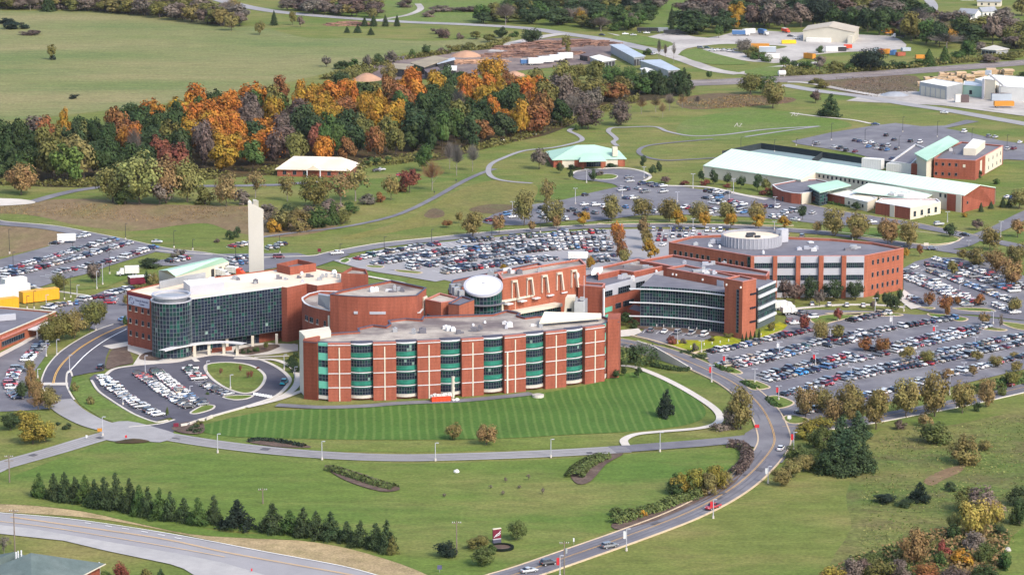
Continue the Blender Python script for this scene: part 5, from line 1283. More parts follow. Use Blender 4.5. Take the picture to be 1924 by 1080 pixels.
PROTO = dict(
    round=[crown_decid(100 + i, 1150, 24, .10, .03) for i in range(5)],
    tall=[crown_decid(200 + i, 1150, 20, .10, .030, shape='egg') for i in range(4)],
    forest=[crown_decid(300 + i, 1500, 22, .04, .030, .45, shape='egg') for i in range(8)],
    near=[crown_decid(400 + i, 2500, 40, .04, .021, .3) for i in range(4)],
    sparse=[crown_decid(500 + i, 620, 22, .14, .026, .2) for i in range(4)],
    bush=[crown_decid(600 + i, 900, 14, -.22, .034, flat=1.0) for i in range(4)],
    bigbush=[crown_decid(650 + i, 2200, 26, -.18, .022, .4) for i in range(3)],
    conifer=[crown_conifer(700 + i) for i in range(4)],
    pine=[crown_decid(750 + i, 2600, 62, .01, .021, .35, shape='cone') for i in range(5)],
    bare=[crown_bare(800 + i, 900) for i in range(3)])
TRUNK = dict(std=[trunk_mesh(i) for i in range(3)], thick=[trunk_mesh(9, .6, .03, 4)], pale=[trunk_mesh(20 + i, .78, .02, 8, 'barkpale', .33) for i in range(2)], con=[trunk_mesh(30, .9, .02, 0)], shrub=[trunk_mesh(40, .55, .035, 5, 'barkm', .3)], bare=[trunk_mesh(50 + i, .85, .017, 9, 'barkpale', .3) for i in range(2)])
TK = dict(round='std', tall='std', forest='std', near='std', sparse='pale', bush='shrub', bigbush='shrub', conifer='con', pine='con', bare='bare')
NAME = dict(round='shade_tree', tall='shade_tree', forest='field_tree', near='shade_tree', sparse='sparse_tree', bush='shrub', bigbush='shrub', conifer='conifer', pine='conifer', bare='bare_tree')
NOUN = dict(round='tree', tall='tall tree', forest='tree', near='broad tree', sparse='thin-leaved tree', bush='shrub', bigbush='large shrub', conifer='conifer', pine='conifer', bare='leafless tree')
CATS = dict(bush='shrub', bigbush='shrub', conifer='conifer', pine='conifer')
tr = random.Random(5)
def plant(kind, g, h, w, col, label, group, name=None, jit=.12):
    o = thing(name or NAME[kind], label, CATS.get(kind, 'tree'), (g[0], g[1], 0), group)
    cr = bpy.data.objects.new('crown', tr.choice(PROTO[kind])); tk = bpy.data.objects.new('trunk', tr.choice(TRUNK[TK[kind]]))
    for c in (cr, tk): COL.objects.link(c); c.parent = o
    b = HUE[col]; j = 1 + tr.uniform(-jit, jit)
    cr.color = (min(1, b[0] * j * (1 + tr.uniform(-.08, .08))), min(1, b[1] * j), min(1, b[2] * j), 1)
    sw = w / .82
    cr.scale = tk.scale = (sw, sw * tr.uniform(.9, 1.1), h)
    cr.rotation_euler[2] = tr.uniform(0, 6.28); tk.rotation_euler[2] = tr.uniform(0, 6.28)
    if kind in ('bush', 'bigbush'): cr.location.z = -.02 * h
    tk.scale = (max(sw * .8, h * .5),) * 2 + (h * .95,)
    if kind == 'conifer' or kind == 'pine': tk.scale = (h * .5, h * .5, h * .9)
    return o
ORD = 'first second third fourth fifth sixth seventh eighth ninth tenth eleventh twelfth thirteenth fourteenth fifteenth sixteenth seventeenth eighteenth nineteenth'.split()
TENS = {2: 'twent', 3: 'thirt', 4: 'fort', 5: 'fift', 6: 'sixt', 7: 'sevent', 8: 'eight', 9: 'ninet'}
def nth(n):
    if n < 20: return ORD[n - 1]
    t, u = divmod(n, 10)
    return TENS[t] + ('ieth' if u == 0 else 'y-' + ORD[u - 1]) if n < 100 else 'hundred-and-' + nth(n - 100)
def grove(place, group, spec, name=None, jit=.12):
    "spec lines: bx by top width kind colour (photo pixels)"
    rows = []
    for ln in spec.replace('\n', ';').split(';'):
        p = ln.split()
        if len(p) < 6: continue
        rows.append((float(p[0]), float(p[1]), float(p[2]), float(p[3]), p[4], p[5]))
    rows.sort()
    n_of = {}
    for r in rows: n_of[(r[5], r[4])] = n_of.get((r[5], r[4]), 0) + 1
    seen = {}
    for bx, by, ty, w, kind, col in rows:
        k = (col, kind); seen[k] = seen.get(k, 0) + 1
        g = P(bx, by); h = hgt(bx, by, ty)
        noun = NOUN[kind]
        lab = (f'{WORD[col]} {noun}, {nth(seen[k])} such from left {place}' if n_of[k] > 1 else f'{WORD[col]} {noun}, the only such {place}')
        plant(kind, g, h, w / ppm(g), col, lab, group, name, jit)
# the wood --------------------------------------------------------------
SEEDS = '''30 225 G;60 215 N;100 235 B;122 228 Y;20 290 G;40 265 G;75 270 G;95 255 L;118 300 V;102 300 B;145 275 A;165 235 G;158 205 Y;200 255 G;205 215 B;215 190 G;225 240 B;250 175 L;295 165 L;285 190 O;318 190 Y;355 160 B;365 185 O;352 215 O;400 155 G
390 185 G;420 200 O;435 235 O;340 240 G;300 230 G;265 230 G;320 215 G;253 260 O;320 270 R;360 290 O;390 260 P;365 243 Y;425 265 Y;430 290 L;455 150 O;440 155 N;520 150 B;545 150 O;510 165 L;530 180 M;480 205 P;515 205 Y;495 240 O;490 270 O;540 220 P;545 260 P;580 170 Y
590 150 G;600 200 Y;630 205 Y;590 250 R;615 240 M;630 260 O;645 165 O;680 170 G;700 190 Y;730 135 Y;715 165 L;770 145 O;785 160 O;830 130 O;795 150 Y;745 160 B;660 200 B;700 210 Y;750 210 Y;725 200 N;680 230 L;690 260 B;728 260 O;755 240 L;800 185 G;850 175 G;840 225 M
830 255 Y;870 200 L;905 150 O;910 165 Y;925 120 Y;900 205 G;900 240 B;935 215 O;930 230 O;955 190 G;960 250 G;985 210 Y;1000 160 O;1010 185 O;1015 215 O;1030 200 G;980 240 L;1060 170 N;1090 190 N;1060 220 N;1110 155 L;1140 145 L;1130 180 N;1150 170 B;1180 150 M;1200 160 M
1230 160 G;1260 160 G;1175 190 P;1085 130 L;1010 130 L;970 140 B;140 250 D;60 300 G;180 300 D;230 280 G;280 275 D;400 300 D;460 230 D;560 230 D;650 230 D;780 210 D;870 240 D;815 215 G;350 265 D;460 290 B;510 285 D;580 285 D;650 285 B;720 280 D;800 265 D'''
SEEDS = [(float(a), float(b), c) for a, b, c in (s.split() for s in SEEDS.replace('\n', ';').split(';'))]
WOOD = [(-30, 345), (-30, 288), (60, 276), (130, 268), (200, 255), (300, 236), (400, 222), (500, 210), (600, 203), (700, 196), (800, 190), (900, 184), (1000, 180), (1100, 176), (1200, 170), (1285, 163), (1288, 172), (1200, 184), (1130, 200), (1085, 225), (1030, 248), (960, 264), (880, 282), (820, 294), (700, 300), (620, 318), (520, 324), (420, 330), (330, 335), (250, 342), (150, 347), (60, 345)]
def inside(p, poly):
    c = False; j = len(poly) - 1
    for i in range(len(poly)):
        if (poly[i][1] > p[1]) != (poly[j][1] > p[1]) and p[0] < (poly[j][0] - poly[i][0]) * (p[1] - poly[i][1]) / (poly[j][1] - poly[i][1]) + poly[i][0]: c = not c
        j = i
    return c
def wood():
    g = random.Random(3); pts = []; poly = PL(WOOD)
    xs, ys = [p[0] for p in poly], [p[1] for p in poly]
    for _ in range(16000):
        p = (g.uniform(min(xs), max(xs)), g.uniform(min(ys), max(ys)))
        if not inside(p, poly): continue
        if all((p[0] - q[0]) ** 2 + (p[1] - q[1]) ** 2 > 11.8 ** 2 for q in pts): pts.append(p)
    items = []
    for p in pts:
        px, py = proj((p[0], p[1], 0)); edge = 1.0
        h = g.uniform(14, 24) if px < 1060 else g.uniform(12, 16)
        cx, cy = proj((p[0], p[1], h * .68))
        col = min(SEEDS, key=lambda s: (s[0] - cx) ** 2 + ((s[1] - cy) * 1.3) ** 2)[2]
        if g.random() < .10: col = g.choice('GMLDBN')
        items.append((px, py, p, h, g.uniform(8.5, 15.5), col, g))
    def yfront(x):
        f = [(-30, 345), (150, 347), (330, 335), (620, 318), (820, 294), (960, 264), (1085, 225), (1290, 170)]
        for a, b in zip(f, f[1:]):
            if a[0] <= x <= b[0]: return a[1] + (b[1] - a[1]) * (x - a[0]) / (b[0] - a[0])
        return 170
    def yback(x):
        f = [(-30, 288), (200, 255), (500, 210), (800, 190), (1285, 163)]
        for a, b in zip(f, f[1:]):
            if a[0] <= x <= b[0]: return a[1] + (b[1] - a[1]) * (x - a[0]) / (b[0] - a[0])
        return 165
    items.sort(key=lambda t: t[0]); cnt = {}
    for px, py, p, h, w, col, _ in items:
        t = (py - yback(px)) / max(1, yfront(px) - yback(px))
        row = 'along the front edge of the wood' if t > .7 else ('in the middle of the wood' if t > .33 else 'along the back edge of the wood')
        k = (col, row); cnt[k] = cnt.get(k, 0) + 1
        kind = 'bare' if col == 'N' and tr.random() < .45 else 'forest'
        plant(kind, p, h, w, col, f'{WORD[col]} tree, {nth(cnt[k])} such from left {row}', 'trees of the autumn wood', 'woodland_tree')
    return len(items)
NWOOD = wood()
print('wood trees', NWOOD)
# groves and single trees ----------------------------------------------------
grove('between the wood and brown meadow', 'trees between wood and meadow', '''212 380 300 62 near S;262 384 274 84 near S;312 382 288 66 near T;352 380 292 60 near S;425 388 320 44 near T;40 366 302 56 near T;480 372 318 40 sparse T;540 378 318 36 sparse A;590 388 322 60 near L;640 385 322 55 sparse T
668 378 300 60 sparse A;300 385 330 50 round N;235 384 345 40 bush H;385 384 345 40 bush L;455 384 352 36 bush N;610 372 340 30 sparse B''')
grove('in the thicket behind the cream tower', 'shrubs of the thicket', '''530 432 386 52 bigbush A;560 434 388 50 bigbush A;510 425 395 40 bigbush N;600 428 380 50 bigbush M;625 422 376 34 conifer M;645 420 388 36 bigbush L;590 425 400 34 bigbush C;515 436 404 26 bush Y;575 410 380 30 bush P;540 408 378 40 bigbush D;500 405 380 40 bush N;620 402 370 44 bush N;660 400 376 40 bush M;690 384 362 34 bush N''')
grove('on the slope by the white-roofed house', 'trees on the meadow slope', '''735 376 322 32 tall A;770 362 314 36 round R;778 345 322 30 round R;812 358 296 46 bare B;797 322 265 36 near M;730 308 293 16 round M;858 330 266 34 bare E;888 322 268 30 bare E;845 318 262 26 bare E;755 360 335 24 bush B;715 380 358 22 bush B;700 310 292 30 bush M;1084 245 232 10 bush M''')
grove('on the edge of the park paths', 'trees by the park paths', '''1105 243 190 54 near P;1167 236 184 48 near P;1560 219 177 48 pine D;1410 178 134 48 near L;1452 204 146 44 near A;1440 176 138 40 near M;1532 194 168 20 round P;1205 215 178 26 bare T;1232 212 176 26 bare T;1258 208 174 26 bare N;1282 204 172 22 bare T;1310 200 178 16 bare N;1245 222 190 18 bare T;1530 158 142 22 bush L;1545 166 146 30 bush L''')
grove('before the mint-roofed sports centre', 'trees before the sports centre', '''1318 343 315 13 tall D;1341 347 316 20 tall D;1366 349 320 16 tall D;1392 355 326 18 tall D;1423 358 325 22 tall D;1440 362 330 20 tall L;1326 348 336 22 bush R;1366 352 344 18 bush R;1438 366 348 24 bush R;1455 368 354 14 bush M;1535 382 366 16 round R;1632 386 372 30 round G;1650 392 370 14 conifer C;1694 395 372 14 conifer C;1608 396 378 18 round G;1862 392 378 14 conifer C
1843 398 380 12 conifer C;1884 390 370 16 conifer D;1896 389 372 16 conifer D;1810 336 318 20 round M;1840 334 318 12 bush D;1872 346 334 16 bush M;1725 318 300 26 round V;1812 408 398 14 bush Y;1915 392 350 40 near A''')
grove('round the mint-roofed childcare building', 'trees round the childcare building', '''1052 326 302 16 tall D;1072 338 315 12 tall D;1114 342 315 16 tall D;1208 316 290 14 tall D;1225 332 306 16 tall D;1238 325 301 14 tall D;1250 344 329 24 round P;1286 348 338 18 bush R;1013 318 276 34 round N;1030 382 330 32 sparse A;1075 318 308 20 bush D;1150 314 306 26 bush D;1125 330 318 20 bush N''')
grove('in the row along the north loop road', 'parking lot trees along the north loop road', '''888 446 392 46 near A;938 440 400 26 round T;985 424 350 42 near A;1040 426 368 42 near A;1096 426 396 28 round Y;1148 416 361 42 near A;1206 412 366 38 near A;1258 418 366 42 near A;1275 428 392 28 round Y;1315 420 374 38 near A;1324 430 394 24 round Y;1365 418 374 36 near A;1373 430 398 26 round Y;1421 424 372 36 near A;1425 432 402 28 round Y
1474 432 404 26 round Y;1535 440 412 24 sparse T;1028 400 332 26 sparse A;1000 436 412 16 round T;1046 430 400 18 round T;862 420 394 14 round A;840 428 412 20 round B''')
grove('in the double row inside the staff car park', 'orange trees in the staff car park', '''1160 462 410 26 round O;1163 476 428 26 round B;1168 492 446 28 round B;1172 500 462 24 round A;1208 452 404 26 round T;1213 468 426 26 round A;1222 492 448 30 round Y;1109 508 478 18 round Y;948 510 496 18 round Y''')
grove('on the islands by the north roundabout', 'trees by the north roundabout', '''1565 442 384 46 near A;1612 448 392 42 near A;1668 462 402 42 near T;1706 462 408 40 near A;1508 414 382 20 round D;1784 446 418 26 round D;1836 432 410 24 round P;1860 470 420 40 near A;1810 490 466 24 round A;1838 500 462 44 near A;1872 512 466 50 near T;1910 500 452 40 near A;1700 484 462 22 round Y;1728 482 458 14 round B;1912 446 410 30 round T;1900 540 480 44 near T;1790 520 488 22 round A;1610 452 424 24 round T;1662 446 414 30 round T;1600 428 404 20 round Y''')
grove('beside the brick office block', 'trees beside the office block', '''1476 570 524 30 round P;1492 570 526 34 round P;1523 564 515 36 near D;1565 565 520 36 near D;1607 564 522 34 near D;1648 572 545 12 tall D;1662 572 546 12 tall D;1690 568 540 14 tall D;1675 586 546 38 near D;1540 576 540 22 round N;1745 576 545 22 round B;1778 590 550 32 round B;1800 576 552 14 round B;1840 576 550 20 round B;1906 590 556 26 round A;1850 612 584 22 round T;1880 620 586 12 sparse N;1640 580 562 12 round N''')
grove('in the big east car park', 'trees of the east car park', '''1543 642 598 34 near A;1512 622 585 24 round R;1575 640 606 30 round L;1574 604 576 16 round R;1623 660 630 26 round B;1660 664 632 32 round B;1705 680 648 30 round A;1740 684 655 32 near L;1780 600 566 12 round B;1836 680 655 24 round A;1870 690 664 28 near A;1905 672 660 18 round A;1910 700 674 24 round A;1780 712 690 24 round T;1828 708 685 20 round T''')
grove('between the east car park and road', 'trees along the east road', '''1392 806 718 56 near A;1376 806 760 36 round N;1514 784 714 44 near T;1545 776 722 40 near A;1596 784 708 48 near A;1602 800 734 46 near A;1646 806 722 54 near A;1702 784 702 58 near A;1756 782 690 60 near A;1808 776 708 46 near A;1853 764 704 36 near T;1650 770 728 40 near T;1565 800 740 40 near T;1900 728 690 34 round L;1880 742 712 24 bush H;1836 772 752 16 bush G;1740 800 770 30 bush T;1690 806 786 26 bush P''')
grove('in the clump right of the road junction', 'clump by the road junction', '''1512 824 780 46 bigbush U;1540 810 776 50 bigbush U;1500 862 828 50 bigbush H;1488 896 858 38 near A;1468 912 874 40 near A;1525 880 836 44 bigbush H;1510 885 850 40 near A;1580 836 782 57 pine C;1612 822 772 52 pine C;1562 890 820 64 pine D;1602 888 814 72 pine D;1590 866 808 67 pine C;1622 882 826 48 pine D;1545 850 795 40 bigbush H;1530 840 800 36 bigbush H''')
grove('in the rough meadow at the near corner', 'shrubs of the rough meadow', '''1755 832 784 66 bigbush H;1810 872 806 60 bigbush A;1850 846 822 30 bigbush A;1728 942 906 44 pine K;1664 944 926 44 bigbush K;1698 950 936 40 bigbush D;1786 922 902 26 bush D;1850 980 898 74 bigbush N;1818 960 905 50 bigbush L;1832 1010 928 64 near W;1870 990 935 30 near W;1792 998 958 30 near S;1910 950 905 40 bigbush D;1915 985 930 40 bigbush G;1880 1005 980 30 bigbush D;1790 1016 980 36 bush G''')
grove('in the bottom edge thicket', 'thicket along the bottom edge', '''1716 1062 985 56 near T;1740 1030 1000 40 bush L;1775 1050 1002 30 bush R;1830 1035 990 50 bigbush N;1810 1064 1020 44 bush Y;1850 1060 1010 44 bigbush H;1560 1100 1058 60 bigbush U;1600 1094 1040 54 bigbush N;1650 1092 1040 60 bigbush L;1690 1090 1046 50 bigbush N;1740 1092 1050 56 bigbush B;1790 1096 1056 56 bigbush P;1850 1096 1054 60 bigbush G;1636 1064 1036 30 bush H;1890 1070 1020 34 bush M;1765 1066 1030 26 bush M;1615 1078 1042 40 bush P;1700 1060 1024 36 bush A''')
grove('in the row above the near highway', 'conifers screening the highway', '''74 934 888 33 pine M;102 940 889 36 pine D;122 942 887 38 pine D;142 944 895 36 pine D;160 948 893 41 pine M;178 952 901 38 pine D;196 956 897 41 pine D;218 958 889 43 pine D;244 962 899 41 pine D;262 968 911 38 pine M;278 972 915 36 pine D;300 976 917 38 pine M;320 978 923 41 pine D;346 980 935 38 pine D;372 986 935 41 pine M;402 984 931 34 pine D;446 994 940 68 pine K;513 1000 946 56 pine D;545 1004 958 46 pine M;570 1008 953 43 pine D;594 1012 961 43 pine D;622 1014 961 49 pine D
652 1020 979 36 pine D;677 1026 978 41 pine D;706 1032 983 41 pine D;726 1036 977 41 pine D;737 1040 1006 27 pine L''')
grove('round the roadside sign and utility pole', 'shrubs round the roadside sign', '''838 1046 1010 46 bigbush K;900 1030 1004 46 bigbush L;908 1062 1022 44 near H;970 1014 974 40 near H;925 1040 1020 20 bush M''')
grove('on the front lawns', 'small trees on the front lawns', '''853 826 790 32 near A;914 836 794 40 near T;1252 783 731 40 pine K;1159 712 692 14 round G;1172 706 685 14 round G;1199 710 688 16 round G;1265 912 880 22 bush M''')
grove('in the golden clump inside the road bend', 'golden shrubs in the road bend', '''1278 926 882 46 bigbush U;1310 926 874 50 bigbush U;1345 920 868 46 bigbush U;1330 930 884 40 bigbush A;1268 930 896 30 bigbush G;1360 910 882 30 bigbush A;1160 968 950 30 bush H;1185 966 948 30 bush H;1205 970 952 20 bush Y''')
grove('by the west car park and green bank', 'trees by the west car park', '''20 808 770 40 near D;48 800 768 50 near U;62 834 784 56 near U;85 830 788 40 near U;93 770 722 40 near A;42 752 712 26 tall D;60 748 680 30 near T;56 700 672 20 round A;72 770 706 30 near T;112 642 580 52 near L;140 636 576 46 near A;168 622 560 44 near L;186 606 560 34 near L;90 648 598 36 near L;110 798 790 14 bush D;125 806 790 18 bush D;140 735 715 18 bush A;170 760 742 16 bush A;238 575 550 16 near A''')
grove('round the northwest car parks', 'trees of the northwest car parks', '''112 546 512 36 near L;178 532 488 26 round N;182 530 505 20 round E;276 540 505 12 tall D;288 542 508 26 near A;262 545 530 30 bush L;282 502 484 46 bigbush D;336 484 464 26 bush N;432 450 430 20 bush G;445 446 422 16 bush D;407 456 446 12 bush N;236 612 590 14 bush M;30 54 36 46 bush K;10 45 30 40 bush K;60 66 56 44 bush P;97 112 81 18 round L;99 113 103 14 bush K;140 186 175 18 bush K;614 126 104 18 round N''')
grove('before the glass hospital wing', 'small shrubs before the glass wing', '''445 664 650 12 bush D;456 665 652 12 bush D;468 664 651 12 bush D;480 662 648 12 bush M;500 658 640 10 round L;548 690 668 22 bigbush D;556 700 676 24 bigbush D;552 678 655 18 bush D;415 706 690 8 sparse R;452 700 684 8 sparse R;466 712 694 8 sparse R;472 712 692 8 sparse R;484 694 688 8 bush R;314 786 760 7 tall H;366 804 796 18 bush D;372 812 802 20 bush D;356 810 802 12 bush D;374 798 788 16 bush L;390 742 735 8 bush M''')
grove('round the curved glass clinic', 'shrubs round the clinic', '''1176 612 584 26 round G;1192 616 598 22 bush G;1262 648 628 20 bush R;1284 646 634 14 bush N;1306 660 642 16 bush N;1336 642 630 12 bush L;1402 644 622 8 conifer D;1410 643 620 8 conifer D;1418 641 620 8 conifer D;1426 638 616 8 conifer D;1395 646 626 8 conifer D;1450 622 602 18 round L;1368 634 622 18 bush L;1224 684 664 22 bush L''')
grove('in the near corner garden', 'garden shrubs in the near corner', '''228 1096 1052 30 near R;275 1096 1064 28 bush L;302 1094 1065 14 tall D;200 1088 1070 26 bush V;8 1040 1005 24 sparse N''')
# far tree belts
grove('in the belt at the far left field edge', 'trees of the far field edge', '''30 18 -8 60 forest N;92 22 -20 34 conifer G;130 18 -14 34 round L;165 22 -14 40 forest N;200 24 -14 40 forest L;235 26 -12 44 forest A;270 30 -8 44 forest N;300 34 -4 42 forest L;330 38 0 46 forest N;360 42 2 46 forest A;390 46 6 44 forest P;415 50 10 40 forest A;435 58 18 30 round A;488 66 38 20 round A;515 48 20 18 conifer D;550 48 20 16 round L;440 30 -4 34 forest A;10 14 -12 50 forest P;60 16 -14 44 forest N;565 52 30 14 round N''')
grove('in the hedgerow along the far highway', 'trees along the far highway', '''610 28 2 30 forest N;580 22 -6 32 forest P;640 30 6 34 forest N;670 32 -4 34 forest P;700 36 14 22 forest A;540 20 -4 30 forest N;685 50 32 16 conifer D;702 50 28 18 conifer D;724 50 28 16 conifer D;746 50 28 14 conifer D;652 62 50 14 conifer D;672 62 46 18 conifer D;697 66 52 16 conifer D;760 14 -4 34 bush P;830 22 10 50 bush N;870 22 10 46 bush P;805 32 18 30 bush N
905 42 4 34 forest M;930 40 0 40 forest L;955 42 16 26 forest D;985 36 -8 40 forest D;1010 36 -4 40 forest M;1035 30 -10 44 conifer D;1065 44 10 34 forest N;1090 44 14 28 round Y;1080 20 -18 40 conifer D;1110 30 -12 44 forest D;1140 24 -20 40 conifer D;1160 40 4 36 forest M;1130 56 20 36 forest M;1115 52 30 28 bush L;1185 55 20 34 forest N;1050 46 24 30 bush L;1200 50 0 34 forest D;1180 30 -10 34 forest K;1155 58 40 30 bush M''')
grove('on the far pasture slope', 'shrubs of the far pasture', '''832 72 50 22 bush P;820 64 50 24 bush P;865 74 58 16 bush N;895 74 56 24 forest L;920 80 62 26 forest L;942 72 48 24 forest D;965 70 54 20 bush M;1000 84 50 44 near D;802 106 82 18 round G;775 110 90 14 bush M;735 118 92 26 bush N;712 122 98 22 bush G;690 126 100 20 bush N;850 96 80 30 bush L;880 94 78 30 bush L;830 102 88 22 bush N;640 130 112 30 bush G;660 128 104 28 bush M;1262 64 40 16 conifer D;1065 112 62 20 sparse L''')
grove('along the log yard and sheds', 'trees by the log yard', '''925 160 98 56 near Y;730 158 114 32 near A;780 150 120 22 round G;1120 160 105 40 forest L;1085 150 118 44 near L;1150 168 118 44 near M;1182 172 120 34 near M;1210 176 130 36 pine D;1240 178 132 34 pine D;1262 178 134 30 pine D;1285 182 128 26 pine D;1215 104 88 16 bush M;1140 190 150 40 forest B;1165 186 140 44 forest L;640 170 130 40 near D;862 160 130 36 forest G;1238 116 70 10 bare N;1250 114 80 8 bare N;1266 118 74 10 bare N''')
grove('in the belt behind the tan warehouse', 'trees behind the warehouse', '''1262 48 14 22 conifer D;1282 56 18 24 conifer P;1330 52 4 34 forest N;1355 54 -2 34 forest P;1385 46 -6 36 forest Y;1380 60 22 26 round Y;1415 52 6 40 forest P;1445 54 0 42 forest N;1475 56 6 40 forest P;1505 52 0 40 forest N;1535 50 -14 60 near K;1570 54 8 40 forest G;1600 56 10 40 forest G;1630 60 10 44 forest D;1652 66 10 44 forest G;1690 62 6 44 forest G;1712 78 18 46 forest L;1740 84 30 40 forest M;1765 88 34 36 forest D;1780 84 48 30 near Y;1805 76 24 40 forest G;1835 80 40 36 forest M;1865 84 20 40 forest N;1900 90 44 44 near L;1930 92 30 40 forest L
1350 72 46 18 round M;1310 10 -22 40 forest G;1420 20 -20 40 forest P;1460 24 -18 40 forest L;1500 20 -22 36 forest P;1580 24 -14 40 forest M;1620 24 -14 40 forest L;1660 30 -6 44 forest G;1690 30 -16 40 forest D;1730 44 6 34 forest M;1775 52 20 30 forest N;1920 30 -6 40 forest A;1885 44 10 36 forest N;1880 66 36 36 forest N;1840 62 34 30 forest P''')
grove('along the railway and gravel yard', 'shrubs along the railway', '''1475 122 104 22 bush M;1490 128 112 24 bush D;1510 128 110 26 bush M;1540 132 104 30 round N;1570 134 112 34 bush L;1600 134 116 30 bush M;1635 134 86 56 near K;1612 132 98 40 near K;1660 130 112 30 bush D;1690 128 110 36 bush G;1720 124 106 30 bush M;1745 124 92 30 conifer M;1775 120 86 30 conifer M;1800 112 92 26 forest M;1860 118 100 40 bush N;1900 112 96 40 bush L;1398 100 72 34 near N;1412 108 84 34 bush L;1425 112 94 30 bush M;1442 116 100 26 bush M;1540 100 84 16 bush M;1332 150 132 12 round M;1820 110 72 34 forest M;1470 140 126 14 bush N;1918 148 132 30 bush G;1885 168 152 26 bush L;1842 98 74 26 forest N''')
# hedges --------------------------------------------------------------------
def hedge(label, pts, w, h, col, name='hedge', step=.16, group=None):
    c = catmull(PL(pts), 8); g = np.random.default_rng(len(pts) * 31 + int(pts[0][0]))
    C, N_ = [], []
    for a, b in zip(c, c[1:]):
        L = math.dist(a, b); n = max(1, int(L * w * 1.5 / step))
        d = Vector((b[0] - a[0], b[1] - a[1])).normalized(); nn = Vector((-d.y, d.x))
        for _ in range(n):
            t, s, v = g.random(), g.uniform(-1, 1), g.random()
            th = g.uniform(0, math.pi); rr = .75 + .3 * g.random()
            y, z = math.cos(th) * w / 2 * rr, abs(math.sin(th)) ** .6 * h * rr * (.85 + .15 * math.sin(t * 6 + a[0]))
            C.append((a[0] + (b[0] - a[0]) * t + nn.x * y, a[1] + (b[1] - a[1]) * t + nn.y * y, z)); N_.append((nn.x * y * 2 / w, nn.y * y * 2 / w, z / h + .2))
    C, N_ = np.array(C), np.array(N_) + g.normal(size=(len(C), 3)) * .35
    o0 = np.array([c[0][0], c[0][1], 0])
    me, _ = leafmesh(name, C - o0, N_, .30, 5); attrs(me, g.random(len(C)), g.random(len(C))); me.materials.append(M['leaf'])
    o = bpy.data.objects.new(name, me); COL.objects.link(o); o.location = o0; o.color = (*HUE[col], 1)
    return tag(o, label, 'hedge', group)
hedge('clipped yellow-green hedge along the mulch bed inside the road bend', [(1150, 984), (1175, 978), (1205, 968), (1240, 957), (1270, 944), (1300, 938), (1312, 930)], 4.2, 2.6, 'H')
hedge('dark brown-red hedge curling round the top of the road bend', [(1368, 838), (1388, 840), (1402, 850), (1402, 868), (1390, 884), (1376, 895)], 4.0, 2.6, 'P')
hedge('big dark clipped hedge beside the pale retaining wall', [(1170, 684), (1185, 687), (1205, 685), (1220, 681)], 10, 7.0, 'G')
hedge('low curving hedge under the pale retaining wall', [(1225, 688), (1245, 692), (1270, 696), (1296, 697)], 2.2, 1.5, 'G')
hedge('low dark hedge in the bed on the striped lawn', [(466, 830), (490, 828), (530, 832), (572, 840)], 2.2, 1.3, 'K')
hedge('hedge of rounded bushes on the long slanting mulch bed', [(618, 882), (645, 890), (680, 902), (715, 913), (742, 919)], 3.8, 1.7, 'H')
hedge('hedge of rounded bushes on the short mulch bed by the front drive', [(1078, 898), (1088, 884), (1105, 872), (1135, 858)], 6.0, 1.7, 'H')
hedge('low hedge at the tip of the parking island, nearest the clinic', [(1280, 663), (1300, 665)], 3, 1.3, 'D')
hedge('low oval hedge beside the clinic drive', [(1302, 672), (1328, 673)], 3.4, 1.4, 'D')
hedge('low hedge along the upper parking island by the drive', [(1344, 687), (1360, 696), (1376, 701)], 2.4, 1.3, 'M')
hedge('low hedge along the middle parking island by the drive', [(1398, 719), (1412, 728), (1424, 731)], 2.6, 1.3, 'M')
hedge('low hedge along the lower parking island by the junction', [(1443, 750), (1456, 762), (1466, 766)], 2.6, 1.3, 'M')
hedge('dark hedge below the brown tree at the junction', [(1340, 810), (1362, 806), (1385, 804)], 4, 2.2, 'N')
hedge('clipped green hedge before the sports centre brick wing', [(1552, 382), (1580, 386), (1600, 390)], 2.5, 1.2, 'M')
hedge('low hedge along the white pavilion wall', [(1706, 412), (1740, 406), (1766, 399)], 2.0, 1.0, 'M')
hedge('overgrown hedgerow between the east car park and road', [(1836, 738), (1880, 726), (1930, 712)], 6, 3.0, 'M')

def undergrowth(name, label, pts, n, h, cols, size=.45, seed=1):
    "countless weeds and low brush over an area: one object"
    poly = PL(pts); g = np.random.default_rng(seed); xs, ys = [p[0] for p in poly], [p[1] for p in poly]
    C = []
    while len(C) < n:
        x, y = g.uniform(min(xs), max(xs)), g.uniform(min(ys), max(ys))
        if inside((x, y), poly) and math.sin(x * .13 + seed) + math.sin(y * .11 + x * .05) + g.normal() * .8 > -.4: C.append((x, y, g.random() ** 2 * h))
    C = np.array(C); o0 = np.array([C[0][0], C[0][1], 0]); N_ = g.normal(size=(n, 3)) * .6 + np.array([0, -.2, .8])
    me, _ = leafmesh(name, C - o0, N_, size, seed); attrs(me, g.random(n), g.random(n)); me.materials.append(M['leaf'])
    o = bpy.data.objects.new(name, me); COL.objects.link(o); o.location = o0; o.color = (*HUE[cols], 1); o['kind'] = 'stuff'; o['label'] = label
RM = [(1640, 850), (1655, 820), (1700, 806), (1780, 805), (1924, 780), (1924, 1000), (1860, 1080), (1660, 1070), (1600, 1050), (1625, 990), (1615, 930)]
CT = [(1540, 1085), (1600, 1050), (1680, 1030), (1760, 1000), (1850, 990), (1900, 1010), (1870, 1085)]
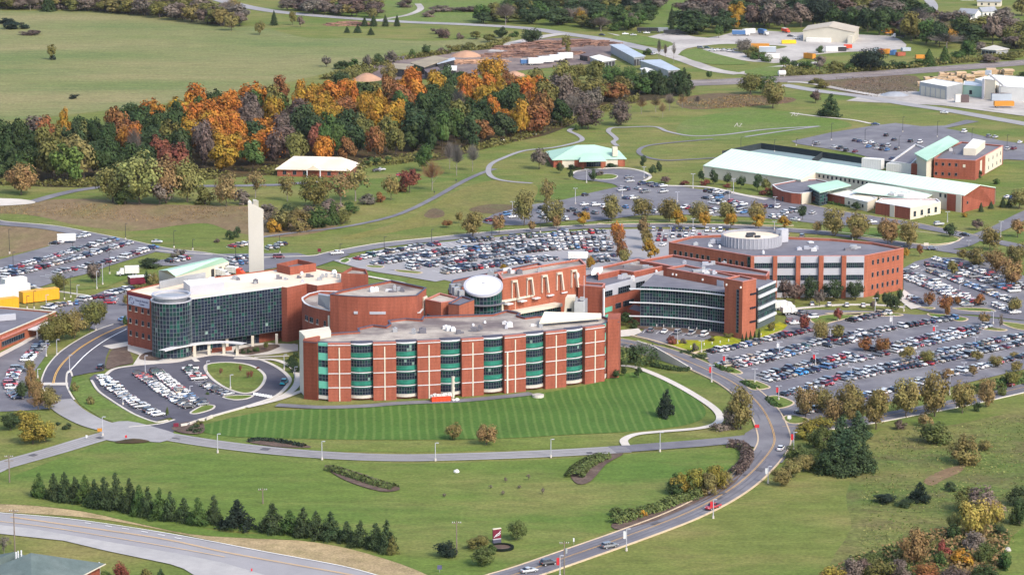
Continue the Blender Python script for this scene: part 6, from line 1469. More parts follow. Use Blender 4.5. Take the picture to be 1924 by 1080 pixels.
for lab, pts, n, h, c, sz in [('green weeds over the rough meadow', RM, 2600, .5, 'V', .2), ('straw-coloured weeds over the rough meadow', RM, 2600, .5, 'S', .2), ('dark brush along the near bottom corner', CT, 7000, 1.4, 'H', .34), ('brown brush under the near corner thicket', CT, 4500, 2.0, 'T', .34),
    ('brush along the front edge of the wood', [(-20, 348), (150, 352), (330, 342), (520, 330), (620, 325), (820, 300), (960, 270), (1085, 230), (1200, 190), (1200, 182), (1085, 220), (960, 262), (820, 290), (620, 312), (330, 328), (150, 340), (-20, 336)], 9000, 2.5, 'L', .5),
    ('rust-coloured weeds on the field by the railway', [(1270, 192), (1400, 178), (1490, 186), (1480, 194), (1400, 202), (1300, 208)], 2200, .6, 'T', .3), ('brown weeds on the mill field', [(1545, 150), (1620, 146), (1720, 143), (1722, 172), (1640, 184), (1580, 172)], 2200, .6, 'N', .3),
    ('brush along both sides of the railway', [(1470, 128), (1600, 126), (1700, 122), (1800, 112), (1924, 102), (1924, 108), (1800, 120), (1700, 130), (1560, 140), (1480, 144)], 6000, 2.4, 'L', .6),
    ('dry stalks over the brown meadow', [(-20, 390), (100, 382), (300, 388), (470, 392), (600, 405), (620, 425), (520, 436), (420, 408), (300, 420), (150, 412), (-20, 400)], 3500, .45, 'T', .22),
    ('brush at the edge of the far field and log yard', [(600, 150), (700, 118), (800, 104), (900, 92), (960, 74), (940, 90), (860, 100), (740, 116), (680, 150)], 6000, 2.6, 'L', .6),
    ('low brush along the far left field edge', [(-20, 16), (160, 20), (330, 34), (440, 54), (440, 48), (330, 26), (160, 10), (-20, 4)], 7000, 3.0, 'N', .6)]:
    undergrowth('weeds', lab, pts, n, h, c, sz, n + len(lab))
def belt(place, pts, gap, cols, h0, h1, seed, skip=None, name='belt_tree'):
    "dense far belt of single trees"
    g = random.Random(seed); poly = PL(pts); xs, ys = [p[0] for p in poly], [p[1] for p in poly]; q = []; cnt = {}
    for _ in range(5000):
        p = (g.uniform(min(xs), max(xs)), g.uniform(min(ys), max(ys)))
        if not inside(p, poly): continue
        px, py = proj((p[0], p[1], 0))
        if skip and skip[0] < px < skip[2] and skip[1] < py < skip[3]: continue
        if all((p[0] - a[0]) ** 2 + (p[1] - a[1]) ** 2 > gap ** 2 for a in q): q.append(p)
    for p in sorted(q, key=lambda a: proj((a[0], a[1], 0))[0]):
        c = g.choice(cols); cnt[c] = cnt.get(c, 0) + 1
        plant('bare' if c in 'EN' and g.random() < .3 else 'forest', p, g.uniform(h0, h1), g.uniform(.75, 1.1) * gap * 1.15, c, f'{WORD[c]} tree, {nth(cnt[c])} such from left {place}', 'trees of the far belts', name)
belt('in the dense belt beyond the far field', [(-30, -12), (120, -4), (240, 2), (340, 14), (430, 32), (460, 52), (400, 47), (300, 33), (180, 23), (-30, 18)], 15, 'NPLANNL', 9, 15, 1)
belt('in the belt along the far highway', [(530, 12), (600, -6), (710, 14), (710, 34), (620, 30), (560, 24)], 15, 'NPLAP', 8, 13, 2)
belt('in the dark thicket above the far highway', [(905, 46), (955, 22), (1010, -6), (1180, -14), (1240, 16), (1192, 58), (1120, 60), (1040, 48), (960, 49)], 17, 'DGLNMLD', 9, 17, 3)
belt('in the belt behind the gravel yard', [(1290, 66), (1295, 14), (1400, -14), (1560, -14), (1640, 0), (1780, 46), (1840, 56), (1940, 60), (1940, 104), (1850, 82), (1770, 92), (1700, 72), (1620, 58), (1500, 46), (1420, 54), (1370, 66)], 22, 'PNGDLPNLD', 11, 19, 4, (1735, 4, 1885, 52))
# ---------------------------------------------------------------- cars
def car_parts(kind):
    "body (paint, trim, lights), windows, wheel template; x forward, origin on the ground"
    st = dict(
        sedan=dict(hull=[(-2.32, .46, .74, .62), (-2.24, .30, .94, .82), (-1.3, .24, 1.00, .90), (.75, .24, .98, .90), (1.75, .24, .88, .87), (2.18, .30, .74, .78), (2.34, .42, .60, .60)], cab=[(-1.75, .98, .80), (-.95, 1.42, .62), (.15, 1.44, .63), (1.0, .97, .80)], wb=1.38, wr=.33),
        suv=dict(hull=[(-2.34, .52, .98, .72), (-2.28, .36, 1.12, .88), (-1.2, .30, 1.16, .94), (.8, .30, 1.12, .94), (1.75, .30, 1.04, .91), (2.2, .36, .92, .82), (2.36, .50, .72, .64)], cab=[(-2.20, 1.10, .84), (-1.85, 1.70, .68), (.25, 1.74, .70), (1.15, 1.10, .84)], wb=1.42, wr=.38),
        hatch=dict(hull=[(-2.0, .48, .84, .62), (-1.94, .32, 1.0, .80), (-1.0, .24, 1.02, .87), (.6, .24, 1.0, .87), (1.5, .24, .90, .84), (1.92, .30, .76, .76), (2.06, .44, .6, .58)], cab=[(-1.85, .98, .78), (-1.45, 1.46, .62), (.1, 1.50, .64), (1.0, .98, .78)], wb=1.25, wr=.32),
        van=dict(hull=[(-2.5, .50, 1.0, .80), (-2.46, .34, 1.2, .93), (-1.2, .28, 1.22, .96), (1.2, .28, 1.16, .96), (1.95, .28, 1.0, .92), (2.35, .36, .84, .82), (2.5, .5, .68, .62)], cab=[(-2.42, 1.16, .88), (-2.2, 1.92, .76), (.7, 1.92, .76), (1.75, 1.08, .86)], wb=1.5, wr=.35),
        pickup=dict(hull=[(-2.85, .60, 1.02, .86), (-2.82, .42, 1.10, .95), (-1.2, .36, 1.12, .97), (1.0, .36, 1.12, .97), (2.1, .36, 1.08, .95), (2.6, .42, .98, .88), (2.78, .56, .80, .70)], cab=[(-.95, 1.10, .88), (-.72, 1.78, .72), (.55, 1.80, .73), (1.35, 1.10, .88)], wb=1.75, wr=.42, bed=True))[kind]
    b = MB(); ring = []
    for x, zl, zt, hw in st['hull']:
        zm = zl + (zt - zl) * .55
        ring.append([(x, -hw * .80, zl), (x, -hw, zl + (zm - zl) * .5), (x, -hw, zm), (x, -hw * .88, zt), (x, hw * .88, zt), (x, hw, zm), (x, hw, zl + (zm - zl) * .5), (x, hw * .80, zl)])
    vs = [v for r in ring for v in r]; n = 8
    fs = [(i * n + k, i * n + (k + 1) % n, (i + 1) * n + (k + 1) % n, (i + 1) * n + k)[::-1] for i in range(len(ring) - 1) for k in range(n)]
    b.add(vs, fs + [tuple(range(n)), tuple((len(ring) - 1) * n + k for k in range(n))[::-1]])
    c = st['cab']; (x0, z0, w0), (x1, z1, w1), (x2, z2, w2), (x3, z3, w3) = c
    L = lambda x, w, z, s: (x, s * w, z)
    # roof panel and pillars in paint
    b.add([(x1, -w1, z1), (x2, -w2, z2), (x2, w2, z2), (x1, w1, z1), (x1 - .05, -w1 - .02, z1 - .09), (x2 + .05, -w2 - .02, z2 - .09), (x2 + .05, w2 + .02, z2 - .09), (x1 - .05, w1 + .02, z1 - .09)],
          [(0, 1, 2, 3), (4, 5, 1, 0), (5, 6, 2, 1), (6, 7, 3, 2), (7, 4, 0, 3)])
    if st.get('bed'):
        b.add([(-2.7, -.82, 1.125), (-1.0, -.82, 1.125), (-1.0, .82, 1.125), (-2.7, .82, 1.125)], [(0, 1, 2, 3)], 1)
    hx, _, hz, hw = st['hull'][-2]; rx, _, rz, rw = st['hull'][1]
    for s in (-1, 1):
        b.box((hx + .07, s * hw * .72), .14, .34, hz - .20, hz - .03, 0, 2); b.box((rx - .06, s * rw * .80), .12, .26, rz - .26, rz - .03, 0, 3)
    b.box((st['hull'][-1][0] - .02, 0), .1, .9, .42, .56, 0, 1)
    g = MB(); e = .015
    base = [(x0, -w0, z0), (x3, -w3, z3), (x3, w3, z3), (x0, w0, z0)]; top = [(x1 - .04, -w1 - e, z1 - .085), (x2 + .04, -w2 - e, z2 - .085), (x2 + .04, w2 + e, z2 - .085), (x1 - .04, w1 + e, z1 - .085)]
    g.add(base + top, [(0, 1, 5, 4), (1, 2, 6, 5), (2, 3, 7, 6), (3, 0, 4, 7)])
    # pillars
    for s in (-1, 1):
        for t in ((.36, .64) if kind in ('suv', 'van') else (.5,)):
            xb, xt = x0 + (x3 - x0) * t, x1 + (x2 - x1) * t; wb_, wt_ = w0 + (w3 - w0) * t, w1 + (w2 - w1) * t
            b.add([(xb - .05, s * (wb_ + .012), z0), (xb + .05, s * (wb_ + .012), z0), (xt + .05, s * (wt_ + .03), z1 - .08), (xt - .05, s * (wt_ + .03), z1 - .08)], [(0, 1, 2, 3) if s < 0 else (3, 2, 1, 0)])
    w = MB(); r = st['wr']; m = 12
    for s in (-.11, .11): w.v += [(r * math.cos(2 * math.pi * k / m), s, r * math.sin(2 * math.pi * k / m)) for k in range(m)]
    w.f += [(k, (k + 1) % m, m + (k + 1) % m, m + k) for k in range(m)]; w.m += [0] * m
    for s, o in ((-.112, 0), (.112, 1)):
        i0 = len(w.v); w.v += [(r * .62 * math.cos(2 * math.pi * k / m), s, r * .62 * math.sin(2 * math.pi * k / m)) for k in range(m)]
        w.f += [(o * m + k, o * m + (k + 1) % m, i0 + (k + 1) % m, i0 + k) for k in range(m)]; w.m += [0] * m
        w.f.append(tuple(range(i0, i0 + m))); w.m.append(1)
    return b, g, w, [(sx * st['wb'], s * (st['hull'][2][3] - .10), r) for sx in (-1, 1) for s in (-1, 1)]
CARS = {}
M['taillight'] = surf('tail_lamp', (.32, .02, .02), .3, .05, .5)
M['headlight'] = surf('head_lamp', (.70, .70, .68), .2, .03, .5)
for kd in ('sedan', 'suv', 'hatch', 'van', 'pickup'):
    b, g, w, wp = car_parts(kd)
    def mesh(nm, mb, mats):
        me = bpy.data.meshes.new(nm); me.from_pydata(mb.v, [], mb.f)
        for m_ in mats: me.materials.append(m_)
        me.polygons.foreach_set('material_index', mb.m); me.update(); return me
    CARS[kd] = (mesh('body', b, [M['paint'], M['darkmetal'], M['headlight'], M['taillight']]), mesh('windows', g, [M['gl1']]), mesh('wheel', w, [M['rubber'], M['greymetal']]), wp, b, g, w)
PAINT = [('white', (.64, .64, .635), 24), ('silver', (.39, .40, .41), 20), ('grey', (.16, .165, .175), 16), ('black', (.020, .020, .024), 15), ('dark blue', (.030, .045, .10), 8), ('red', (.32, .022, .030), 5),
         ('blue', (.060, .16, .33), 4), ('dark red', (.13, .018, .028), 4), ('tan', (.36, .31, .24), 4), ('dark green', (.025, .07, .06), 2)]
PC = {n: c for n, c, _ in PAINT}; PC['bright blue'] = (.03, .25, .55); PC['teal'] = (.02, .36, .42); PC['orange'] = (.6, .2, .02)
cr_ = random.Random(21)
KW = (('sedan', 40), ('suv', 34), ('hatch', 10), ('van', 7), ('pickup', 9))
def pick_car():
    return cr_.choices([n for n, _, _ in PAINT], [w for _, _, w in PAINT])[0], cr_.choices([k for k, _ in KW], [w for _, w in KW])[0]
def put_car(x, y, ang, col, kind, label, group, name='parked_car'):
    o = thing(name, label, 'car', (x, y, .22), group); o.rotation_euler[2] = ang
    bm_, gm, wm, wp = CARS[kind][:4]; c = (*PC[col], 1)
    bo = bpy.data.objects.new('body', bm_); bo.color = c
    go = bpy.data.objects.new('windows', gm)
    for q in (bo, go): COL.objects.link(q); q.parent = o
    for p in wp:
        wo = bpy.data.objects.new('wheel', wm); COL.objects.link(wo); wo.parent = o; wo.location = p
    return o
FAR = []   # the cars beyond the nearest three hundred: (x, y, angle, colour, kind)
LINES = MB()
def row_spots(pts, pitch=2.85, flip=0.0, miss=.06, gaps=(), n=8):
    c = catmull(PL(pts), n) if len(pts) > 2 else PL(pts)
    out = []; acc = 0.0; nxt = pitch * .5
    tot = sum(math.dist(a, b) for a, b in zip(c, c[1:]))
    for a, b in zip(c, c[1:]):
        L = math.dist(a, b)
        if L < 1e-6: continue
        d = ((b[0] - a[0]) / L, (b[1] - a[1]) / L)
        while nxt <= acc + L:
            t = (nxt - acc) / L; p = (a[0] + (b[0] - a[0]) * t, a[1] + (b[1] - a[1]) * t)
            nrm = (-d[1], d[0])
            LINES.bar((p[0] - d[0] * pitch / 2 - nrm[0] * 2.5, p[1] - d[1] * pitch / 2 - nrm[1] * 2.5), (p[0] - d[0] * pitch / 2 + nrm[0] * 2.5, p[1] - d[1] * pitch / 2 + nrm[1] * 2.5), -.07, .07, .16, .225)
            u = nxt / tot
            if cr_.random() > miss and not any(g0 <= u <= g1 for g0, g1 in gaps):
                ang = math.atan2(d[1], d[0]) + math.pi / 2 + (math.pi if cr_.random() < .3 else 0) + cr_.uniform(-.03, .03) + flip
                off = cr_.uniform(-.35, .35)
                out.append((p[0] + nrm[0] * off, p[1] + nrm[1] * off, ang))
            nxt += pitch
        acc += L
    return out
NEAR = 0
def near_row(place, group, pts, colours=(), **k):
    "a row of individual cars; colours: optional list of 'colour kind' from the left"
    global NEAR
    sp = row_spots(pts, **k)
    sp.sort(key=lambda s: proj((s[0], s[1], 0))[0])
    for i, (x, y, a) in enumerate(sp):
        col, kd = pick_car()
        if i < len(colours) and colours[i]:
            w_ = colours[i].rsplit(' ', 1); col, kd = w_[0], w_[1]
        put_car(x, y, a, col, kd, f'{col} {kd}, {nth(i + 1)} car from left {place}', group); NEAR += 1
def far_row(pts, **k):
    for x, y, a in row_spots(pts, **k): FAR.append((x, y, a) + pick_car())
G1, G2, G3 = 'cars parked in the drop-off lot', 'cars parked in the west lot', 'cars parked in the big east lot'
near_row('in the lawn-side row of the drop-off lot', G1, [(192, 712), (215, 733), (250, 757), (282, 775), (306, 785)], ['white suv', 'white suv', 'white suv', 'white pickup', 'white van', 'white van', 'white van', 'silver suv', 'grey sedan', 'grey sedan', 'silver sedan', 'white sedan', 'white sedan', 'silver pickup', 'silver pickup', 'black suv', 'white suv', 'white sedan', 'dark blue sedan', 'dark blue sedan'], pitch=3.2, miss=.03)
near_row('in the left middle row of the drop-off lot', G1, [(258, 704), (278, 717), (300, 733), (325, 750), (346, 763), (358, 770)], ['black suv', 'red sedan', 'red sedan', 'silver sedan', 'grey suv', 'dark blue sedan', 'white sedan', 'white suv', 'white suv', 'white sedan', 'silver sedan', 'white suv', 'dark blue sedan', 'white sedan', 'white suv', 'black suv'], pitch=3.1, miss=.03)
near_row('in the right middle row of the drop-off lot', G1, [(292, 699), (306, 710), (325, 726), (345, 742), (368, 756), (384, 763)], ['black suv', 'dark green suv', 'silver sedan', 'silver sedan', 'white sedan', 'white sedan', 'white suv', 'white suv', 'silver sedan', 'red sedan', 'silver suv', 'tan suv', 'white suv'], pitch=3.1, miss=.03)
near_row('beside the oval lawn in the drop-off lot', G1, [(357, 694), (368, 710), (388, 726), (410, 738), (432, 745)], ['white pickup', 'dark green suv', 'silver sedan', 'white sedan', 'red pickup', None, 'black sedan', 'silver sedan', 'grey sedan', 'black suv'], pitch=3.2, miss=0, gaps=((.44, .58),))
near_row('in the upper group of the west lot', G2, [(82, 649), (68, 660), (58, 669), (50, 683)], ['white suv', 'white suv', 'silver sedan', 'white sedan', 'red sedan', 'black sedan', 'grey suv', 'black suv'], miss=0)
near_row('in the lower group of the west lot', G2, [(35, 692), (26, 706), (20, 720), (22, 735), (34, 750)], ['dark red van', 'red van', 'red sedan', 'white suv', 'silver sedan', 'black sedan', 'white sedan', 'grey sedan'], miss=.04)
near_row('in the bottom row of the east lot', G3, [(1500, 780), (1565, 763), (1680, 735), (1770, 709), (1850, 690), (1924, 671)], miss=.12, gaps=((.17, .24), (.45, .5)))
near_row('in the fourth aisle, near side, east lot', G3, [(1467, 745), (1535, 728), (1650, 702), (1770, 680), (1924, 646)], ['black sedan', 'grey sedan', 'silver sedan', 'white sedan', 'blue sedan'], gaps=((.22, .25),))
near_row('in the fourth aisle, far side, east lot', G3, [(1538, 722), (1600, 706), (1700, 683), (1800, 658), (1924, 632)])
near_row('in the third aisle, near side, east lot', G3, [(1420, 716), (1445, 716), (1530, 698), (1665, 666), (1720, 653), (1842, 625)], ['white sedan', 'silver suv', 'dark blue suv', 'grey suv', 'tan suv', 'bright blue suv', 'bright blue suv'], gaps=((.36, .39),))
near_row('in the third aisle, far side, east lot', G3, [(1428, 709), (1545, 682), (1640, 660), (1760, 632), (1860, 615)], gaps=((.40, .46),))
near_row('in the second aisle, near side, east lot', G3, [(1354, 686), (1385, 691), (1470, 671), (1556, 652), (1650, 632)], ['silver suv', 'tan suv', 'black sedan', 'white suv', 'red hatch'], gaps=((.55, .64),))
print('near cars', NEAR)
for pts in ([(1366, 682), (1420, 672), (1545, 645), (1610, 630), (1795, 600)], [(1330, 664), (1350, 661), (1390, 653), (1424, 645)], [(1434, 642), (1470, 634), (1520, 623)], [(1594, 606), (1612, 602), (1632, 598), (1668, 590)]):
    far_row(pts, miss=.05)
far_row([(1486, 606), (1500, 613)], miss=0); far_row([(1502, 590), (1530, 600)], miss=.1); far_row([(1210, 624), (1250, 626), (1325, 632)], pitch=5, miss=.1)
[FAR.append((P(x, y).x, P(x, y).y, 1.5, 'white', 'sedan')) for x, y in ((1526, 574), (1558, 575), (1591, 576), (1622, 577))]
# north-west, staff, north and far-east lots
for pts, k in [([(0, 513), (60, 496), (130, 476), (180, 462), (218, 452)], {}), ([(5, 524), (70, 507), (150, 486), (200, 471), (247, 457)], {}), ([(84, 520), (130, 510), (180, 500), (210, 492), (250, 480), (292, 466)], dict(miss=.2)), ([(8, 512 + 22), (20, 532)], dict(miss=0)),
               ([(140, 449), (166, 444)], dict(miss=0)), ([(100, 461), (116, 456)], dict(miss=0)),
               ([(655, 491), (680, 487), (722, 478), (790, 466), (870, 457), (955, 450), (1040, 444), (1140, 438)], dict(gaps=((.43, .46),))), ([(716, 490), (800, 477), (880, 469), (955, 461), (1050, 454), (1146, 450)], {}), ([(697, 498), (765, 490), (862, 475), (955, 466), (1050, 459), (1146, 456)], {}),
               ([(765, 502), (845, 490), (900, 480), (958, 473), (1040, 466), (1148, 461)], {}), ([(765, 507), (845, 497), (914, 486), (1000, 474), (1080, 468), (1150, 466)], {}), ([(820, 511), (880, 502), (960, 492), (1046, 484)], dict(miss=.12)), ([(830, 516), (904, 505), (980, 495), (1050, 488)], dict(miss=.1)), ([(1110, 486), (1155, 482)], dict(miss=.1)), ([(1110, 494), (1156, 490)], dict(miss=.1)), ([(1100, 474), (1150, 472)], {}),
               ([(1222, 434), (1280, 435), (1380, 437)], {}), ([(1232, 446), (1290, 446), (1350, 447)], {}), ([(1230, 453), (1250, 453)], {}), ([(1240, 462), (1252, 463)], dict(miss=.3)),
               ([(1322, 361), (1350, 364), (1378, 368)], dict(miss=.15)), ([(1322, 376), (1340, 373), (1356, 375)], {}), ([(1337, 385), (1356, 381)], {}), ([(1372, 381), (1402, 388)], {}), ([(1372, 387), (1402, 393)], {}), ([(1328, 396), (1352, 401)], dict(miss=.1)), ([(1328, 403), (1352, 407)], dict(miss=.3)), ([(1282, 392), (1306, 396)], dict(miss=.1)), ([(1376, 398), (1402, 402)], dict(miss=.3)), ([(1432, 390), (1464, 392)], {}), ([(1468, 402), (1500, 398)], dict(miss=.2)), ([(1445, 410), (1480, 408)], dict(miss=.4)), ([(1490, 416), (1500, 414)], dict(miss=.2)), ([(1520, 402), (1545, 404)], dict(miss=.2)),
               ([(1754, 488), (1800, 500), (1860, 518), (1940, 548)], dict(miss=.03)), ([(1735, 500), (1766, 503), (1840, 526), (1910, 552)], {}), ([(1745, 511), (1800, 530), (1880, 560), (1910, 572)], {}), ([(1712, 504), (1745, 508)], dict(miss=.2)), ([(1700, 514), (1760, 536), (1840, 574)], {}), ([(1702, 524), (1766, 550), (1818, 577)], {}), ([(1712, 562), (1736, 574)], dict(miss=0)), ([(1870, 575), (1906, 590)], dict(miss=.2)),
               ([(255, 545), (228, 549), (205, 556)], dict(miss=.1)), ([(148, 568), (190, 560), (215, 566)], dict(miss=.1)), ([(85, 583), (120, 574), (150, 572)], dict(miss=.1)), ([(212, 565), (204, 574)], {}),
               ([(432, 466), (470, 460)], dict(miss=0)), ([(428, 492), (470, 484)], dict(miss=0)), ([(434, 500), (466, 494)], dict(miss=.1)), ([(500, 469), (520, 467)], dict(miss=0)), ([(518, 463), (540, 460)], dict(miss=0)), ([(312, 494), (360, 487)], dict(miss=.1)),
               ([(1674, 300), (1680, 301)], {}), ([(1890, 372), (1912, 376)], dict(miss=0))]:
    far_row(pts, **k)
def spot(px, py, deg, col=None, kd=None):
    g = P(px, py); c_, k_ = pick_car(); FAR.append((g.x, g.y, math.radians(deg), col or c_, kd or k_))
for px, py in ((1535, 273), (1567, 279), (1579, 281), (1590, 285), (1607, 287), (1606, 266), (1615, 268), (1626, 271), (1637, 270), (1632, 278), (1644, 275), (1647, 281), (1658, 276), (1656, 283), (1669, 277), (1667, 284), (1684, 282), (1665, 257), (1680, 265), (1711, 268), (1729, 270), (1812, 250), (1858, 259), (1870, 260), (1916, 270), (1893, 283), (1905, 282)): spot(px, py, 62 + cr_.uniform(-6, 6))
for px, py in ((1100, 369), (1117, 403), (1075, 398), (1061, 414), (1098, 387), (1119, 388), (1019, 411), (1017, 394), (963, 410), (963, 403), (950, 406), (915, 416), (921, 417), (1175, 375), (1190, 375), (1175, 392), (1137, 391), (1177, 358), (1168, 360), (1198, 357), (1212, 363), (1246, 363), (1208, 348), (1225, 350), (1233, 352), (1246, 352), (1181, 336), (1183, 343), (1229, 401), (1142, 396), (1087, 405), (1015, 402), (1030, 407), (1100, 396)): spot(px, py, cr_.choice((30, 34, 40, 120)))
for px, py in ((708, 323), (752, 332), (716, 321)): spot(px, py, 10)
for px, py, d in ((1316, 92, -30), (1328, 92, -30), (1338, 97, -25), (1350, 97, 20), (1362, 97, 20), (1372, 98, 20), (1382, 96, 20), (1228, 104, 60), (1175, 66, 10), (1190, 68, 0), (1215, 64, 0), (1260, 62, 10), (1306, 64, 0), (1485, 70, 0), (1498, 74, 10)): spot(px, py, d)
def far_cars():
    vs, fs, mi = [], [], []; mats = ['gl1', 'rubber', 'greymetal', 'darkmetal', 'headlight', 'taillight']; cols = list(PC)
    ml = [M[m_] for m_ in mats]
    for c in cols: ml.append(surf('paint_' + c.replace(' ', '_'), PC[c], .3, .04, 1.3, spec=.5))
    for x, y, a, col, kd in FAR:
        b, g, w, wp = CARS[kd][4:7] + (CARS[kd][3],); ca, sa = math.cos(a), math.sin(a); ci = 6 + cols.index(col)
        def put(mb, mp, off=(0, 0, 0)):
            i0 = len(vs)
            vs.extend((x + (v[0] + off[0]) * ca - (v[1] + off[1]) * sa, y + (v[0] + off[0]) * sa + (v[1] + off[1]) * ca, v[2] + off[2] + .22) for v in mb.v)
            fs.extend(tuple(i + i0 for i in f) for f in mb.f); mi.extend(mp[m_] for m_ in mb.m)
        put(b, {0: ci, 1: 3, 2: 4, 3: 5}); put(g, {0: 0})
        for p in wp: put(w, {0: 1, 1: 2}, p)
    me = bpy.data.meshes.new('parked_cars'); me.from_pydata(vs, [], fs)
    for m_ in ml: me.materials.append(m_)
    me.polygons.foreach_set('material_index', mi); me.update()
    o = bpy.data.objects.new('parked_cars', me); COL.objects.link(o)
    tag(o, 'the many farther cars filling the staff, north, northwest and far car parks', kind='stuff')
far_cars(); print('far cars', len(FAR))
structure(LINES.build('parking_marking', M['white']))
def drive_car(px, py, deg, col, kd, label, z=0):
    g = P(px, py); put_car(g.x, g.y, math.radians(deg), col, kd, label, 'cars driving on the roads', 'car')
drive_car(1467, 846, 72, 'white', 'sedan', 'white sedan just below the road junction, driving up to it')
drive_car(1339, 957, 228, 'red', 'pickup', 'red pickup on the curved entry drive behind the red banner lamp')
drive_car(1145, 1030, 30, 'grey', 'suv', 'grey suv on the entry drive by the white banner lamp')
drive_car(1031, 1062, 28, 'black', 'suv', 'black suv at the lower end of the entry drive')
drive_car(994, 1076, 28, 'silver', 'sedan', 'silver sedan at the bottom edge of the photo on the entry drive')
drive_car(1893, 727, 200, 'red', 'sedan', 'red sedan alone on the east road by the hedgerow')
drive_car(633, 479, 20, 'white', 'pickup', 'white pickup on the loop road beyond the cream tower')
drive_car(524, 486, 8, 'dark red', 'van', 'dark red van on the road right of the cream tower')
drive_car(295, 457, 0, 'silver', 'sedan', 'silver sedan on the loop road beyond the northwest car park')
drive_car(534, 722, 80, 'teal', 'pickup', 'teal pickup on the drop-off loop beside the oval lawn')
drive_car(190, 694, 80, 'black', 'suv', 'black suv at the end of the ambulance ramp')
drive_car(233, 603, 40, 'blue', 'sedan', 'blue sedan at the corner of the brick end wall')
drive_car(1131, 68, -32, 'black', 'sedan', 'black sedan on the far highway near the sheds')
drive_car(1774, 214, -28, 'white', 'sedan', 'white sedan on the mill road above the tennis car park')
drive_car(1645, 236, -20, 'dark blue', 'sedan', 'dark car at the end of the pale footpath by the top car park')
drive_car(1752, 470, 5, 'dark blue', 'sedan', 'dark blue sedan on the road beyond the orange end wall')
drive_car(1703, 468, -30, 'black', 'sedan', 'black car half hidden behind the office block corner')
drive_car(1813, 444, -30, 'black', 'sedan', 'black sedan entering the north roundabout')
drive_car(1764, 424, 20, 'silver', 'suv', 'silver suv on the drive below the brick gable')
drive_car(1638, 420, 25, 'white', 'sedan', 'white car on the drive behind the tan trees')
drive_car(966, 447, 5, 'black', 'suv', 'black suv on the loop road above the first staff row')
drive_car(1058, 435, 5, 'dark blue', 'sedan', 'dark blue car on the loop road near the lot entrance')
drive_car(1478, 444, 75, 'silver', 'suv', 'silver suv parked beside the round roof screen, left one of two')
drive_car(1507, 447, 75, 'grey', 'suv', 'grey suv parked beside the round roof screen, right one of two')
drive_car(57, 541, -10, 'silver', 'sedan', 'silver sedan below the northwest rows, beside the white trailers')
# ---------------------------------------------------------------- lamps, poles, signs
lampm = {}
def lamp(px, py, ty, label, group, dark=False, banner=None, twin=False):
    g = P(px, py); h = hgt(px, py, ty)
    o = thing('street_lamp', label, 'street lamp', (g.x, g.y, .1), group)
    r = .11 if not dark else .09
    pm = M['darkmetal'] if dark else M['panel']
    def sub(nm, mb, m): return mb.build(nm, m, o)
    sub('base', MB().tube([(g.x, g.y, .1), (g.x, g.y, .9)], [.32, .28], 10), M['concrete'])
    sub('pole', MB().tube([(g.x, g.y, .9), (g.x, g.y, h)], [r * 1.3, r], 8), pm)
    hd = MB()
    for s in ((-1, 1) if twin else (1,)):
        hd.box((g.x + s * .62, g.y), .8, .42, h - .05, h + .12); hd.box((g.x + s * .15, g.y), .4, .12, h - .02, h + .08)
    sub('lamp_head', hd, pm)
    if banner:
        z1 = h * .90; z0 = h * .56
        sub('banner', MB().box((g.x - .5, g.y), .72, .05, z0, z1), M[banner])
def lamps(place, group, spec, dark=False, twin=False):
    rows = sorted(tuple(s.split()) for s in spec.replace('\n', ';').split(';') if s.strip())
    rows = sorted(rows, key=lambda r: float(r[0]))
    for i, r in enumerate(rows):
        bn = {'r': 'red', 'w': 'whitemetal'}.get(r[3]) if len(r) > 3 else None
        cw = 'dark' if dark else 'white'
        lamp(float(r[0]), float(r[1]), float(r[2]), f'{cw} lamp post, {nth(i + 1)} from left {place}', group, dark, bn, twin)
lamps('along the front drive', 'lamps along the front drive', '409 851 815;605 864 829;818 866 832;1035 860 825;1240 849 812')
lamps('along the entry drive, with a banner', 'banner lamps on the entry drive', '1177 1035 993 w;1340 974 938 r;1443 908 876 w;1491 844 812 r;1052 1084 1043 r')
lamps('round the drop-off lot and ring road', 'lamps round the drop-off lot', '193 819 783;131 700 667;107 668 638;87 670 640;71 710 693;180 621 592;273 703 668;357 743 725;231 761 737;433 731 704;389 701 678;534 695 666;554 716 689')
lamps('in the big east car park', 'lamps of the east car park', '1273 647 618;1318 662 640;1337 718 686 r;1363 691 667 r;1418 719 693;1464 667 642 w;1532 686 664 r;1463 752 725 r;1676 619 593 w;1574 603 581 r;1757 634 612 r;1560 642 618;1643 656 639;1832 649 633;1723 680 660;1599 712 689;1811 696 681;1866 609 585;1644 588 560;1784 742 704', twin=True)
lamps('in the north car park', 'lamps of the north car park', '1302 432 411;1260 443 425;1455 432 416;1273 380 361;1370 380 356;1378 365 336;1302 355 327;1456 393 370;1081 384 354;963 402 379;1169 369 349;1102 344 318;1210 336 314;1602 452 440;1706 403 388;1780 418 398;1880 446 416;1820 463 452', twin=True)
lamps('beside the far east car park', 'lamps of the far east car park', '1698 585 573;1790 510 494;1803 550 534;1876 535 524;1646 572 561')
lamps('along the staff car park edge', 'dark lamp poles of the staff car park', '639 473 459;700 491 469;722 476 445;782 470 456;811 459 431;865 457 445;924 450 426;1015 437 413', dark=True)
lamps('in the tennis car park', 'dark lamp poles of the tennis car park', '1562 264 232;1625 276 243;1689 279 256;1696 249 220;1761 258 228;1826 267 241;1892 279 253;1496 274 261;1526 275 265;1392 280 258;1455 286 262', dark=True)
lamps('round the northwest car parks', 'dark lamp poles of the northwest car parks', '18 477 431;25 503 474;137 472 455;236 451 420;327 466 434;206 515 474;362 470 450;443 486 462;526 476 442;121 563 521;133 559 519;64 580 547;51 580 556', dark=True)
lamps('on the green by the glass wing', 'white lamps on the northwest green', '145 559 536;87 576 554;182 543 510;193 535 495;243 566 552')
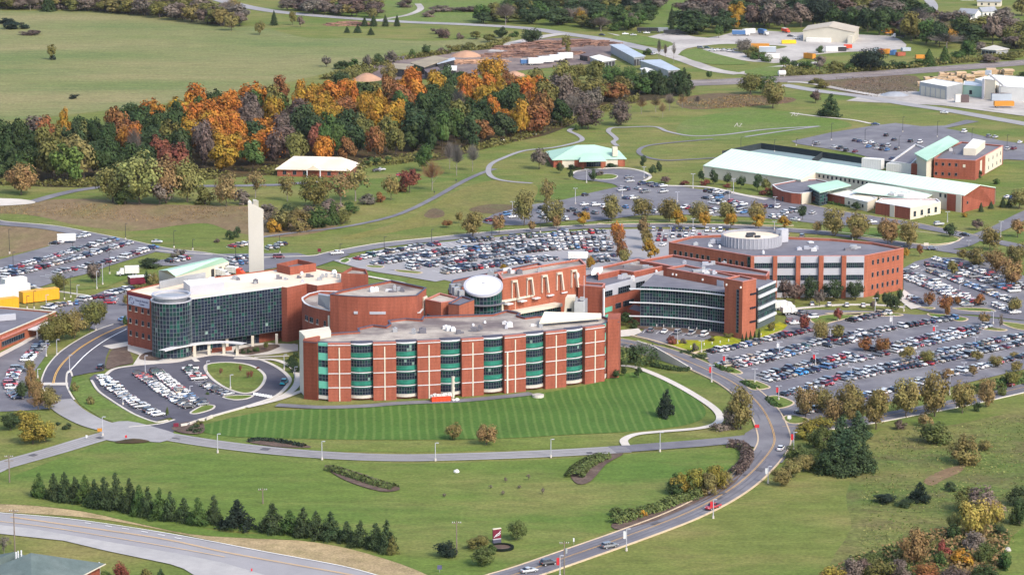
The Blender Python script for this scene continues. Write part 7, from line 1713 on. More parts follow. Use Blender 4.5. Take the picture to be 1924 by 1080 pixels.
def utility(px, py, ty, label, arms=1, dark=False, box=False):
    g = P(px, py); h = hgt(px, py, ty)
    o = thing('utility_pole', label, 'utility pole', (g.x, g.y, 0), 'utility poles by the roads')
    MB().tube([(g.x, g.y, 0), (g.x, g.y, h)], [.19, .12], 8).build('pole', M['wood'], o)
    for k in range(arms):
        MB().box((g.x, g.y + .15), 2.6, .13, h - .7 - k * 1.2, h - .55 - k * 1.2, .25).build('crossarm', M['wood'], o)
    ins = MB()
    for s in (-1.1, -.6, .6, 1.1): ins.tube([(g.x + s, g.y + .15, h - .55), (g.x + s, g.y + .15, h - .25)], .07, 6)
    ins.build('insulators', M['whitemetal'], o)
    if box: MB().tube([(g.x + .5, g.y, h - 3.2), (g.x + .5, g.y, h - 2.0)], .32, 8).build('transformer', M['greymetal'], o)
utility(28, 1036, 956, 'tall wooden utility pole at the highway edge beside the shingled roof', 1)
utility(18, 906, 854, 'wooden utility pole beside the front drive at the left edge', 2)
utility(494, 946, 916, 'wooden utility pole on the lawn behind the gap in the conifers', 1)
utility(858, 1042, 978, 'wooden utility pole by the dark round bush on the front lawn', 1)
utility(1060, 1082, 1016, 'dark utility pole with transformer beside the entry drive at the bottom', 1, box=True)

def sign_monument():
    o = bld('monument_sign', 'maroon roadside sign with white lettering on a dark base', 'sign', 933, 1020)
    a, b = P(926, 1021), P(941, 1019)
    k = 1.0; A, B_ = xy(a), xy(b)
    MB().bar(A, B_, -.3, .3, 0, 1.1).build('base', M['parapet'], o)
    MB().bar(A, B_, -.2, .2, 1.1, 1.35).build('pale_band', M['panel'], o)
    p = MB().bar(A, B_, -.2, .2, 1.36, 3.9).build('panel', M['maroon'], o)
    MB().bar(A, B_, -.28, .28, 3.92, 4.15).build('cap', M['cream'], o)
    d = Vector((B_[0] - A[0], B_[1] - A[1])).normalized(); n = Vector((d.y, -d.x)); L = math.dist(A, B_)
    sw = MB()
    for (u0, z0), (u1, z1), r in (((.08, 1.7), (.45, 2.5), .14), ((.45, 2.5), (.8, 2.9), .16), ((.8, 2.9), (.9, 3.4), .12), ((.3, 1.95), (.75, 2.35), .12), ((.75, 2.35), (.92, 2.75), .10)):
        q = lambda u, z: (A[0] + d.x * L * u + n.x * .25, A[1] + d.y * L * u + n.y * .25, z)
        sw.tube([q(u0, z0), q(u1, z1)], [r * .5, r], 6)
    sw.build('white_lettering', M['whitemetal'], p)
    c = P(942, 1030); m = 24; ring = [(c.x + 3.0 * math.cos(2 * math.pi * k / m), c.y + 3.0 * math.sin(2 * math.pi * k / m)) for k in range(m + 1)]
    pl = bld('round_planter', 'low round planter ring with mulch in front of the maroon sign', 'planter', 942, 1030)
    MB().prism(ring[:-1], 0, .35).build('soil', M['mulch'], pl); MB().ribbon(ring, .7, 0, .7).build('rim', M['needle'], pl).color = (*HUE['K'], 1)
sign_monument()
def small_sign(px, py, ty, label, mat, w=1.0, name='road_sign', post='greymetal'):
    g = P(px, py); h = hgt(px, py, ty); o = thing(name, label, 'sign', (g.x, g.y, 0), None)
    MB().tube([(g.x, g.y, 0), (g.x, g.y, h)], .06, 6).build('post', M[post], o)
    MB().box((g.x, g.y - .1), w, .06, h * .45, h).build('panel', M[mat], o)
small_sign(188, 815, 804, 'orange sign on a post at the front drive junction', 'orange', 1.6)
small_sign(237, 826, 817, 'red sign on a thin post at the lawn tip by the junction', 'red', .6)
small_sign(163, 826, 817, 'white sign on a post on the left lawn by the drive', 'whitemetal', .6)
small_sign(1422, 808, 797, 'red direction sign beside the brown tree at the junction', 'red', 1.4)
small_sign(1483, 792, 780, 'white direction sign on the parking island tip', 'whitemetal', 1.2)
small_sign(826, 1075, 1061, 'dark and white yard sign on the lawn near the bottom edge', 'inkblue', 1.2)
small_sign(600, 478, 467, 'red sign board beside the loop road junction', 'maroon', 1.4)
small_sign(1740, 466, 456, 'cream board on the roundabout lawn', 'cream', 2.0)
small_sign(473, 1062 + 14, 1067, 'small red marker post beside the near highway', 'red', .4)
small_sign(938 + 140, 1022, 1010, 'white marker post on the grass by the entry drive', 'whitemetal', .4)
def flagpole(px, py, ty, label):
    g = P(px, py); h = hgt(px, py, ty); o = thing('flagpole', label, 'flagpole', (g.x, g.y, 0))
    MB().tube([(g.x, g.y, 0), (g.x, g.y, h)], [.14, .07], 8).build('pole', M['whitemetal'], o)
    MB().tube([(g.x, g.y, h), (g.x, g.y, h + .3)], [.14, .14], 8).build('finial', M['whitemetal'], o)
flagpole(1097, 640, 520, 'tall white flagpole before the brick tower by the clock wall')
# retaining wall
def retaining():
    o = bld('retaining_wall', 'pale concrete retaining wall sloping down beside the clinic drive', 'wall', 1250, 685)
    pts = PL([(1196, 664), (1228, 672), (1262, 684), (1298, 695)]); hs = [4.6, 4.0, 2.6, .7]
    mb = MB()
    for i in range(3):
        a, b = pts[i], pts[i + 1]; d = Vector((b[0] - a[0], b[1] - a[1])).normalized(); n = Vector((-d.y, d.x)) * .5
        q0 = [(*a, 0), (*b, 0), (b[0] + n.x, b[1] + n.y, 0), (a[0] + n.x, a[1] + n.y, 0)]
        mb.hexa(q0, [(v[0], v[1], hs[i + (1 if k in (1, 2) else 0)]) for k, v in enumerate(q0)])
    mb.build('wall', M['concrete'], o)
retaining()
# street furniture near the buildings
def debris_skip():
    o = bld('debris_skip', 'orange-red skip heaped with white debris against the brick front wing', 'skip', 829, 754)
    a, b = P(810, 755), P(846, 753); A, B_ = xy(a), xy(b)
    d = Vector((B_[0] - A[0], B_[1] - A[1])).normalized(); n = Vector((d.y, -d.x))
    q = [(A[0] + n.x * 1.2, A[1] + n.y * 1.2), (B_[0] + n.x * 1.2, B_[1] + n.y * 1.2), (B_[0] - n.x * 1.2, B_[1] - n.y * 1.2), (A[0] - n.x * 1.2, A[1] - n.y * 1.2)]
    mb = MB().prism(q, .3, 1.9, top=False, bottom=True)
    for t in (0, .2, .4, .6, .8, 1): mb.bar(lerp(A, B_, max(0, t - .012)), lerp(A, B_, min(1, t + .012)), 1.2, 1.36, .3, 1.9)
    mb.bar(A, B_, 1.18, 1.38, 1.8, 1.98).bar(A, B_, -1.38, -1.18, 1.8, 1.98)
    mb.build('body', M['redpaint'], o)
    g = random.Random(4); db = MB()
    for i in range(40):
        t = g.random(); p = lerp(A, B_, t); s = g.uniform(.4, 1.1)
        db.box((p[0] + n.x * g.uniform(-.8, .8), p[1] + n.y * g.uniform(-.8, .8)), s, s * .7, 1.5, 1.8 + g.random() * .8, g.uniform(0, 3))
    db.build('debris', M['siding'], o)
    ch = thing('debris_chute', 'pale debris chute hanging from the fourth bow window to the skip', 'chute', (*xy(P(849, 747)), 0))
    p0, p1 = P(851, 751), P(850, 743); mb = MB()
    zs = [.6, 2, 4, 6, 7.6]
    for z0, z1 in zip(zs, zs[1:]): mb.tube([(p0.x, p0.y, z0), (p0.x + .1, p0.y + .3, z1 + .15)], [.42, .62], 10)
    mb.build('chute', M['tan'], ch)
    bag = MB()
    for i in range(14):
        q = P(852 + g.uniform(-4, 9), 752.5 + g.uniform(-1, 1.6)); s = g.uniform(.5, 1.1); bag.tube([(q.x, q.y, 0), (q.x, q.y, s * .6), (q.x, q.y, s * .9)], [s * .6, s * .5, s * .1], 7)
    r = thing('rubble_heap', 'small heap of white rubble beside the orange-red skip', 'rubble', (*xy(P(852, 752)), 0)); bag.build('rubble', M['siding'], r)
debris_skip()
def ring_cover(px, py, r, h, label):
    c = P(px, py); o = thing('concrete_ring', label, 'manhole', (c.x, c.y, 0)); m = 20
    ci = [(c.x + r * math.cos(2 * math.pi * k / m), c.y + r * math.sin(2 * math.pi * k / m)) for k in range(m)]
    MB().prism(ci, 0, h).build('ring', M['concrete'], o); MB().prism(inset(ccw(ci), .35), h, h + .12).build('lid', M['gravel'], o)
ring_cover(1011, 746, 1.9, .9, 'round pale concrete cover on the grass in front of the brick wing')
def boulder(px, py, s, label, mat='concrete'):
    c = P(px, py); g = random.Random(int(px)); o = thing('boulder', label, 'boulder', (c.x, c.y, 0)); mb = MB()
    mb.tube([(c.x, c.y, 0), (c.x + .1, c.y, s * .35), (c.x + .1 * s, c.y, s * .7), (c.x, c.y, s * .85)], [s * .75, s * .8, s * .5, s * .12], 9)
    mb.v = [(x + g.uniform(-.12, .12) * s, y + g.uniform(-.12, .12) * s, z) for x, y, z in mb.v]
    mb.build('rock', M[mat], o)
boulder(857, 887, 1.1, 'white boulder standing on the open front lawn', 'siding')
boulder(1892, 1035, 1.3, 'round hay-coloured boulder on the near right meadow', 'gravel')
boulder(1004, 254, 1.6, 'white boulder at the wood edge by the upper path', 'siding')
boulder(944, 266, 1.4, 'white boulder at the wood edge beyond the lower path', 'siding')
def sapling(px, py, ty, i):
    g = P(px, py); h = hgt(px, py, ty)
    o = thing('sapling', f'thin bare sapling, {nth(i)} from left in the brown patch of the front lawn', 'sapling', (g.x, g.y, 0), 'saplings on the front lawn')
    MB().tube([(g.x, g.y, 0), (g.x, g.y, h)], [.06, .03], 6).build('stem', M['barkm'], o)
    cr = bpy.data.objects.new('crown', PROTO['sparse'][i % 4]); COL.objects.link(cr); cr.parent = o; cr.scale = (1.5, 1.5, h); cr.color = (*HUE['N'], 1)
for i, (x, y, t) in enumerate([(835, 934, 925), (922, 918, 910), (945, 930, 920), (950, 906, 895), (976, 918, 910), (993, 902, 889), (1020, 928, 914)]): sapling(x, y, t, i + 1)
def entry_wall():
    o = bld('entrance_wall', 'low white and brick entrance wall curving round the drop-off exit bed', 'wall', 350, 798)
    pts = catmull(PL([(326, 803), (340, 802), (356, 799), (372, 793), (388, 789), (402, 783)]), 4)
    for i in range(0, len(pts) - 1, 4):
        MB().bar(pts[i], lerp(pts[i], pts[min(i + 3, len(pts) - 1)], .95), -.2, .2, 0, 1.0 if i else 1.4).build('wall_section', M['concrete'] if i else M['maroon'], o)
entry_wall()
for i, (x, y) in enumerate([(1213, 613), (1234, 615), (1247, 616), (1263, 617), (1294, 620), (1309, 621), (1334, 624), (1323, 650), (1338, 648), (1353, 646), (1369, 643), (1298, 655), (1430, 632), (1454, 622)]):
    g = P(x, y); o = thing('bollard_light', f'short white bollard light, {nth(i + 1)} listed along the clinic beds', 'bollard light', (g.x, g.y, 0), 'bollard lights round the clinic')
    o['label'] = f'short white bollard light, {nth(sorted([1213, 1234, 1247, 1263, 1294, 1309, 1334, 1323, 1338, 1353, 1369, 1298, 1430, 1454]).index(x) + 1)} from left in the clinic beds'
    MB().tube([(g.x, g.y, 0), (g.x, g.y, .9)], .12, 8).build('post', M['whitemetal'], o); MB().tube([(g.x, g.y, .9), (g.x, g.y, 1.15)], .17, 8).build('lamp', M['lampglass'], o)
# walkers ------------------------------------------------------------------
def person(px, py, label, top, leg, ang):
    g = P(px, py); o = thing('person', label, 'person', (g.x, g.y, .17)); o.rotation_euler[2] = ang
    sk = [((0, 0, .95), .13), ((0, 0, 1.2), .14), ((0, 0, 1.42), .15), ((0, 0, 1.53), .055), ((0, .01, 1.62), .085), ((0, .01, 1.74), .06),
          ((.09, 0, .9), .085), ((.10, .16, .5), .062), ((.10, .10, .08), .045), ((.10, .25, .03), .04), ((-.09, 0, .9), .085), ((-.10, -.05, .5), .062), ((-.10, -.28, .12), .045), ((-.10, -.16, .03), .04),
          ((.20, 0, 1.40), .06), ((.25, -.06, 1.12), .045), ((.24, .06, .88), .035), ((-.20, 0, 1.40), .06), ((-.25, .08, 1.12), .045), ((-.24, .22, .92), .035)]
    ed = [(0, 1), (1, 2), (2, 3), (3, 4), (4, 5), (0, 6), (6, 7), (7, 8), (8, 9), (0, 10), (10, 11), (11, 12), (12, 13), (2, 14), (14, 15), (15, 16), (2, 17), (17, 18), (18, 19)]
    me = bpy.data.meshes.new('body'); me.from_pydata([p for p, _ in sk], ed, []); b = bpy.data.objects.new('body', me); COL.objects.link(b); b.parent = o
    md = b.modifiers.new('skin', 'SKIN')
    for v, (_, r) in zip(me.skin_vertices[0].data, sk): v.radius = (r, r)
    me.skin_vertices[0].data[0].use_root = True
    b.modifiers.new('smooth', 'SUBSURF').levels = 1
    m = M['clothing'] if 'clothing' in M else M.setdefault('clothing', surf('dark_clothing', (.03, .032, .045), .9, .1, 1)); me.materials.append(m)
    hr = MB().tube([(g.x, g.y, 1.72 + .17), (g.x, g.y, 1.80 + .17), (g.x, g.y, 1.84 + .17)], [.092, .075, .02], 8).build('hair', M['barkm'], o)
person(857, 344, 'person in dark clothes walking on the path, nearer the wood', 0, 0, .6)
person(816, 366, 'person in dark clothes walking on the path, lower of the two', 0, 0, .7)

# ---------------------------------------------------------------- containers, trailers, trucks
def oriented(px, py, deg, z=.2):
    g = P(px, py); return g, math.radians(deg)
def container(name, label, cat, px, py, deg, L, W, Hh, mat, top=None, group=None, wheels=False, openbox=False, z=.2):
    g, a = oriented(px, py, deg); o = thing(name, label, cat, (g.x, g.y, z), group); o.rotation_euler[2] = a
    z0 = 1.0 if wheels else .15
    def mk(nm, mb, m):
        me = bpy.data.meshes.new(nm); me.from_pydata(mb.v, [], mb.f); me.materials.append(M[m]); ob = bpy.data.objects.new(nm, me); COL.objects.link(ob); ob.parent = o; return ob
    mb = MB()
    if openbox:
        q = [(-L / 2, -W / 2), (L / 2, -W / 2), (L / 2, W / 2), (-L / 2, W / 2)]; mb.prism(q, z0, Hh, top=False, bottom=True)
        qi = inset(q, .12); f = [(i, (i + 1) % 4, 4 + (i + 1) % 4, 4 + i) for i in range(4)]
        mb.add([(x, y, Hh) for x, y in q] + [(x, y, Hh) for x, y in qi], f); mb.add([(x, y, Hh) for x, y in qi] + [(x, y, Hh - .6) for x, y in qi], f)
        mk('load', MB().flat(qi, Hh - .6), top or 'dirt')
    else: mb.box((0, 0), L, W, z0, Hh)
    n = max(3, int(L / 1.2))
    for i in range(n + 1):
        x = -L / 2 + L * i / n
        for s in (-1, 1): mb.box((x, s * (W / 2 + .04)), .14, .09, z0 + .03, Hh - .03)
    mk('body', mb, mat)
    if not openbox: mk('roof', MB().box((0, 0), L + .1, W + .1, Hh, Hh + .08), top or mat)
    mk('doors', MB().box((-L / 2 - .05, -W / 4), .08, W / 2 - .12, z0 + .1, Hh - .1).box((-L / 2 - .05, W / 4), .08, W / 2 - .12, z0 + .1, Hh - .1), mat)
    if wheels:
        for x in (-L / 2 + 1.2, -L / 2 + 2.4):
            for s in (-1, 1):
                w = bpy.data.objects.new('wheel', CARS['pickup'][2]); COL.objects.link(w); w.parent = o; w.location = (x, s * (W / 2 - .2), .5); w.scale = (1.2, 1.4, 1.2)
    return o
def truck(label, px, py, deg, L, boxmat, cabmat, boxtop=None, group=None, H=3.8, name='lorry'):
    o = container(name, label, 'truck', px, py, deg, L, 2.5, H, boxmat, boxtop, group, True)
    def mk(nm, mb, mats):
        me = bpy.data.meshes.new(nm); me.from_pydata(mb.v, [], mb.f)
        for m in mats: me.materials.append(M[m])
        me.polygons.foreach_set('material_index', mb.m); ob = bpy.data.objects.new(nm, me); COL.objects.link(ob); ob.parent = o; return ob
    x0 = L / 2 + .3
    v = [(x0, -1.15, .7), (x0 + 2.6, -1.1, .7), (x0 + 2.6, 1.1, .7), (x0, 1.15, .7)]; t = [(x0, -1.1, 2.9), (x0 + 1.5, -1.05, 2.8), (x0 + 1.5, 1.05, 2.8), (x0, 1.1, 2.9)]
    mk('cab', MB().hexa(v, t).box((x0 + 2.2, 0), 1.4, 2.0, .6, 1.5), [cabmat])
    mk('windscreen', MB().add([(x0 + 2.0, -.95, 1.75), (x0 + 2.0, .95, 1.75), (x0 + 1.64, .9, 2.65), (x0 + 1.64, -.9, 2.65)], [(0, 1, 2, 3)]), ['gl1'])
    for x in (x0 + 1.6,):
        for s in (-1, 1):
            w = bpy.data.objects.new('wheel', CARS['pickup'][2]); COL.objects.link(w); w.parent = o; w.location = (x, s * 1.0, .5); w.scale = (1.2, 1.4, 1.2)
    return o
container('container', 'long amber storage trailer on the green by the low brick clinic', 'container', 74, 566, 36, 15, 3.4, 4.2, 'amber', 'amber', wheels=False)
container('container', 'amber storage trailer at the photo edge behind the clinic roof', 'container', 2, 582, 36, 13, 3.4, 4.0, 'amber', 'amber')
container('container', 'long white storage trailer beside the amber one', 'container', 12, 562, 34, 18, 4.0, 5.2, 'siding', 'whiteroof')
container('container', 'tall white box container behind the white storage trailer', 'container', 27, 549, 34, 9, 4, 5.4, 'siding', 'whiteroof')
container('container', 'white box trailer parked at the top of the northwest car park', 'trailer', 125, 457, 12, 7.5, 2.6, 3.6, 'siding', 'whiteroof', wheels=True)
truck('white box truck on the grass behind the glass tower', 248, 518, 190, 5.5, 'siding', 'siding', 'whiteroof', H=3.6)
container('container', 'small shed with pale and maroon sides behind the glass tower', 'shed', 264, 533, 20, 9, 4.5, 2.8, 'maroon', 'whiteroof')
truck('white and red ambulance truck at the garage doors', 436, 517, -25, 4.6, 'siding', 'redpaint', 'whiteroof', H=3.2, name='ambulance')
truck('white ambulance truck backed to the middle garage door', 408, 521, -25, 4.6, 'siding', 'siding', 'whiteroof', H=3.2, name='ambulance')
truck('white shuttle bus behind the clinic east wing', 1464, 583, 15, 5.5, 'siding', 'siding', 'whiteroof', H=3.3, name='shuttle_bus')
truck('white truck with red mark beside the shuttle bus', 1476, 592, 20, 3.2, 'siding', 'siding', 'whiteroof', H=2.8)
container('container', 'white camper parked among the last staff cars', 'camper', 1086, 490, 3, 8, 2.7, 3.3, 'siding', 'whiteroof', wheels=True)
truck('blue trailer truck with white cab on the far gravel yard', 1388, 68, -4, 9, 'bluepaint', 'siding', 'siding')
container('container', 'white and red trailer beside the blue truck on the gravel yard', 'trailer', 1407, 66, 30, 9, 2.6, 4.0, 'siding', 'siding', wheels=True)
truck('blue box truck on the far gravel yard, white bonnet', 1432, 66, -60, 7, 'bluepaint', 'siding', 'bluepaint')
container('container', 'yellow open skip on the grass by the tan warehouse', 'skip', 1482, 83, 3, 9.5, 2.6, 2.4, 'yellowpaint', 'darkroof', openbox=True)
container('container', 'orange open skip alone on the gravel in front of the RV row', 'skip', 1521, 111, -50, 8, 2.8, 3.4, 'orange', 'darkmetal', openbox=True)
container('container', 'long container with an orange top behind the yard hedge', 'container', 1428, 92, -4, 12, 3, 3.2, 'orange', 'orange')
container('container', 'dark-sided container with white roof behind the yard hedge', 'container', 1442, 99, -4, 11, 3.2, 3.6, 'bluegrey', 'whiteroof')
container('container', 'white box container lowest behind the yard hedge', 'container', 1453, 111, -4, 8, 3, 3.0, 'siding', 'whiteroof')
container('container', 'white camper with grey cover by the orange skip', 'camper', 1562, 98, 5, 8, 3, 3.4, 'siding', 'whiteroof')
container('container', 'grey-roofed camper, second by the orange skip', 'camper', 1578, 97, 5, 8, 3, 3.0, 'darkmetal', 'whiteroof')
container('container', 'red-fronted trailer at the end of the camper row', 'trailer', 1593, 94, 5, 5, 2.6, 3.2, 'redpaint', 'redpaint', wheels=True)
for i, (x, y, m, lab, d) in enumerate([(1646, 100, 'bluegrey', 'pale blue', 60), (1656, 102, 'rustpaint', 'rusty red', 60), (1666, 102, 'orange', 'amber orange', 65), (1678, 104, 'bluepaint', 'blue', 65), (1692, 106, 'rustpaint', 'dull orange-red', 30), (1702, 97, 'bluegrey', 'grey-blue', 20), (1729, 111, 'orange', 'bright orange', 10)]):
    container('skip', f'{lab} skip in the row of coloured skips by the dark yard tree', 'skip', x, y, d, 6, 2.5, 3.0 if i < 4 else 2.4, m, 'darkmetal', 'coloured skips in the far yard', openbox=True)
truck('white flatbed truck at the far end of the gravel yard', 1692, 72, 170, 6, 'darkmetal', 'siding', 'darkmetal', H=1.6)
truck('red truck parked beside the tan warehouse', 1474, 62, -60, 4, 'redpaint', 'redpaint', 'siding', H=3)
for i, (x, y) in enumerate([(1658, 62), (1666, 66), (1672, 63)]):
    truck(f'orange site machine, {nth(i + 1)} from left behind the warehouse', x, y, 20 * i, 3, 'orange', 'orange', 'darkmetal', 'orange machines behind the warehouse', H=1.8, name='loader')
container('container', 'orange open trailer in front of the lumber mill', 'trailer', 1886, 203, 3, 11, 3, 3.6, 'orange', 'lumber', wheels=True, openbox=True)
container('container', 'blue-grey container behind the orange trailer at the mill', 'container', 1884, 190, 3, 13, 3, 4.2, 'bluegrey', 'brownroof')
container('container', 'brown slatted box beside the white mill shed', 'container', 1812, 193, 3, 4.5, 3, 4.2, 'brownroof', 'brownroof')
container('container', 'small white hut beside the white mill shed', 'hut', 1800, 193, 3, 3.4, 3, 4.4, 'siding', 'cream')
for i, (x, y) in enumerate([(1006, 123), (1026, 120), (1046, 117), (1062, 113)]):
    container('container', f'long white trailer, {nth(i + 1)} from left in the row by the log yard', 'trailer', x, y, 14, 9.5, 3.0, 4.4, 'siding', 'whiteroof', 'white trailers in the log yard', wheels=True)
truck('blue and white truck at the head of the white trailer row', 984, 123, 14, 4, 'bluepaint', 'siding', 'siding', H=3.6)
for i, (x, y, c) in enumerate([(1208, 62, 'darkmetal'), (1226, 62, 'darkmetal'), (1244, 62, 'greymetal'), (1258, 66, 'darkmetal'), (1280, 66, 'darkmetal')]):
    container('container', f'dark trailer, {nth(i + 1)} from left at the edge of the far yard', 'trailer', x, y, -10, 8, 2.6, 3.2, c, c, 'dark trailers in the far yard', wheels=True)
def tank(px, py, L, r, deg, label):
    g = P(px, py); o = thing('gas_tank', label, 'tank', (g.x, g.y, 0)); a = math.radians(deg); d = (math.cos(a), math.sin(a))
    MB().tube([(g.x - d[0] * L / 2, g.y - d[1] * L / 2, r + .6), (g.x - d[0] * L * .42, g.y - d[1] * L * .42, r + .6), (g.x + d[0] * L * .42, g.y + d[1] * L * .42, r + .6), (g.x + d[0] * L / 2, g.y + d[1] * L / 2, r + .6)], [r * .4, r, r, r * .4], 14).build('vessel', M['siding'], o)
    MB().box((g.x - d[0] * L * .3, g.y), .4, r * 1.4, 0, r).box((g.x + d[0] * L * .3, g.y), .4, r * 1.4, 0, r).build('saddles', M['concrete'], o)
tank(1469, 144, 5, 1.6, 10, 'small pale tank beside the railway crossing')
# ---------------------------------------------------------------- far sheds, mills, houses
def gable_block(name, label, cat, fl, fr, depth, ze, zr, wall, roof, skew=0, front=True, group=None, doors=0):
    rt = bld(name, label, cat, (fl[0] + fr[0]) / 2, (fl[1] + fr[1]) / 2, group)
    a, b = PL([fl, fr]); d = Vector((b[0] - a[0], b[1] - a[1])).normalized(); n = Vector((-d.y, d.x))
    off = n * depth + d * skew
    c, e = (b[0] + off.x, b[1] + off.y), (a[0] + off.x, a[1] + off.y)
    w = MB().prism([a, b, c, e], 0, ze, top=False)
    if front:
        p, q = lerp(a, b, .5), lerp(e, c, .5)
        w.add([(*a, ze), (*b, ze), (*p, zr)], [(0, 1, 2)]).add([(*c, ze), (*e, ze), (*q, zr)], [(0, 1, 2)])
        sl = lambda u, v: [u, v]
        r = MB(); o = .5
        for s0, s1 in ((a, e), (b, c)):
            ov = Vector((s0[0] - p[0], s0[1] - p[1])).normalized() * o
            A, E = (s0[0] + ov.x - n.x * o, s0[1] + ov.y - n.y * o, ze - .15), (s1[0] + ov.x + n.x * o, s1[1] + ov.y + n.y * o, ze - .15)
            Pp, Q = (p[0] - n.x * o, p[1] - n.y * o, zr + .1), (q[0] + n.x * o, q[1] + n.y * o, zr + .1)
            qd = [A, E, Q, Pp]; r.add(qd + [(x, y, z + .2) for x, y, z in qd], [(0, 1, 2, 3), (7, 6, 5, 4), (0, 4, 5, 1), (1, 5, 6, 2), (2, 6, 7, 3), (3, 7, 4, 0)])
    else:
        p, q = lerp(a, e, .5), lerp(b, c, .5)
        w.add([(*e, ze), (*a, ze), (*p, zr)], [(0, 1, 2)]).add([(*b, ze), (*c, ze), (*q, zr)], [(0, 1, 2)])
        r = MB(); o = .5
        for s0, s1 in ((a, b), (e, c)):
            ov = Vector((s0[0] - p[0], s0[1] - p[1])).normalized() * o
            A, E = (s0[0] + ov.x - d.x * o, s0[1] + ov.y - d.y * o, ze - .15), (s1[0] + ov.x + d.x * o, s1[1] + ov.y + d.y * o, ze - .15)
            qd = [A, E, (q[0] + d.x * o, q[1] + d.y * o, zr + .1), (p[0] - d.x * o, p[1] - d.y * o, zr + .1)]
            r.add(qd + [(x, y, z + .2) for x, y, z in qd], [(0, 1, 2, 3), (7, 6, 5, 4), (0, 4, 5, 1), (1, 5, 6, 2), (2, 6, 7, 3), (3, 7, 4, 0)])
    w.build('wall', M[wall], rt); r.build('roof', M[roof], rt)
    for k in range(doors):
        t = (k + .5) / doors; L = math.dist(a, b); wd = min(3.4, L / doors * .55)
        MB().bar(lerp(a, b, t - wd / 2 / L), lerp(a, b, t + wd / 2 / L), .0, .12, 0, min(ze * .75, 3.4)).build('door', M['mulldim'], rt)
    return rt, a, b, c, e
rt, a, b, c, e = gable_block('warehouse', 'big tan gabled metal warehouse at the back of the gravel yard', 'warehouse', (1509, 78), (1605, 81), 34, 7.2, 10.2, 'tan', 'tanroof', -3, True, None, 0)
for t in (.04, .2): MB().bar(lerp(e, a, t), lerp(e, a, t + .12), 0, .12, 0, 4.5).build('garage_door', M['darkmetal'], rt)
MB().bar(lerp(a, b, .08), lerp(a, b, .55), 0, 4, 0, 2.8).build('lean_to', M['siding'], rt); MB().bar(lerp(a, b, .9), lerp(a, b, .99), 0, 6, 0, 5).build('annex', M['tan'], rt)
def mill():
    rt = bld('mill_shed', 'white-roofed mill shed with tall plank doors beside the gravel yard', 'mill', 1765, 188)
    z = 7.6; q = PL([(1728, 154.5), (1779, 163.5), (1809, 157), (1756, 148.5)], z)
    block(rt, q, 0, z, 'greymetal', 'whiteroof', .1, 'siding')
    for i in range(5):
        p0, p1 = lerp(q[0], q[1], .06 + i * .185), lerp(q[0], q[1], .2 + i * .185); MB().bar(p0, p1, 0, .15, .2, 5.6).build('plank_door', M['tan'], rt)
    rt = bld('mill_building', 'mint-walled mill building between white shed and cream silo', 'mill', 1828, 180)
    z = 6.5; q = PL([(1810, 160), (1846, 163), (1850, 154), (1812, 153)], z); block(rt, q, 0, z, 'mintwall', 'bluegrey', .1, 'coping'); window(rt, q[0], q[1], 4, 1.8, 1.5, 3.8)
    rt = bld('mill_silo', 'square cream silo with a dark doorway at the lumber mill', 'silo', 1858, 186)
    z = 11.5; q = PL([(1846, 149), (1870, 151), (1876, 146), (1850, 144)], z); block(rt, q, 0, z, 'cream', 'whiteroof', .1, 'siding')
    p0, p1 = lerp(q[0], q[1], .05), lerp(q[0], q[1], .2); MB().bar(p0, p1, 0, 1, 0, z + .4).build('duct', M['panel'], rt)
    MB().bar(lerp(q[1], q[2], .1), lerp(q[1], q[2], .9), 0, .15, 0, 6.5).build('doorway', M['darkmetal'], rt)
    rt = bld('mill_hall', 'wide white-roofed mill hall behind the cream silo', 'mill', 1890, 172)
    z = 8; q = PL([(1880, 163), (1960, 168), (1985, 150), (1868, 141), (1832, 149)], z); block(rt, q, 0, z, 'siding', 'whiteroof', .1, 'siding')
    rt = bld('conveyor', 'slanting steel conveyor rising over the mill roofs', 'conveyor', 1880, 184)
    p0, p1 = P(1857, 138, 17), P(1899, 172, 4.5); MB().tube([tuple(p0), tuple(p1)], .65, 6).build('chute', M['panel'], rt)
    MB().box(P(1857, 139, 16), 3.2, 2.2, 15.4, 18, -.4).build('head', M['bluegrey'], rt); MB().tube([(p1.x, p1.y, 0), tuple(p1)], .3, 6).tube([(lerp(p0, p1, .5)[0], lerp(p0, p1, .5)[1], 0), (lerp(p0, p1, .5)[0], lerp(p0, p1, .5)[1], 10.5)], .25, 6).build('legs', M['greymetal'], rt)
    g = random.Random(8); k = 0
    pos = [(1732, 161), (1742, 160), (1752, 159), (1745, 152), (1756, 152), (1767, 153), (1778, 154), (1789, 154), (1800, 156), (1772, 147), (1783, 147), (1794, 148), (1805, 149), (1815, 150), (1822, 152), (1836, 146), (1845, 144), (1862, 139), (1873, 139), (1884, 139), (1894, 141)]
    pos.sort()
    for x, y in pos:
        k += 1; gp = P(x, y); h = g.uniform(3, 5.4) if 1765 < x < 1845 else g.uniform(2.4, 4.0); o = thing('lumber_stack', f'stack of pale sawn lumber, {nth(k)} from left behind the mill', 'lumber stack', (gp.x, gp.y, 0), 'lumber stacks behind the mill')
        n = int(h / 1.15)
        for i in range(n):
            mb = MB().box((gp.x + g.uniform(-.2, .2), gp.y + g.uniform(-.2, .2)), g.uniform(4.8, 6.4), g.uniform(3.5, 7), .12 + i * 1.15, 1.12 + i * 1.15, g.uniform(-.12, .12)); mb.build('lumber_bundle', M['lumber'], o)
mill()
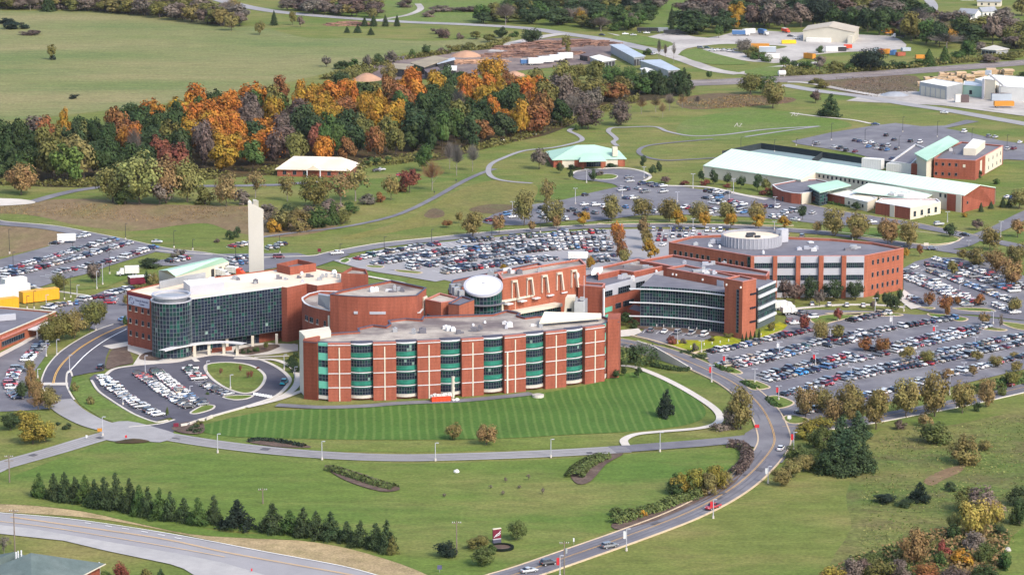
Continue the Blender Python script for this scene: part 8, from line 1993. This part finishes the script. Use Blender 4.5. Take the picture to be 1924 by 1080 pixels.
def shed(label, pts, z, wall, roof, post=True, name='shed', dark=True):
    x = sum(p[0] for p in pts) / len(pts); y = sum(p[1] for p in pts) / len(pts); q = PL(pts, z)
    gx, gy = proj((sum(p[0] for p in q) / len(q), sum(p[1] for p in q) / len(q), 0))
    rt = bld(name, label, 'shed', gx, gy); q = ccw(q)
    MB().prism(inset(q, .4), 0, z - .35, top=False).build('wall', M[wall], rt); MB().prism(inset(q, -.3), z - .35, z, bottom=True).build('roof', M[roof], rt)
    if dark:
        i = min(range(len(q)), key=lambda k: q[k][1] + q[(k + 1) % len(q)][1]); a, b = q[i], q[(i + 1) % len(q)]
        for k in range(4): MB().bar(lerp(a, b, .06 + k * .235), lerp(a, b, .24 + k * .235), -.35, -.2, 0, z * .72).build('open_bay', M['darkmetal'], rt)
    return rt
shed('long blue-grey open shed by the far road, upper of the pair', [(1146, 84), (1191, 108), (1212, 105.5), (1168, 82.5)], 5.5, 'greymetal', 'bluegrey')
shed('long blue-grey open shed by the far road, lower of the pair', [(1202, 113.5), (1255, 132), (1277, 130.5), (1240, 112)], 5.5, 'greymetal', 'bluegrey')
shed('low white-roofed shed half behind the olive trees', [(1108, 107), (1131, 116), (1157, 112), (1126, 103)], 4, 'greymetal', 'siding')
shed('low brown-roofed lean-to beside the log yard', [(1088, 103), (1104, 106), (1122, 102), (1112, 100)], 3.5, 'brownroof', 'brownroof')
shed('small white-roofed shed under the lower blue-grey shed', [(1203, 129), (1218, 137), (1230, 132), (1214, 127)], 3.5, 'siding', 'siding')
shed('tan-roofed sawmill shed, leftmost at the log yard', [(737, 129), (774, 131), (777, 121), (740, 119)], 5, 'darkmetal', 'tarproof')
shed('long tan-roofed sawmill shed in the middle of the log yard', [(771, 118), (797, 126.5), (842, 110), (816, 105)], 5, 'darkmetal', 'tarproof')
shed('brown-roofed sawmill shed in front of the tan roofs', [(797, 131), (804, 137), (829, 133), (822, 126)], 4.6, 'darkmetal', 'brownroof')
shed('narrow blue-grey roof beside the sawdust heap', [(819, 117), (822, 120), (855, 112), (853, 108.5)], 4.4, 'darkmetal', 'bluegrey')
shed('small white flat roof at the edge of the wood by the sawmill', [(839, 132), (857, 132), (858, 124), (841, 123.5)], 4, 'darkmetal', 'siding')
shed('grey weathered shed beyond the railway at the right edge', [(1843, 92), (1872, 95), (1896, 92), (1868, 85)], 4, 'greymetal', 'tan')
for fl, fr, d, lab, m in [((1800, 34), (1832, 36), 10, 'white house in the far trees, nearest the lane', 'siding'), ((1846, 32), (1873, 31), 9, 'white house in the far trees, farthest right', 'siding'), ((1836, 12), (1880, 13), 12, 'cream house at the top edge among the far trees', 'cream'), ((1796, 48), (1818, 50), 8, 'small white house lowest among the far trees', 'siding'), ((1640, 24), (1672, 26), 12, 'grey-roofed house half hidden in the far wood', 'cream'), ((1560, 14), (1590, 15), 10, 'pale house at the top edge behind the warehouse', 'siding'), ((1805, 1), (1830, 1), 10, 'pale house at the very top edge', 'siding')]:
    rt, a, b, c, e = gable_block('house', lab, 'house', fl, fr, d, 3.6, 6.4, m, 'greymetal', 0, False)
    for t in (.2, .5, .8): window(rt, a, b, t * math.dist(a, b) - .6, 1.2, 1.0, 2.4)
def heap(name, label, cat, px, py, rx, ry, h, mat, seed=1, logs=0):
    c = P(px, py); g = random.Random(seed); o = thing(name, label, cat, (c.x, c.y, 0)); mb = MB()
    if logs:
        for i in range(logs):
            x, y = g.uniform(-rx, rx), g.uniform(-ry, ry); z = h * max(.08, 1 - (x / rx) ** 2 * .6 - (y / ry) ** 2) * g.uniform(.5, 1)
            t = g.uniform(-.5, .5) + (1.57 if g.random() < .2 else 0); L = g.uniform(2.5, 5)
            mb.tube([(c.x + x - math.cos(t) * L, c.y + y - math.sin(t) * L, z), (c.x + x + math.cos(t) * L, c.y + y + math.sin(t) * L, z + g.uniform(-.3, .3))], g.uniform(.3, .5), 6)
        mb.build('logs', [M[mat]], o)
    else:
        m, rings = 18, [(1, 0), (.82, .3), (.58, .62), (.32, .88), (.08, 1)]
        vs = [(c.x + math.cos(2 * math.pi * k / m) * rx * r * g.uniform(.88, 1.1), c.y + math.sin(2 * math.pi * k / m) * ry * r * g.uniform(.88, 1.1), h * z * g.uniform(.92, 1.05)) for r, z in rings for k in range(m)]
        mb.add(vs, [(i * m + k, i * m + (k + 1) % m, (i + 1) * m + (k + 1) % m, (i + 1) * m + k) for i in range(4) for k in range(m)] + [tuple(range(4 * m, 5 * m))])
        mb.build('mound', M[mat], o, True)
heap('sawdust_heap', 'orange sawdust heap above the tan sawmill roofs', 'heap', 876, 106, 11, 10, 3.6, 'sawdust', 1)
heap('sawdust_heap', 'orange sawdust heap at the wood edge left of the sawmill', 'heap', 690, 150, 9, 10, 4, 'sawdust', 2)
heap('sawdust_heap', 'small pale sawdust heap right of the yellow tree', 'heap', 966, 142, 7, 8, 2.6, 'sawdust', 3)
heap('log_pile', 'long pile of cut logs at the far side of the log yard, left part', 'log pile', 990, 92, 20, 10, 3, 'logs', 4, 90)
heap('log_pile', 'long pile of cut logs at the far side of the log yard, middle part', 'log pile', 1040, 86, 20, 12, 3.6, 'logs', 5, 100)
heap('log_pile', 'long pile of cut logs at the far side of the log yard, right part', 'log pile', 1090, 84, 16, 12, 3.4, 'logs', 6, 80)
heap('log_pile', 'loose boards and logs in front of the sawdust heap', 'log pile', 890, 118, 22, 10, 1.8, 'sawdust', 7, 70)
heap('log_pile', 'log pile beside the far highway bend behind small conifers', 'log pile', 655, 47, 14, 10, 2.4, 'logs', 8, 50)
heap('log_pile', 'log pile in the middle of the log yard near the white trailers', 'log pile', 960, 106, 20, 10, 2.6, 'logs', 10, 80)
heap('log_pile', 'log pile behind the white trailer row', 'log pile', 1020, 101, 24, 8, 2.6, 'logs', 11, 90)
heap('log_pile', 'log pile at the road end of the log yard', 'log pile', 1125, 84, 12, 10, 2.6, 'logs', 12, 60)
heap('scrap_heap', 'grey scrap heap on the mill yard edge', 'heap', 1680, 180, 9, 7, 2.4, 'greymetal', 9)
# tennis courts
sheet('tennis_court', [(1398, 288), (1432, 278), (1540, 294), (1522, 310), (1440, 300)], M['court'], Z2, 0)
sheet('tennis_court', [(1528, 310), (1546, 296), (1672, 312), (1640, 326)], M['court'], Z2, 0)
def court_fence(label, pts, h=3.4):
    q = PL(pts); g = q[0]; o = thing('court_fence', label, 'fence', (g[0], g[1], 0), 'fences round the tennis courts')
    mb, ps = MB(), MB()
    for a, b in zip(q, q[1:]):
        mb.bar(a, b, -.03, .03, .15, h - .1); n = max(1, int(math.dist(a, b) / 6))
        for k in range(n + 1):
            p = lerp(a, b, k / n); ps.tube([(p[0], p[1], 0), (p[0], p[1], h + .1)], .06, 5)
    mb.build('windscreen', M['fencemesh'], o); ps.build('posts', M['darkmetal'], o)
court_fence('dark windscreen fence along the far side of the left tennis court', [(1357, 296), (1384, 290), (1430, 281), (1491, 289), (1545, 297)])
court_fence('dark windscreen fence along the far side of the right tennis court', [(1545, 297.5), (1610, 307), (1671, 316)])
court_fence('dark fence between the two tennis courts', [(1545, 298), (1526, 311)])
rt = container('container', 'white equipment box behind the sports centre roof', 'equipment', 1640, 318, -30, 10, 4, 5, 'siding', 'whiteroof')
rt = container('container', 'low white equipment box beside the arts block annex', 'equipment', 1688, 324, -30, 11, 4, 4, 'siding', 'whiteroof')
# ---------------------------------------------------------------- light, air, camera
w = bpy.data.worlds.new('World'); SC.world = w; w.use_nodes = True
nt = w.node_tree; bg = nt.nodes['Background']
sky = nt.nodes.new('ShaderNodeTexSky'); sky.sky_type = 'NISHITA'; sky.sun_disc = False
SUN_EL, SUN_AZ = math.radians(42), math.radians(140)
sky.sun_elevation = SUN_EL; sky.sun_rotation = SUN_AZ; sky.dust_density = 2.5; sky.air_density = 1.0
nt.links.new(sky.outputs[0], bg.inputs['Color']); bg.inputs['Strength'].default_value = 0.135
sl = bpy.data.lights.new('sun', 'SUN'); sl.energy = 1.5; sl.angle = math.radians(12); sl.color = (1, .93, .82)
so = bpy.data.objects.new('sun', sl); COL.objects.link(so)
sd = Vector((math.sin(SUN_AZ) * math.cos(SUN_EL), math.cos(SUN_AZ) * math.cos(SUN_EL), math.sin(SUN_EL)))
so.rotation_euler = sd.to_track_quat('Z', 'Y').to_euler(); so.location = (0, 700, 400)
hz = MB().box((0, 4400), 10400, 9400, -1.5, CAMZ + 8); hz = hz.build('haze', [], None)
hm = bpy.data.materials.new('haze'); hm.use_nodes = True; hn = hm.node_tree; hn.nodes.remove(hn.nodes['Principled BSDF'])
pv = hn.nodes.new('ShaderNodeVolumePrincipled'); pv.inputs['Color'].default_value = (.80, .85, .93, 1); pv.inputs['Density'].default_value = 0.000013; pv.inputs['Anisotropy'].default_value = .2
hn.links.new(pv.outputs[0], hn.nodes['Material Output'].inputs['Volume']); hz.data.materials.append(hm); hz['kind'] = 'stuff'; hz['label'] = 'thin autumn haze over the whole campus'
cam = bpy.data.cameras.new('camera'); co = bpy.data.objects.new('camera', cam); COL.objects.link(co)
cam.sensor_width = 36; cam.sensor_fit = 'HORIZONTAL'; cam.lens = 36 * FOC / 1924; cam.clip_start = 1; cam.clip_end = 30000
co.location = (0, 0, CAMZ); co.rotation_euler = (math.pi / 2 - PITCH, 0, 0)
SC.camera = co
SC.view_settings.view_transform = 'Standard'; SC.view_settings.look = 'None'; SC.view_settings.gamma = 1
SC.view_settings.exposure = 1.25
try: SC.cycles.use_denoising = True
except Exception: pass
SC.cycles.max_bounces = 5; SC.cycles.transparent_max_bounces = 4
